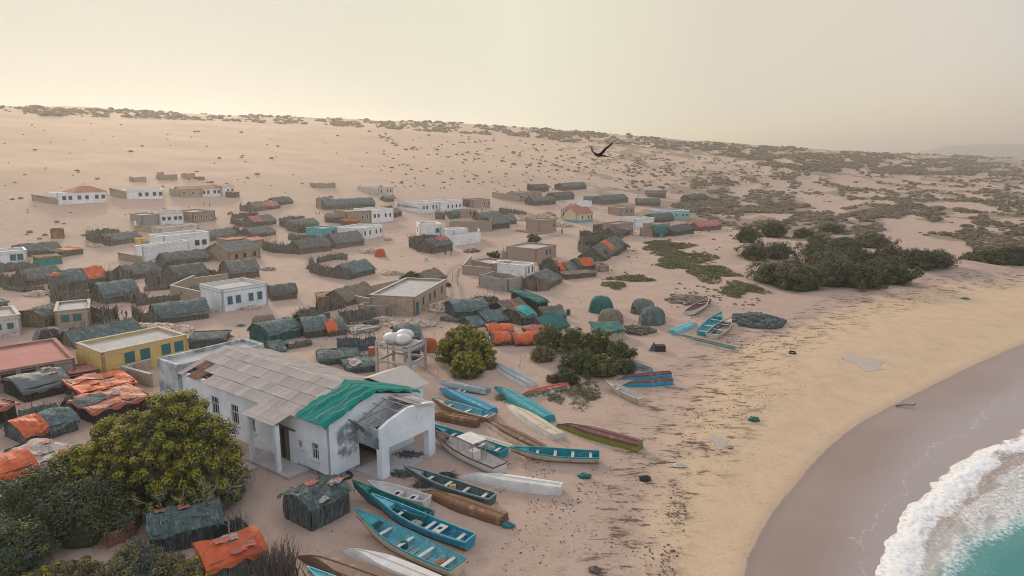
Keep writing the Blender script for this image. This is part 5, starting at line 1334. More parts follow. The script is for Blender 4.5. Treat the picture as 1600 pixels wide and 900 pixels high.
hut((108, 450), (168, 440.5), 4.5, 10, 16, 'hut whose right half is roofed with bright orange cloth', 'gable', 'thatchteal', 'straw', [(.52, 1.0, .0, .55, 'orange')])
dome((85, 452.5), 31, 24, 'round brush dome with orange scrap left of the orange roofed hut', 'thatch', band=(.6, .9, .6, .95, 'orange'))
fence([(128, 448), (150, 453), (170, 450)], 9, 'spiky brush fence in front of the orange roofed hut', 'brush')
hut((165, 476), (217, 467), 5, 11, 20, 'large teal green barrel hut above the tan flat roofed house', 'barrel', 'thatchteal', 'brush')
fence([(83, 470), (98, 476), (142, 475)], 21, 'big brushwood enclosure left of the large teal green barrel hut', 'brush', thick=.7)
fence([(93, 456), (115, 452), (140, 452)], 12, 'rear brush fence of the large teal green barrel hut enclosure', 'brush', thick=.6)
hut((207, 438), (251, 428.5), 5, 9, 13, 'grey hut in the upper row under the long white front block', 'gable', 'thatch')
fence([(168, 440), (186, 444), (208, 441)], 17, 'dense brush fence left of the upper row grey hut', 'brush', thick=.7, dens=1.4)
hut((278, 446), (326, 438), 5.5, 11, 17, 'grey barrel hut at the right end of a long brush wall', 'barrel', 'thatch')
fence([(230, 445), (250, 449), (280, 448)], 21, 'long brush wall left of the grey barrel hut', 'brush', thick=.6, lean=.2)
fence([(228, 425), (260, 416), (292, 414)], 10, 'spiky brush fence between the two rows of grey huts', 'brush', thick=.6)
hut((362, 438.5), (405, 432.5), 5, 11, 17, 'round backed grey hut behind the teal shuttered house', 'barrel', 'thatch')
fence([(325, 432), (345, 437), (364, 438)], 12, 'brush fence left of the round backed grey hut', 'brush', thick=.6)
hut((72, 513), (112, 501), 5, 16, 12, 'dark hut mostly hidden behind the tan flat roofed house', 'barrel', 'thatch')
fence([(144, 504), (160, 505), (183, 507)], 25, 'tall leaning brush stack right of the tan flat roofed house', 'brush', thick=1.0, lean=.4, dens=1.5)
hut((248, 507.5), (326, 497), 5.5, 10, 18, 'biggest teal green barrel hut, left of the teal shuttered house', 'barrel', 'thatchteal', 'brush')
fence([(210, 494), (222, 505), (249, 508)], 17, 'brush fence at the left end of the biggest barrel hut', 'brush', thick=.6)
fence([(213, 478), (255, 472), (300, 467)], 10, 'rear brush fence behind the biggest barrel hut', 'brush', thick=.6)
hut((120, 546), (222, 525), 5, 8, 18, 'long plain grey gable hut behind the ochre house', 'gable', 'thatchteal', 'brush')
dome((66, 543), 46, 27, 'rounded straw dome with dark rubbish stored against it', 'thatch', band=(.72, .95, .1, .8, 'darkwall'))
fence([(110, 531), (145, 528), (197, 513)], 18, 'dark spiky brush fence before the tan flat roofed house', 'brush', thick=.9, dens=1.5)
hut((426, 470), (464, 466), 4, 9, 13, 'pale straw hut with bare stick frame right of the teal shuttered house', 'barrel', 'thatch', 'straw')
dome((407, 513), 37, 20, 'low round brown brush pen in the square', 'straw', ropes=False)
hut((423, 537), (471, 525.5), 4.5, 15, 13, 'round ended hut with green cloth wall below the square', 'barrel', 'thatchteal', 'darkgreentarp')
hut((479, 529), (513.5, 524.5), 4, 13, 16, 'grey teal thatched hut next to the green cloth walled hut', 'barrel', 'thatchteal', 'brush')
hut((514, 526.5), (541, 522.5), 4, 11, 12, 'dark brush hut with orange cloth hung over its corner', 'barrel', 'thatch', 'brush', [(-.02, .5, -.1, .4, 'orange')])
fence([(470, 504), (490, 500), (516, 499)], 12, 'spiky brush fence behind the three joined huts', 'brush', thick=.7, dens=1.4)
hut((498, 476.5), (524, 474.5), 3.4, 12, 4, 'orange box shelter with scrap wood on top', 'flat', 'straw', 'orange', name='cloth_shelter', cat='shelter')
hut((543, 478), (588, 464), 5, 8, 16, 'brown thatched hut left of the large brown house', 'gable', 'straw', 'straw')
fence([(495, 488), (515, 485), (537, 480)], 16, 'tangled brush fence below the orange box shelter', 'brush', thick=.8, dens=1.5)
fence([(530, 504), (555, 502), (587, 498)], 17, 'stacked stick fence below the yard of the large brown house', 'brush', thick=.7, lean=.45, dens=1.5)
hut((547, 437), (586, 427), 5, 9, 14, 'green roofed hut inside the oval brush ring in the open sand', 'gable', 'thatchteal', 'brush')
fence([(488, 418), (487, 425), (505, 431), (548, 437)], 15, 'oval brush ring round the green roofed hut', 'brush', thick=.7)
fence([(497, 411), (520, 406), (543, 405)], 9, 'rear side of the oval brush ring', 'brush', thick=.7)
fence([(620, 447), (632, 441), (655, 439)], 10, 'brush fence behind the large brown house by the small tree', 'brush', thick=.6)
hut((672, 446), (696, 438), 5, 8, 11, 'low thatched roof peeping from behind the large brown house', 'gable', 'straw', 'brush')
hut((620, 534), (656, 531), 4, 9, 11, 'small dark hut at the bend of the track above the water tower', 'barrel', 'thatchteal', 'brushteal')
fence([(528, 549), (555, 548), (587, 545)], 20, 'dark brush fence behind the hall roof, left of the water tower', 'brushteal', thick=1.0, dens=1.5)
hut((500, 571), (560, 566), 4, 10, 3, 'flat stick roofed pen behind the hall roof', 'flat', 'thatchteal', 'brushteal')
hut((545, 585), (585, 580), 4, 10, 4, 'flat cloth patched pen close behind the hall ridge', 'flat', 'thatchteal', 'brushteal', [(.2, .6, .2, .7, 'patchgrey')])
hut((642, 563), (656, 561), 3, 16, 10, 'narrow dark hut right behind the water tower', 'barrel', 'thatchteal', 'brushteal')
hut((296, 545), (350, 541), 4, 14, 4, 'flat topped brush pen behind the far end of the hall', 'flat', 'brushteal', 'brushteal')
hut((428, 552), (446, 549), 4, 4, 10, 'dark tent like roof peeping over the hall ridge', 'gable', 'thatchteal', 'brushteal')
hut((172, 384.5), (221, 377.5), 5, 9, 9, 'hut with pale tan gable end left of the yellow walled room', 'gable', 'thatch', 'straw')
fence([(138, 374), (152, 380), (174, 384)], 13, 'dark bristly brush pen left of the pale tan gable hut', 'brush', thick=.9)
fence([(140, 370), (165, 366), (188, 368)], 9, 'rear brush fence of the pen behind the pale tan gable hut', 'brush', thick=.6)
hut((1092, 361), (1127, 358), 4, 8, 6, 'hut with faded orange cloth roof at the far right end of the village', 'gable', 'redtarp', 'straw')
hut((1052, 369), (1084, 365), 5, 8, 8, 'grey hut between the teal barrel hut and the faded orange roof', 'gable', 'thatch')
hut((1077, 317), (1106, 315), 5, 6, 6, 'lone grey hut above the pale turquoise house at the scrub edge', 'barrel', 'thatch')
hut((-8, 486), (12, 482), 4, 12, 6, 'dark shed with rusty side cut by the left edge above the stained house', 'flat', 'greytarp', 'rust')
for pts_, hp__, lb__ in (([(450, 360), (470, 364), (492, 361)], 12, 'brush tangle behind the bright turquoise house'), ([(330, 372), (350, 366), (372, 361)], 8, 'spiky fence right of the two level white house'),
    ([(300, 446), (312, 440), (330, 436)], 9, 'low brush heap behind the tan roofless yard'), ([(10, 452), (40, 456), (70, 454)], 7, 'trailing brush at the foot of the pale gable hut'), ([(196, 470), (212, 474), (228, 470)], 14, 'leaning stick frame at the end of the large teal green barrel hut'),
    ([(226, 455), (262, 452), (300, 446)], 8, 'line of brush below the grey barrel hut'), ([(430, 540), (450, 545), (486, 538)], 8, 'low brush strip before the green cloth walled hut'), ([(462, 500), (470, 494), (492, 490)], 10, 'brush tangle left of the stacked stick fence'),
    ([(540, 512), (570, 510), (590, 505)], 7, 'short stick fence in front of the stacked stick fence'), ([(760, 482), (786, 478), (806, 480)], 8, 'brush rubbish left of the black walled hut'), ([(690, 500), (712, 503), (735, 505)], 6, 'low brush strip before the dark teal barrel hut'),
    ([(845, 428), (860, 426), (874, 428)], 14, 'grey thorn fence left of the dull orange hut'), ([(556, 332), (590, 330), (612, 326)], 5, 'thin brush line behind the double house'), ([(780, 331), (806, 334), (822, 338)], 6, 'dark brush line right of the dark hut cluster'),
    ([(100, 640), (112, 634), (130, 628)], 16, 'scrap fence between the near orange shacks'), ([(120, 585), (150, 575), (165, 572)], 9, 'brush against the yellow side yard wall')):
    fence(pts_, hp__, lb__, 'brush', thick=.8, dens=1.5, lean=.4)
for c__, w__, lb__ in (((766, 448), 40, 'rubble scatter on the sand left of the roofless grey room'), ((756, 428), 24, 'small stone scatter by the low grey brown yard wall'), ((905, 345), 26, 'stone scatter in front of the cream gable school'), ((380, 482), 60, 'broken stones along the foot of the teal shuttered house'),
    ((470, 512), 30, 'stones between the square and the brush fence'), ((598, 500), 30, 'stones at the corner of the open topped stone box'), ((150, 385), 24, 'stones left of the pale tan gable hut'), ((820, 345), 30, 'stone field beside the unfinished block')):
    heap(c__, w__, 2.6, 3, lb__, n=60, size=.24)
# the near shacks, lower left
hut((40, 629), (109, 612), 5, 20, 13, 'dark shack with grey cloth roof and a red patch under the pink roof', 'barrel', 'greytarp', 'darkwall', junk=2)
house((110, 599), (155, 591), 3.6, 15, 'small dark shed with flat dusky red roof against the ochre house', 'darkwall', roofm='pinkroof', cornice='pinkroof', cat='shed', name='shed')
hut((133, 634), (212, 614), 5, 21, 8, 'shack under torn bright orange sheets, right of the dark grey shack', 'flat', 'orange', 'darkwall', [(.05, .6, .55, 1.0, 'patch')], junk=3)
hut((150, 664), (236, 638), 4.4, 25, 6, 'long board shack with patched orange and grey roof beside the big tree', 'flat', 'patch', 'darkwall', [(-.02, .45, .35, .85, 'brushteal'), (.1, .5, .8, 1.05, 'orange')], junk=4)
hut((-45, 683), (27, 656), 4.5, 32, 8, 'dark shack with plain rose orange roof at the left edge', 'flat', 'redtarp', 'darkwall')
fence([(30, 655), (55, 650), (88, 642)], 15, 'dark scrap and brush pile between the left edge shacks', 'brushteal', thick=1.0, lean=.5, dens=1.4)
hut((43, 697), (122, 672), 4, 18, 14, 'barrel hut half under a vivid orange tarp, half blue grey thatch', 'barrel', 'thatchteal', 'brushteal', [(-.03, .46, -.08, 1.0, 'orange')])
hut((64, 739), (120, 717), 4.6, 17, 6, 'shack with white and rust patchwork roof above the big bushes', 'flat', 'patchgrey', 'darkwall', junk=4)
hut((-12, 770), (57, 746), 4, 24, 13, 'rounded shack with orange roof and dark teal side at the left edge', 'barrel', 'orange', 'brushteal')
NEAR = hut((488, 830), (546, 800), 2.9, 40, 10, 'square brushwood hut with junk on its roof in front of the hall', 'barrel', 'thatchteal', 'brushteal', junk=4, dens=40)
hut((241, 869), (346, 843), 3.0, 34, 12, 'broad blue grey brush hut with dark doorway beneath the big tree', 'barrel', 'thatchteal', 'brushteal', [(.12, .26, .55, .72, 'redtarp'), (.42, .58, .52, .68, 'redtarp'), (.55, .68, .8, .95, 'redtarp')], dens=40, doorx=1.0)
hut((331, 921), (413, 889), 2.6, 42, 10, 'low hut under vivid orange tarp weighed down with sticks, bottom edge', 'barrel', 'orange', 'brushteal', junk=5)
fence([(362, 838), (372, 835), (388, 842)], 32, 'stooked blue grey brush bundle right of the dark doorway hut', 'brushteal', thick=.4, dens=2.0)
b = MB()
sc_ = [at(p) for p in ((147, 838), (168, 858), (211, 838))]; o_ = sc_[0].copy(); kk = mpp(o_)
for A_, B_ in zip(sc_[:-1], sc_[1:]):
    b.grid(lambda u_, v_: (A_.lerp(B_, u_) - o_) + Vector((.06 * math.sin(u_ * 14), .10 * math.sin(u_ * 9 + v_ * 3), v_ * (30 * kk) * (1 - .25 * math.sin(3.14 * u_)))), 12, 5)
scr = thing('cloth_screen', 'orange red cloth screen strung on posts in the dark bushes', 'screen', o_)
b.build('cloth', 'redtarp', scr)
for A_ in sc_:
    b = MB(); b.tube(A_ - o_ + Vector((0, .1, -.2)), A_ - o_ + Vector((0, .1, 32 * kk)), .05, .04, 5); b.build('post', 'stick', scr)

# ------------------------------------------------------------------ rubble, cloths, small furniture
heap((240, 518), 120, 4.0, 12, 'long heap of pale building stones behind the ochre house', n=420, size=.30)
heap((335, 534), 40, 2.5, 4, 'thin scatter of stones at the right of the long stone heap', n=60, size=.24)
heap((643, 508), 78, 4.0, 8, 'wide heap of pale stones in front of the large brown house', n=260, size=.24)
heap((688, 483), 46, 5.0, 9, 'stones piled along the right wall of the large brown house', n=170, size=.24)
heap((612, 428), 32, 3.5, 5, 'loose stones in the sand above the large brown house', n=70, size=.28)
heap((574, 394), 28, 3.5, 5, 'stones strewn left of the orange dome', n=70, size=.3)
heap((420, 421), 18, 2.2, 4, 'little pile of firewood in the open square', 'palewood', 40, .26, 'firewood_pile', 'firewood', 1.8)
heap((492, 419), 24, 2.4, 6, 'heap of brushwood left of the oval ring', 'wood', 70, .3, 'firewood_pile', 'firewood', 1.8)
heap((58, 461), 36, 3.0, 6, 'small stone mound on the sand at the far left', n=90, size=.24)
heap((562, 516), 40, 2.6, 3, 'loose bleached poles lying beside the track', 'palewood', 26, .5, 'pole_pile', 'poles', 2.6)
heap((840, 340), 60, 9.0, 5, 'brown rubble field left of the small red outbuilding', n=150, size=.5)
heap((878, 353), 36, 7.0, 4, 'rubble strewn below the cream school', n=90, size=.45)
heap((605, 375), 12, 2.5, 3, 'tiny rubble pile right of the pale bluish house', n=30, size=.35)
heap((738, 393), 20, 4, 4, 'scattered firewood in the sand right of the white yard', 'wood', 40, .35, 'firewood_pile', 'firewood', 1.8)
heap((997, 518), 34, 3.2, 7, 'grey brushwood pile left of the lower grey green dome', 'wood', 90, .4, 'brush_pile', 'brushwood', 2.2)
heap((1185, 503), 70, 8, 9, 'large blue grey mound of old nets and brush above the beach', 'brushteal', 420, .34, 'net_heap', 'nets', 2.0)
heap((1075, 470), 60, 6, 4, 'low scatter of flotsam and sticks above the far boats', 'wood', 140, .34, 'flotsam', 'flotsam', 2.0)
heap((700, 447), 6, 1.2, 4, 'dark refuse by the track', 'rubber', 12, .25, 'refuse', 'refuse')
def ground_cloth(c, wp, dp, label, m_, name='fallen_cloth'):
    P = at(c); k = mpp(P); T = MB(); w_ = wp * k; d_ = dp * k * 3.2
    T.grid(lambda a, b: ((a - .5) * w_ * (1 - .5 * abs(b - .5)), (b - .5) * d_ * (1 - .4 * abs(a - .5)), .06 + .22 * abs(math.sin(a * 9 + b * 4)) * math.sin(3.14 * a) * math.sin(3.14 * b)), 12, 9)
    return tag(T.build(name, m_, None, loc=P), label, 'cloth')
ground_cloth((376, 509), 15, 5, 'crumpled teal cloth on the sand below the teal shuttered house', 'darkgreentarp')
ground_cloth((359, 526), 15, 3, 'flat teal rag on the sand beside the brush pen', 'darkgreentarp')
ground_cloth((1062, 728), 24, 5, 'pale grey plastic sheet lying alone on the beach', 'sheetpale')
ground_cloth((1508, 467), 14, 4, 'dark green net bundle alone on the far beach', 'darkgreentarp', 'net_bundle')
ground_cloth((890, 511), 16, 7, 'pale sheet draped beside the smooth dark teal roof', 'sheetpale')
ground_cloth((1350, 566), 50, 12, 'milky shallow pool lying on the upper beach', 'sheetpale', 'puddle') if False else None
def drum(c, hp, label, m_, name='drum', cat='drum'):
    P = at(c); k = mpp(P); h = hp * k; r = h * .36
    T = thing(name, label, cat, P); b = MB(); b.tube((0, 0, 0), (0, 0, h), r, n=14); b.build('shell', m_, T)
    b = MB()
    for z in (.02, .35, .65, .98): b.tube((0, 0, h * z - .02), (0, 0, h * z + .02), r * 1.05, n=14)
    b.build('hoop', m_, T); return T
drum((888, 492), 9, 'teal drum standing alone beside the small grey gable hut', 'shutter')
drum((581, 556), 14, 'red drum behind the dark brush fence by the water tower', 'redtarp')
def tyre(c, r, label, tilt=.15):
    P = at(c); b = MB()
    b.grid(lambda a, t: ((r + .10 * math.cos(6.2832 * t)) * math.cos(6.2832 * a), (r + .10 * math.cos(6.2832 * t)) * math.sin(6.2832 * a), .11 + .11 * math.sin(6.2832 * t)), 20, 8)
    o = b.build('tyre', 'rubber', None, True, P); o.rotation_euler = (tilt, 0, 0); return tag(o, label, 'tyre')
tyre((541, 745), .42, 'black tyre lying at the corner of the hall'); tyre((1238, 552), .35, 'lone dark tyre on the tan beach')
tyre((333, 567), .45, 'old tyre propped beside the far end of the hall', .5) if False else None
def posts(pts, label, hp=14):
    for i, p in enumerate(pts):
        P = at(p); k = mpp(P); b = MB(); h = hp * k * RES.uniform(.8, 1.2)
        b.path([(0, 0, -.3), (.05, .02, h * .5), (RES.uniform(-.15, .15), RES.uniform(-.1, .1), h)], .06, .04, 5)
        o = b.build('wooden_post', 'stick', None, loc=P); tag(o, label, 'post', 'thin posts beside the track')
posts([(715, 446), (716, 434), (762, 460), (773, 459), (786, 457), (552, 527), (707, 440)], 'thin bare wooden post standing in the sand near the track', 16)

# water tower
wt = at((590, 584)); wt2 = at((641, 591)); e_ = Vector((wt2.x - wt.x, wt2.y - wt.y)); rot_ = math.atan2(e_.y, e_.x); wl = e_.length; kk = mpp(wt); th_ = 47 * kk
tw = thing('water_tower', 'pale concrete water tower frame carrying white wrapped tanks behind the hall', 'water tower', (wt.x, wt.y, min(wt.z, wt2.z)), rot_)
wd = wl * .8
for (x, y) in ((0, 0), (wl, 0), (wl, wd), (0, wd), (wl * .62, wd * .5)):
    b = MB(); b.box(x - .13, y - .13, -.5, x + .13, y + .13, th_ + (.45 if x in (0, wl) else 0)); b.build('column', 'concrete', tw)
for z in (th_ * .42, th_ - .35):
    for (x0, y0, x1, y1) in ((.16, -.12, wl - .16, .12), (.16, wd - .12, wl - .16, wd + .12), (-.12, .16, .12, wd - .16), (wl - .12, .16, wl + .12, wd - .16)):
        b = MB(); b.box(x0, y0, z, x1, y1, z + .25); b.build('beam', 'concrete', tw)
b = MB(); b.box(.14, .14, th_ + .004, wl - .14, wd - .14, th_ + .10); b.build('platform', 'concrete', tw)
for (x, y, r) in ((wl * .34, wd * .3, 1.0), (wl * .66, wd * .32, .95), (wl * .5, wd * .75, 1.05)):
    b = MB(); b.ball((0, 0, 0), r, r, r * .62, 18, 10, .06)
    o = b.build('water_tank', 'tank', None, True); o.matrix_world = Matrix.Translation(tw.location) @ Matrix.Rotation(rot_, 4, 'Z') @ Matrix.Translation((x, y, th_ + .10 + r * .58))
    tag(o, {1.0: 'white plastic wrapped water tank, left one on the tower', .95: 'white plastic wrapped water tank, right one on the tower', 1.05: 'white plastic wrapped water tank, rear one on the tower'}[r], 'water tank', 'tanks on the water tower')
b = MB(); b.path([(wl * .38, -.3, -.3), (wl * .38, -.25, th_ + 1.0)], .05, .04, 5); b.build('pole', 'stick', tw)
b = MB(); b.path([(wl * .15, -.3, th_ + .3), (wl * .75, -.28, th_ + .5)], .04, n=4); b.build('pole', 'stick', tw)
# ------------------------------------------------------------------ boats
def canopy(T, L, B, D, sheer, half):
    x0, x1 = L * .30, L * .52
    b = MB(); b.box(x0 - .1, -B * .42, D + 1.15, x1 + .1, B * .42, D + 1.21); b.build('canopy', WHITE, T)
    for x in (x0, x1):
        for s_ in (-1, 1):
            b = MB(); b.tube((x, s_ * B * .38, D * .6), (x, s_ * B * .38, D + 1.16), .03, n=5); b.build('canopy_post', 'metal', T)
    b = MB(); b.box(x0 + .25, -.38, .25, x0 + .95, .38, 1.05); b.build('console', WHITE, T)
    b = MB(); b.tube((x0 + 1.0, -.62, .55), (x0 + 1.16, -.62, .55), .26, n=12); b.build('life_ring', RED, T)
    b = MB()
    for k in range(4): b.tube((L * (.60 + .05 * k), B * .40, D + .02), (L * (.60 + .05 * k), B * .40, D + .42), .018, n=4)
    b.tube((L * .59, B * .40, D + .42), (L * .76, B * .38, D + .42), .02, n=4); b.build('hand_rail', 'metal', T)
def fibre(T, L, B, D, sheer, half):
    for t, w_ in ((.25, .55), (.52, .6)):
        b = MB(); b.hexa([(L * t + dx, y, z) for z in (.22, D * .72) for dx, y in ((-.3, -half(t) * .8), (.3, -half(t) * .8), (.3, half(t) * .8), (-.3, half(t) * .8))]); b.build('seat_box', WHITE, T)
        b = MB(); b.box(L * t - .13, -.2, D * .72 + .004, L * t + .13, .2, D * .72 + .02); b.build('hatch', 'window', T)
def hatch(T, L, B, D, sheer, half):
    b = MB(); z = sheer(.30) - .12; b.box(L * .30 - .3, -B * .36, z, L * .30 + .3, B * .36, z + .05); b.build('hatch_board', WHITE, T)
    b = MB(); b.box(L * .30 - .12, -.15, z + .054, L * .30 + .12, .15, z + .062); b.build('hatch', 'window', T)
def grating(T, L, B, D, sheer, half):
    for k in range(6):
        t = .30 + .06 * k; b = MB(); b.hexa([(L * t + dx, y, z) for z in (.13, .17) for dx, y in ((-.08, -half(t) * .6), (.08, -half(t) * .6), (.08, half(t) * .6), (-.08, half(t) * .6))]); b.build('floor_board', 'palewood', T)
    b = MB(); z = sheer(.80) - .14; b.box(L * .76, -half(.76) * .5, z + .09, L * .80, half(.76) * .3, z + .11); b.build('hatch', 'window', T)
boat((562, 826), (716, 899), .225, 'open turquoise boat with floor boards, pointed bow up beach, bottom centre', CREAM, LBLUE, TAN, depth=.72, rise=.85, thw=4, railc=TEAL, extra=grating)
boat((588, 800), (735, 857), .19, 'bright blue open boat with dark red bottom and white hatch board', BLUE, BLUE, MAROON, depth=.72, rise=.85, thw=3, railc=LBLUE, extra=hatch)
boat((557, 778), (672, 818), .19, 'sea green open boat between the blue boat and the white dinghy', GREENB, GREENB, DKGREEN, depth=.7, rise=.85, thw=3, thc=GREENB)
boat((580, 769), (668, 793), .27, 'small white fibreglass dinghy with seat boxes', WHITE, WHITE, WHITE, depth=.68, rise=.25, bluff=3.4, ribs=False, bench=False, extra=fibre, deck=False)
boat((637, 745), (770, 788), .17, 'dull grey green open boat with pale thwarts by the portico pier', DKGREEN, DKGREEN, TAN, depth=.62, rise=.5, thw=4, railc=GREYB)
boat((662, 772), (788, 817), .20, 'upturned orange brown hull lying beside the dull grey green boat', BROWN, BROWN, RUST, True, depth=.62)
boat((722, 748), (878, 770), .185, 'long white upturned hull with a small red mark', WHITE, WHITE, WHITE, True, depth=.7)
boat((803, 715), (936, 722), .19, 'teal open boat lying broadside alone, nearest the beach', CREAM, TEAL, TAN, depth=.66, rise=.45, thw=4, railc=TEAL, roll=-.16)
boat((679, 690), (782, 742), .23, 'white motor boat with flat white sun canopy', WHITE, WHITE, GREYB, depth=.8, rise=.45, ribs=False, bench=False, railc=MAROON, extra=canopy)
boat((678, 677), (788, 715), .20, 'teal open boat with pale thwarts behind the sun canopy boat', TEAL, TEAL, TAN, depth=.66, rise=.5, thw=4)
boat((722, 682), (798, 707), .24, 'short white upturned hull behind the teal open boat', WHITE, WHITE, CREAM, True, depth=.6)
boat((757, 661), (849, 708), .19, 'narrow upturned hull with brown bottom and cream side', CREAM, CREAM, BROWN, True, depth=.62)
boat((792, 634), (873, 686), .20, 'white upturned hull lying against the long teal hull', WHITE, WHITE, CREAM, True, depth=.55)
boat((775, 608), (858, 660), .19, 'long teal upturned hull in the middle of the boats', TEAL, TEAL, TEAL, True, depth=.7)
boat((770, 570), (832, 604), .21, 'dirty white upturned hull nearest the round bush', WHITE, WHITE, GREYB, True, depth=.5)
boat((812, 622), (886, 606), .24, 'red upturned hull with white and green side stripe', paint('green_stripe_paint', (.02, .16, .08), (.5, .5, .46), .5), WHITE, RED, True, depth=.62)
boat((905, 580), (860, 598), .28, 'brown upturned hull propped behind the red hull', BROWN, BROWN, BROWN, True, depth=.6, lift=.15)
boat((874, 668), (1000, 703), .20, 'olive green sided upturned hull with maroon bottom, lying alone', OLIVE, OLIVE, MAROON, True, depth=.72, roll=-.10)
boat((690, 614), (770, 652), .20, 'bright blue upturned hull resting above the turquoise boat', BLUE, BLUE, BLUE, True, depth=.55, lift=.35)
boat((678, 634), (768, 660), .22, 'turquoise inside boat with tan planked side behind the portico', TAN, LBLUE, TAN, depth=.66, rise=.5, thw=3, railc=CREAM)
boat((674, 654), (748, 667), .20, 'brown wooden hull on its side behind the portico pier', BROWN, BROWN, RUST, True, depth=.8)
boat((690, 600), (762, 615), .30, 'broken grey white hull with plank wreckage left of the blue hull', GREYB, WHITE, GREYB, True, depth=.5, roll=.18)
boat((966, 594), (1047, 588), .17, 'rear upturned blue hull with brown bottom in the stacked pair', BLUE, BLUE, MAROON, True, depth=.62)
boat((974, 605), (1050, 600), .17, 'front upturned bright blue hull with brown bottom in the stacked pair', BLUE, BLUE, BROWN, True, depth=.68)
boat((950, 607), (1003, 632), .24, 'small cream white open boat in front of the blue stacked pair', CREAM, WHITE, CREAM, depth=.66, rise=.3, bluff=3, thw=2)
boat((940, 556), (1016, 582), .16, 'long dark grey hull beside the shrubs', GREYB, DKGREEN, DKGREEN, True, depth=.5)
boat((1088, 507), (1050, 521), .24, 'light blue upturned hull in the far group of boats', LBLUE, LBLUE, LBLUE, True, depth=.55)
boat((1126, 497), (1099, 525), .22, 'teal open boat with high pointed bow in the far group', TEAL, TEAL, TEAL, depth=.55, rise=.8, thw=3)
boat((1141, 506), (1112, 530), .24, 'dark teal open boat with cream side in the far group', CREAM, DKGREEN, CREAM, depth=.66, rise=.6, thw=3)
boat((1052, 525), (1151, 549), .15, 'long upturned grey teal hull in front of the far group', CREAM, CREAM, DKGREEN, True, depth=.5)
boat((1106, 474), (1078, 493), .26, 'small boat with brown inside and white side, farthest up the beach', WHITE, MAROON, WHITE, depth=.55, rise=.4, thw=2, roll=-.2)
boat((471, 874), (650, 940), .24, 'dark brown upturned hull cut by the bottom edge', BROWN, BROWN, BROWN, True, depth=.75)
boat((540, 864), (700, 930), .20, 'white upturned hull with black line cut by the bottom edge', WHITE, WHITE, WHITE, True, depth=.72)
boat((486, 905), (600, 965), .2, 'turquoise boat tip showing at the bottom edge beside the brown hull', LBLUE, LBLUE, TEAL, depth=.6, rise=.4)
# loose planks from the broken hull
P = at((722, 612)); pw = thing('plank_pile', 'loose grey planks fallen from the broken grey white hull', 'planks', P)
for q in range(6):
    b = MB(); x = (q - 3) * .28; b.hexa([(x + dx, y, z + .12 * q % .3) for z in (.05, .10) for dx, y in ((-.11, -.9), (.11, -.9), (.45, .9), (.22, .9))]); b.build('plank', 'palewood', pw)
P = at((1413, 635)); b = MB(); b.path([(-.9, -.1, .1), (0, .05, .16), (.9, 0, .14), (1.0, -.2, .35)], .07, .05, 6); tag(b.build('driftwood', 'wood', None, loc=P), 'dark driftwood stick lying on the wet tide edge', 'driftwood')
# net spill under the portico
for c, wp_, dp_, lb in (((640, 712), 46, 9, 'dark teal nets heaped under the portico'), ((630, 742), 40, 8, 'dark nets lying between the portico piers'), ((660, 760), 22, 5, 'small dark teal net bundle by the grey green boat'), ((700, 745), 26, 6, 'tangled net below the sun canopy boat')):
    P = at(c); k = mpp(P); T = thing('net_heap', lb, 'nets', P); b = MB()
    for q in range(160):
        x, y = RES.gauss(0, wp_ * k * .25), RES.gauss(0, dp_ * k * .6); b.straw((x, y, .02 + .2 * RES.random() * math.exp(-(x * x + y * y))), (RES.uniform(-.5, .5), RES.uniform(-.4, .4), RES.uniform(-.02, .12)), .08)
    b.ball((0, 0, 0), wp_ * k * .38, dp_ * k * .8, .28, 12, 5, .2, zmin=-.05); stuff(b.build('net', 'brushteal', T))

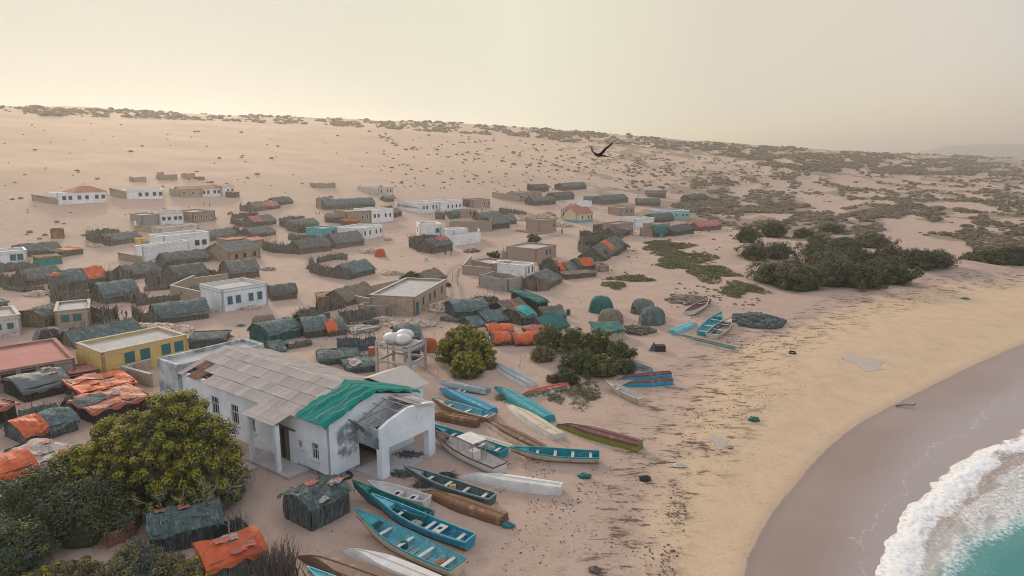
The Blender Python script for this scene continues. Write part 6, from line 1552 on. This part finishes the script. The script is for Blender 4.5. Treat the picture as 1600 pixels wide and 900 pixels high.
# ------------------------------------------------------------------ plants, near to far
def big_tree():
    P = at((252, 792)); T = thing('large_tree', 'large spreading tree with golden green clumped crown beside the hall', 'tree', P)
    k = mpp(P); rnd = random.Random(3)
    mb = MB()
    lobes = [((.6, 1.2, 0), 4.3, 3.9, 6.9, 250), ((-3.0, 1.4, 0), 3.6, 3.3, 4.9, 170), ((-5.6, 1.0, 0), 2.6, 2.6, 3.3, 100), ((3.0, .2, 0), 2.2, 2.4, 4.4, 90)]
    for (c, rx, ry, hh, n) in lobes:
        for q in range(n):
            z = rnd.uniform(-.12, 1); a = rnd.uniform(0, 6.283); s_ = math.sqrt(max(0, 1 - z * z)); kk = rnd.uniform(.84, 1.08)
            p = Vector((c[0] + rx * s_ * math.cos(a) * kk, c[1] + ry * s_ * math.sin(a) * kk, .9 + hh * .92 * max(z, 0) * kk + min(z, 0) * 1.2))
            r_ = rnd.uniform(.32, .62)
            g_ = rnd.random() < (.92 if z > .2 else (.6 if z > .03 else .1))  # higher clumps more often get the painted sunlit tops
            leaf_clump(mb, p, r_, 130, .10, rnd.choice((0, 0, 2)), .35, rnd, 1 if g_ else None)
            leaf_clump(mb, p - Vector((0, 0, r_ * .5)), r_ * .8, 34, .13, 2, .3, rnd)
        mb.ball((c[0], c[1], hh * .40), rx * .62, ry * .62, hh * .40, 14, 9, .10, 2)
        for q in range(n):
            z = rnd.uniform(-.2, 1); a = rnd.uniform(0, 6.283); s_ = math.sqrt(1 - z * z); leaf_clump(mb, (c[0] + rx * .76 * s_ * math.cos(a), c[1] + ry * .76 * s_ * math.sin(a), .6 + hh * .70 * max(z, 0) + z * .3), .6, 46, .16, rnd.choice((0, 2, 2)), .5, rnd)
    mb.build('crown', ['leafmid', 'leafsunlit', 'leaf'], T)
    t = MB()
    for q in range(9):
        a = 6.283 * q / 9; dx, dy = math.cos(a), math.sin(a)
        t.path([(0, 0, -.3), (dx * .5, dy * .4, .8), (dx * 1.6 - .8, dy * 1.3 + .8, 2.4), (dx * 2.6 - 1.0, dy * 2.2 + 1, 3.6)], .22, .06, 6)
    t.build('trunk', 'bark', T)
    d = MB()
    for q in range(44):
        a = rnd.uniform(-2.6, .3); p = Vector((.8 + 4.5 * math.cos(a), 1.0 + 4.1 * math.sin(a), rnd.uniform(.3, 2.4)))
        twig_tree(d, p, Vector((math.cos(a) * .8, math.sin(a) * .8, .7)).normalized(), rnd.uniform(.55, 1.1), .036, 3, 0, .8, rnd)
    d.build('dead_twigs', 'deadwood', T)
big_tree()
nb = dict(nclump=90, nl=90, size=.10)
bush((38, 848), 150, 95, 'light green bush at the left edge below the orange roofed shacks', ('leafgreyteal', 'leafsunlit', 'leaf'), gold=.25, **nb)
bush((108, 862), 150, 90, 'dark dense bush left of the orange red cloth screen', ('leaf', 'leafgreyteal', 'leaf'), gold=.2, **nb)
bush((8, 905), 90, 80, 'dark green bush in the bottom left corner', ('leafgreyteal', 'leafmid', 'leaf'), gold=.2, **nb)
bush((175, 818), 110, 48, 'shadowy low bush behind the orange red cloth screen', ('leaf', 'leafgreyteal', 'leaf'), **nb)
bush((110, 915), 110, 34, 'yellowish low shrub at the bottom edge, left of two', ('leafdry', 'leafsunlit', 'leafolive'), gold=.3, back=False, nclump=70, nl=80, size=.09)
bush((222, 918), 130, 62, 'mixed olive shrub in front of the dark doorway hut', ('leafolive', 'leafdry', 'leafgreyteal'), gold=.4, back=False, nclump=90, nl=90, size=.09)
bush((295, 922), 90, 42, 'yellow grassy shrub beside the hut under vivid orange tarp', ('leafdry', 'leafsunlit', 'leafolive'), gold=.4, back=False, nclump=70, nl=80, size=.09)
def weeds(c, wp, hp, label, n=260, m_='bark'):
    P = at(c); k = mpp(P); T = thing('dry_weeds', label, 'weeds', P); b = MB()
    for q in range(n):
        x, y = RES.gauss(0, wp * k * .25), RES.gauss(0, .5); d = Vector((RES.gauss(0, .25), RES.gauss(0, .25), 1)).normalized() * hp * k * RES.uniform(.4, 1.0)
        b.straw((x, y, -.05), d, .035)
    for q in range(6): twig_tree(b, (RES.gauss(0, wp * k * .2), RES.gauss(0, .4), 0), Vector((RES.gauss(0, .2), RES.gauss(0, .2), 1)).normalized(), hp * k * .4, .02, 3, 0, .7)
    b.build('stems', m_, T)
weeds((432, 905), 60, 70, 'dry grey weeds at the bottom edge right of the orange tarp hut', 420)
weeds((445, 880), 20, 50, 'thin bare upright weed stalks at the bottom edge', 26, 'wood')
weeds((352, 760), 60, 46, 'grey bare scrub under the right side of the large tree', 240, 'deadwood')
weeds((322, 640), 20, 26, 'bare bush against the hall wall by the first window', 90, 'deadwood')
def dead_branch(c, hp, label, rot=0.0, lev=3):
    P = at(c); k = mpp(P); b = MB(); rnd = random.Random(int(c[0]))
    twig_tree(b, (0, 0, -.15), Vector((math.sin(rot), .1, math.cos(rot))).normalized(), hp * k * .55, .055, lev, 0, .75, rnd)
    tag(b.build('dead_branch', 'deadwood', None, loc=P), label, 'dead branch')
dead_branch((752, 582), 50, 'bare pale branch leaning over the round bushes', -.5, 2)
dead_branch((707, 586), 24, 'forked bare stump standing left of the round bushes', .1, 1)
dead_branch((682, 588), 20, 'low tangle of dead branches near the water tower', .3)
dead_branch((655, 574), 18, 'dead forked branch right behind the water tower', -.1, 2)
dead_branch((810, 574), 22, 'dead branch among dry grass left of the shrub thicket', .3)
bush((725, 577), 92, 60, 'big rounded golden green bush beside the orange tent', ('leafmid', 'leafsunlit', 'leaf'), gold=1.0, nclump=420, nl=60, size=.10, cr=.30, wob=.02, sq=.9)
bush((730, 588), 50, 38, 'smaller rounded bush nestled before the big round bush', ('leafmid', 'leafsunlit', 'leaf'), gold=1.0, nclump=220, nl=60, size=.10, cr=.26, wob=.02, back=False, sq=.9)
bush((690, 590), 60, 26, 'dark brush at the foot of the round bushes', ('leaf', 'leafgreyteal', 'leaf'), nclump=40, nl=60, size=.10, back=False) if False else None
for (c, w_, h_, lb, ms, gd) in (((858, 552), 46, 40, 'olive bush at the left end of the shrub thicket', ('leafolive', 'leafsunlit', 'leaf'), .3), ((897, 556), 50, 40, 'dark bush in the middle of the shrub thicket', ('leafmid', 'leafsunlit', 'leaf'), .2),
    ((935, 560), 54, 42, 'tall green bush in the right middle of the shrub thicket', ('leafmid', 'leafsunlit', 'leaf'), .35), ((972, 566), 44, 28, 'small leaved bush at the right end of the shrub thicket', ('leafolive', 'leafdry', 'leaf'), .25),
    ((905, 586), 62, 34, 'front dark green bush of the shrub thicket', ('leaf', 'leafmid', 'leaf'), .3), ((942, 592), 66, 30, 'spreading bright green bush at the front right of the thicket', ('leafmid', 'leafsunlit', 'leaf'), .3),
    ((848, 566), 34, 22, 'dry yellow grass clump left of the shrub thicket', ('leafdry', 'leafdry', 'leafolive'), .3), ((884, 602), 40, 20, 'low dark bush behind the brown propped hull', ('leaf', 'leafolive', 'leaf'), .2), ((978, 584), 30, 18, 'small low bush near the long dark grey hull', ('leafolive', 'leafdry', 'leaf'), .2), ((763, 577), 14, 15, 'small olive bush at the left end of the dirty white hull', ('leafolive', 'leafsunlit', 'leaf'), .3)):
    bush(c, w_, h_, lb, ms, gold=gd, nclump=70, nl=46, size=.12, cr=.42)
def mat_plant(c, wp, dp, label, m_=('moss', 'leafolive'), h=.3, n=None):
    P = at(c); k = mpp(P); rx = wp * k / 2; elev = math.atan2(H - P.z, math.hypot(P.x, P.y)); ry = min(dp * k / max(.05, math.sin(elev)) / 2, rx * 2.2)
    T = thing('ground_plant', label, 'ground plant', P); b = MB(); size = max(.08, k * 1.3)
    for q in range(n or int(min(900, 40 + rx * ry * 30))):
        r = math.sqrt(RES.random()); a = RES.uniform(0, 6.283); kk = 1 + .3 * math.sin(3 * a + P.x) + .2 * math.sin(5 * a + P.y)
        x, y = rx * r * math.cos(a) * kk, ry * r * math.sin(a) * kk; z = hz(P.x + x, P.y + y) - P.z
        leaf_clump(b, (x, y, z + h * (1 - r * r) * .6), h * .8, 12, size, 0 if RES.random() < .7 else 1, .8)
    b.build('foliage', list(m_), T)
for c, w_, d_, lb in (((905, 612), 62, 40, 'flat creeping plant on the sand in front of the thicket'), ((868, 622), 26, 14, 'small creeping plant patch left of the flat creeper'), ((925, 622), 20, 8, 'tiny creeping plant right of the flat creeper'),
                      ((786, 622), 22, 14, 'creeping plant under the bow of the long teal hull')):
    mat_plant(c, w_, d_, lb)
for c, w_, d_, lb in (((1065, 402), 80, 22, 'wide low green creeper over the dune right of the village'), ((1105, 425), 76, 24, 'thick green creeper mound spilling down the dune edge'), ((1040, 383), 70, 12, 'upper grey green creeper band on the dune right of the village'),
                      ((1050, 415), 50, 10, 'thin creeper below the wide low green one'), ((985, 436), 60, 9, 'creeping mat on the sand left of the dune foot'), ((960, 446), 36, 8, 'small creeping mats trailing towards the orange huts'), ((1160, 450), 60, 14, 'bright green flat creeper left of the big dune thicket'), ((1145, 460), 30, 8, 'dark flat creeper below the bright green one')):
    mat_plant(c, w_, d_, lb, h=.45)
# the big thicket on the dune
TH = [((1172, 380), 36, 30, 'bushy dune shrub, upper left of the detached pair'), ((1214, 372), 44, 28, 'bushy dune shrub, upper right of the detached pair'), ((1185, 408), 50, 28, 'dark dune bush at the lower left of the detached group'), ((1222, 406), 44, 26, 'dark dune bush at the lower right of the detached group'),
      ((1258, 372), 26, 16, 'small dune bush right of the detached group'), ((1283, 382), 24, 14, 'small dark dune bush above the thicket, left of two'), ((1305, 366), 40, 16, 'broad low dune bush above the thicket'),
      ((1330, 392), 60, 24, 'golden topped bush at the upper left of the big thicket'), ((1375, 388), 60, 24, 'bush along the upper middle of the big thicket'), ((1282, 404), 50, 24, 'olive bush at the left shoulder of the big thicket'),
      ((1215, 448), 66, 40, 'dark bush at the lower left end of the big thicket'), ((1262, 456), 76, 46, 'large dark bush at the lower left of the big thicket'), ((1312, 450), 80, 46, 'large bush in the lower middle of the big thicket'), ((1360, 452), 76, 44, 'large dark bush right of the lower middle of the big thicket'),
      ((1405, 446), 76, 44, 'large dark bush at the lower right of the big thicket'), ((1300, 424), 70, 30, 'bush in the left heart of the big thicket'), ((1350, 420), 76, 30, 'bush in the centre of the big thicket'), ((1405, 414), 70, 30, 'bush at the right heart of the big thicket'), ((1446, 424), 60, 34, 'dark bush towards the right end of the big thicket'), ((1476, 420), 46, 28, 'bush at the extreme right end of the big thicket'),
      ((1240, 428), 40, 20, 'small bush at the left rim of the big thicket'), ((1562, 414), 56, 26, 'dark bush of the separate thicket by the right edge, left part'), ((1600, 416), 66, 32, 'dark bush of the separate thicket cut by the right edge'), ((1520, 406), 18, 8, 'tiny bush between the two thickets')]
for c, w_, h_, lb in TH: bush(c, w_ * .98, h_ * .85, lb, ('leafolive', 'scrub', 'leaf'), gold=.6, nclump=int(40 + w_ * .8), nl=36, size=.22, cr=.75, name='dune_bush', sq=1.0, wob=.26)
bush((640, 446), 20, 21, 'small dark tree behind the large brown house', ('leaf', 'leafmid', 'leaf'), gold=.1, nclump=40, nl=40, size=.18, name='small_tree', cat='tree')
bush((833, 380), 22, 14, 'little flat topped tree on the open sand above the roofless block', ('leafolive', 'leaf', 'leaf'), nclump=30, nl=30, size=.2, name='small_tree', cat='tree')
bush((856, 424), 26, 20, 'grey scrubby tree left of the orange covered huts', ('brush', 'leaf', 'brush'), nclump=40, nl=30, size=.2, name='small_tree', cat='tree')
bush((772, 404), 22, 10, 'low dark bush left of the roofless block yard', ('leaf', 'leafolive', 'leaf'), nclump=26, nl=30, size=.2)
bush((944, 394), 76, 18, 'dark brush filling the enclosure by the orange patch hut', ('leaf', 'thatch', 'leaf'), nclump=90, nl=30, size=.22, sq=.7)

# desert shrubs over the slopes: one low shrub shape in several variants, copied
rng = np.random.RandomState(11)
def shrub_mesh(i, leaves):
    rnd = random.Random(100 + i); mb = MB()
    mb.ball((0, 0, .10), .80, .70, .42, 9, 5, .22, 0, zmin=-.15, rnd=rnd)
    for q in range(10 if leaves else 3):
        a = rnd.uniform(0, 6.283); r = rnd.uniform(.3, .9); leaf_clump(mb, (r * math.cos(a), r * .85 * math.sin(a), .2 + .25 * rnd.random() * (1.1 - r)), .28, 12 if leaves else 4, .13 if leaves else .2, 0, .4, rnd)
    return mb
SHM = [shrub_mesh(i, True).mesh('desert_shrub', 'scrub') for i in range(8)]
ZONES = [  # polygon in the photograph, number, size range in metres
    ([(0, 152), (250, 168), (520, 182), (520, 196), (250, 186), (0, 178)], 800, (1.6, 4.2)),
    ([(520, 181), (820, 194), (1000, 209), (1200, 224), (1200, 244), (1000, 230), (820, 214), (520, 197)], 1300, (2.0, 5.0)),
    ([(820, 196), (945, 208), (960, 226), (870, 222)], 260, (2.0, 4.0)),
    ([(1000, 208), (1190, 224), (1190, 252), (1060, 236)], 380, (2.4, 5.0)),
    ([(0, 180), (500, 195), (600, 240), (520, 290), (0, 292)], 70, (.8, 2.0)),
    ([(560, 200), (920, 228), (1180, 252), (1120, 290), (820, 262), (640, 240)], 420, (1.0, 2.4)),
    ([(600, 235), (900, 255), (1020, 300), (780, 300), (560, 292)], 190, (.7, 1.6)),
    ([(0, 275), (500, 290), (560, 330), (60, 380), (0, 360)], 50, (.6, 1.6)),
    ([(900, 236), (1200, 252), (1240, 280), (1000, 310)], 380, (1.0, 2.6)),
    ([(1180, 222), (1420, 236), (1600, 244), (1600, 276), (1300, 270), (1180, 258)], 3400, (2.4, 6.0)),
    ([(1080, 285), (1200, 262), (1600, 268), (1600, 330), (1300, 345), (1050, 330)], 4200, (1.2, 3.4), 1),
    ([(1050, 318), (1180, 310), (1600, 325), (1600, 400), (1300, 375), (1120, 350)], 2600, (.9, 2.8), 1),
    ([(1120, 345), (1290, 345), (1300, 375), (1140, 370)], 160, (.7, 1.8)),
    ([(960, 330), (1100, 345), (1150, 420), (1020, 440), (940, 450)], 90, (.4, 1.0)),
    ([(1060, 440), (1200, 470), (1180, 480), (1040, 480)], 60, (.3, .8)),
]
def inside(x, y, poly):
    r = np.zeros(len(x), bool); j = len(poly) - 1
    for i in range(len(poly)):
        xi, yi = poly[i]; xj, yj = poly[j]
        r ^= ((yi > y) != (yj > y)) & (x < (xj - xi) * (y - yi) / (yj - yi + 1e-9) + xi); j = i
    return r
SH = []
for poly, n, (s0, s1), *dune in ZONES:
    xs = [p[0] for p in poly]; ys = [p[1] for p in poly]
    X = rng.uniform(min(xs), max(xs), n * 5); Y = rng.uniform(min(ys), max(ys), n * 5); k = inside(X, Y, poly); X, Y = X[k], Y[k]
    cl = fbm(X / 26.0, Y / 7.0, 91, 3); keep = cl > np.percentile(cl, 30); X, Y = X[keep][:n], Y[keep][:n]
    P, ok = at_many(X, Y); sz = (s0 * .8 + (s1 * 1.25 - s0 * .8) * rng.uniform(0, 1, len(X)) ** 2.2)
    if dune:                                    # on the hummocky dunes the plants keep to the ridges
        u, v, d = uvd(P[:, 0], P[:, 1]); dn = np.abs(fbm((v - .45 * u) / 22.0, (u + .45 * v) / 60.0, 21, 2)) + .3 * fbm(P[:, 0] / 5.0, P[:, 1] / 5.0, 77, 2)
        ok = ok & (dn < np.percentile(dn, 66))
    for p, o_, s_ in zip(P, ok, sz):
        if o_: SH.append((s_ * F / max(1, mpp(p) * F), p, s_))
SH.sort(key=lambda a: -a[0])
for i, (q, p, s_) in enumerate(SH[:290]):
    me = SHM[i % 8]; o = bpy.data.objects.new('desert_shrub', me); COL.objects.link(o)
    o.location = p; o.rotation_euler = (0, 0, RES.uniform(0, 6.28)); o.scale = (s_ * .62 * RES.uniform(.9, 1.4), s_ * .62, s_ * .55)
    tag(o, 'low brown desert shrub on the open dunes and slopes', 'shrub', 'desert shrubs on the dunes')
lo = [shrub_mesh(40 + i, False) for i in range(4)]
lv = [np.array(m_.v) for m_ in lo]
AV, AF, off = [], [], 0
for i, (q, p, s_) in enumerate(SH[290:]):
    m_ = lo[i % 4]; a = rng.uniform(0, 6.28); c_, n_ = math.cos(a), math.sin(a); v = lv[i % 4] * (s_ * .62, s_ * .62, s_ * .55)
    v = np.stack([v[:, 0] * c_ - v[:, 1] * n_ + p[0], v[:, 0] * n_ + v[:, 1] * c_ + p[1], v[:, 2] + p[2]], -1)
    AV.append(v); AF += [tuple(off + k for k in f) for f in m_.f]; off += len(v)
me = bpy.data.meshes.new('distant_scrub'); me.from_pydata(np.concatenate(AV).tolist(), [], AF); me.materials.append(M['scrub']); me.update()
o = link('distant_scrub', me); stuff(o); tag(o, 'scattered dark scrub covering the far slopes and dunes', 'scrub')

# beach litter and tide wrack: uncountable flakes
lb = MB()
def flakes(n, poly, s0, s1, mi, flat=.25):
    xs = [p[0] for p in poly]; ys = [p[1] for p in poly]
    X = rng.uniform(min(xs), max(xs), n * 6); Y = rng.uniform(min(ys), max(ys), n * 6); k = inside(X, Y, poly); X, Y = X[k], Y[k]
    cl = fbm(X / 40.0, Y / 18.0, 95, 4); keep = cl > np.percentile(cl, 55); X, Y = X[keep][:n], Y[keep][:n]
    P, ok = at_many(X, Y)
    for p in P:
        s_ = rng.uniform(s0, s1); a = rng.uniform(0, 6.28); d = Vector((math.cos(a), math.sin(a), rng.uniform(-.1, .25) * flat * 4)) * s_; e = Vector((-math.sin(a), math.cos(a), rng.uniform(0, .5))) * s_ * rng.uniform(.25, .7)
        c = Vector(p) + Vector((0, 0, .03)); lb.quad(c - d - e * .3, c + d * .2 - e, c + d + e * .2, c - d * .1 + e + Vector((0, 0, .05 * s_)), mi)
flakes(600, [(1060, 650), (1075, 590), (1140, 545), (1180, 540), (1110, 600), (1090, 680), (1060, 900), (1030, 900)], .03, .12, 0)
flakes(900, [(1090, 560), (1290, 500), (1420, 462), (1600, 430), (1600, 442), (1430, 480), (1320, 520), (1160, 570)], .05, .16, 0)
flakes(420, [(740, 640), (1020, 560), (1100, 600), (1060, 900), (760, 900), (770, 780)], .025, .09, 0)
flakes(260, [(800, 690), (960, 730), (960, 760), (880, 800), (760, 790)], .03, .12, 0)
flakes(160, [(640, 560), (1000, 620), (1060, 900), (740, 900)], .05, .16, 1)
flakes(50, [(760, 560), (1060, 560), (1060, 900), (740, 900)], .05, .15, 2)
flakes(1500, [(150, 470), (420, 380), (900, 380), (1000, 430), (760, 560), (480, 600)], .04, .13, 0)
flakes(500, [(150, 470), (420, 380), (900, 380), (1000, 430), (760, 560), (480, 600)], .05, .16, 1)
flakes(700, [(0, 300), (600, 290), (1000, 330), (940, 420), (500, 400), (0, 480)], .10, .30, 0)
flakes(220, [(640, 560), (1000, 620), (1060, 900), (440, 900), (420, 760)], .04, .12, 0)
flakes(700, [(330, 540), (700, 400), (900, 380), (1000, 430), (760, 560), (560, 560)], .06, .22, 0)
flakes(500, [(1040, 460), (1180, 470), (1260, 510), (1150, 540), (1040, 500)], .05, .16, 0)
flakes(320, [(1070, 700), (1200, 640), (1330, 560), (1180, 560), (1100, 620)], .03, .12, 0)
o = lb.build('tide_wrack_litter', [mat('dark_seaweed', (.13, .085, .058), (.08, .055, .04), 3), 'palewood', 'darkgreentarp']); stuff(o); tag(o, 'dark seaweed wrack and litter strewn over the beach', 'litter')
for c, s_, m_, lb_ in (((1178, 657), .55, 'darkgreentarp', 'dark green and white rubbish bundle halfway down the beach'), ((1008, 750), .5, 'rubber', 'dark shiny rubbish bag on the sand right of the boats'), ((913, 746), .5, 'darkgreentarp', 'green rag on the wrack beyond the white hull'), ((793, 823), .45, 'shutter', 'blue rag at the stern of the orange brown hull'), ((930, 893), .4, 'wood', 'small dark clod near the bottom edge of the beach'), ((1140, 700), .3, 'palewood', 'pale lump of driftwood on the upper beach')):
    P = at(c); b = MB(); b.ball((0, 0, .12), s_, s_ * .7, s_ * .42, 9, 6, .25, zmin=-.05); tag(b.build('rubbish', m_, None, loc=P), lb_, 'rubbish')
pm = mat('milky_shallow_water', (.40, .325, .28), (.36, .28, .235), .8, rough=.22)
for c, w_, d_ in (((1350, 566), 52, 22), ((1122, 690), 26, 20)):
    P = at(c); k = mpp(P); el_ = math.atan2(H, P.y); rx, ry = w_ * k / 2, d_ * k / math.sin(el_) / 2; b = MB()
    def pf_(a, t):
        an = 6.2832 * a; r = t * (1 + .22 * math.sin(3 * an + 1) + .16 * math.sin(5 * an) + .08 * math.sin(11 * an)); x, y = rx * r * math.cos(an), ry * r * math.sin(an); return (x, y, hz(P.x + x, P.y + y) - P.z + .022)
    b.grid(pf_, 48, 6); struct(b.build('puddle', pm, None, True, P))
# gear lying in the open boats
def gear(name, lb_, cat, bow, stern, t, m_, kind):
    a, c = at(bow), at(stern); p = c.lerp(a, t); p.z = hz(p.x, p.y); b = MB()
    if kind == 'net':
        b.ball((0, 0, .26), .42, .34, .20, 12, 6, .22)
        for q in range(60): x, y = RES.gauss(0, .25), RES.gauss(0, .2); b.straw((x, y, .3), (RES.uniform(-.3, .3), RES.uniform(-.3, .3), RES.uniform(-.05, .15)), .03)
        o = stuff(b.build(name, m_, None, loc=p))
    else:
        b.box(-.14, -.22, .10, .14, .22, .52); b.tube((-.05, -.1, .52), (-.05, -.1, .60), .05, n=6); b.box(-.02, .0, .52, .02, .2, .58); o = b.build(name, m_, None, loc=p, ); o.rotation_euler = (0, 0, RES.uniform(0, 3))
    tag(o, lb_, cat); o['kind'] = 'thing'
gear('net_bundle', 'orange net bundle in the stern of the turquoise floor board boat', 'net', (562, 826), (716, 899), .16, 'redtarp', 'net')
gear('net_bundle', 'pale net bundle lying inside the bright blue boat', 'net', (588, 800), (735, 857), .55, 'palewood', 'net')
gear('fuel_can', 'yellow fuel can inside the dull grey green boat', 'can', (637, 745), (770, 788), .45, 'yellow', 'can')
gear('net_bundle', 'dark net bundle inside the teal broadside boat', 'net', (803, 715), (936, 722), .52, 'brushteal', 'net')
gear('net_bundle', 'dark net bundle in the sea green boat', 'net', (557, 778), (672, 818), .45, 'brushteal', 'net')
gear('fuel_can', 'red fuel can in the teal boat behind the sun canopy boat', 'can', (678, 677), (788, 715), .36, 'redtarp', 'can')
gear('fuel_can', 'blue fuel can in the turquoise floor board boat', 'can', (562, 826), (716, 899), .52, 'shutter', 'can')
# handcart-like wreck on the sand
P = at((1026, 548)); k = mpp(P); T = thing('wrecked_engine', 'dark metal wreck with upright fin standing alone on the sand', 'wreck', P)
b = MB(); b.box(-.2, -.5, 0, 1.0, .4, .75); b.build('block', 'darkwall', T); b = MB(); b.hexa([(-1.0, -.2, 0), (-.2, -.3, 0), (-.2, .3, 0), (-1.0, .2, 0), (-.55, -.05, .8), (-.35, -.05, 1.25), (-.35, .05, 1.25), (-.55, .05, .8)]); b.build('fin', 'brushteal', T)

# ------------------------------------------------------------------ people and the bird
CB = paint('blue_shirt', (.05, .12, .20)); CW = paint('white_shirt', (.5, .5, .48)); CR = paint('rust_red_robe', (.28, .07, .05)); CD = paint('dark_cloth', (.03, .03, .035)); CT = paint('tan_wrap', (.3, .22, .14))
person((183, 490), 15, 'person in rust red robe standing near the large barrel hut', CR, CR, .6, 1, CR)
person((191, 492), 15, 'person in pale shirt standing between two others by the barrel hut', CW, CT, 2.2, 0)
person((198, 497), 13, 'person in dark clothes standing right of the pair by the barrel hut', CD, CD, 3.0, 1)
person((696, 398), 10, 'person in black sitting low beside the red cloth hut', CD, CD, 1.0, 1, CD)
person((705, 399), 12, 'person in black walking on the sand by the red cloth hut', CD, CD, 2.0, 0)
person((878, 366), 9, 'lone person in dark clothes on the sand right of the unfinished block', CD, CD, 0, 0)
person((811, 299), 5, 'tiny dark person behind the pinkish block rooms', CD, CD, 0, 1)
person((319, 321), 5, 'tiny dark person left of two on the sand below the far terrace', CD, CD, 0, 0)
person((328, 323), 5, 'tiny dark person right of two on the sand below the far terrace', CD, CD, 1, 1)
person((753, 331), 9, 'small person with pale top beside the brown white framed window house', CW, CD, 0, 1)
person((494, 336), 5, 'tiny dark person left of a pair on the sand above the double house', CD, CD, 0, 1)
person((499, 336), 5, 'tiny dark person right of a pair on the sand above the double house', CD, CB, 0, 0)
def goat(c, label, m_):
    P = at(c); v = [(0, 0, .55), (.35, 0, .56), (.55, 0, .72), (.72, 0, .82), (.86, 0, .76), (-.3, 0, .56), (-.42, 0, .62)]
    r = [.20, .19, .10, .10, .05, .17, .03]; e = [(0, 1), (1, 2), (2, 3), (3, 4), (0, 5), (5, 6)]
    for s_ in (-1, 1):
        for (x, root) in ((.32, 1), (-.28, 5)):
            n = len(v); v += [(x, s_ * .12, .38), (x + (.03 if root == 1 else -.06), s_ * .12, .20), (x, s_ * .12, .02)]; r += [.075, .04, .035]; e += [(root, n), (n, n + 1), (n + 1, n + 2)]
    me = skin_mesh('goat', v, e, r, 1); me.materials.append(m_); o = link('goat', me, None, P, (0, 0, RES.uniform(0, 6))); o.scale = (1.2, 1.2, 1.2); tag(o, label, 'goat')
goat((666, 408), 'white goat standing alone on the open sand', CW); goat((848, 339), 'white goat at the left of the red roofed outbuilding', CW)

# bird in flight, wings raised
R_ = rays(938, 243); bd = 32.0 / R_[1]; BP = Vector(R_) * bd + Vector((0, 0, H))
bm = MB()
def bodyf(a, t):
    x = -.42 + .84 * a
    r = np.interp(a, [0, .08, .2, .35, .6, .78, .9, 1], [.004, .03, .055, .065, .105, .085, .05, .012])
    return (x, r * math.cos(6.2832 * t), r * .9 * math.sin(6.2832 * t) + .03 * a)
bm.grid(bodyf, 16, 10)
def wing(s_):
    def pt(q, c, top):
        # q along the wing from shoulder to tip, c across the chord
        y = s_ * (.06 + np.interp(q, [0, .3, .6, 1], [0, .30, .64, 1.0])); z = .05 + np.interp(q, [0, .25, .5, .8, 1], [0, .06, .20, .38, .54])
        ch = np.interp(q, [0, .25, .55, .8, 1], [.22, .21, .165, .11, .03]); x = .16 - np.interp(q, [0, .5, 1], [0, -.03, .16]) - ch * c
        th = .022 * (1 - q) * (1 - c) + .004
        return (x, y, z + (th if top else -th) + .03 * math.sin(3.14 * c))
    for top in (0, 1): bm.grid(lambda q, c: pt(q, c, top), 12, 5)
    i = len(bm.v)
    for k in range(5):          # spread finger feathers at the tip
        q0 = .74 + .06 * k; p = Vector(pt(q0, .85, 1)); bm.hexa([p + Vector(v_) for v_ in ((.02, 0, -.004), (-.02, 0, -.004), (-.13, s_ * .05, .06), (-.11, s_ * .06, .065), (.02, 0, .004), (-.02, 0, .004), (-.13, s_ * .05, .068), (-.11, s_ * .06, .073))])
wing(-1); wing(1)
tl = [(-.40, -.03, .0), (-.40, .03, .0), (-.66, .11, -.01), (-.66, -.11, -.01)]
bm.hexa([Vector(p) - Vector((0, 0, .006)) for p in tl] + [Vector(p) + Vector((0, 0, .006)) for p in tl])
bm.tube((.40, 0, .035), (.52, 0, .012), .022, .003, 6, 1)
bo = bm.build('flying_bird', ['bird', 'beak'], None, True, BP); bo.rotation_euler = (math.radians(6), math.radians(-6), math.radians(205)); bo.scale = (.85, .85, .85)
tag(bo, 'black bird flying over the village with wings raised in a V', 'bird')

# ------------------------------------------------------------------ hazy air
HAZE = 0.00034
b = MB(); b.box(-7000, -400, -9, 7000, 9000, 104)
hz_ = b.build('haze', 'white')
m = bpy.data.materials.new('dusty_air'); m.use_nodes = True; n_ = m.node_tree; n_.nodes.clear()
om = n_.nodes.new('ShaderNodeOutputMaterial'); pv = n_.nodes.new('ShaderNodeVolumePrincipled'); pv.inputs['Color'].default_value = (1.0, .92, .86, 1); pv.inputs['Density'].default_value = HAZE; pv.inputs['Anisotropy'].default_value = .6
n_.links.new(pv.outputs[0], om.inputs['Volume']); hz_.data.materials.clear(); hz_.data.materials.append(m); hz_['kind'] = 'stuff'
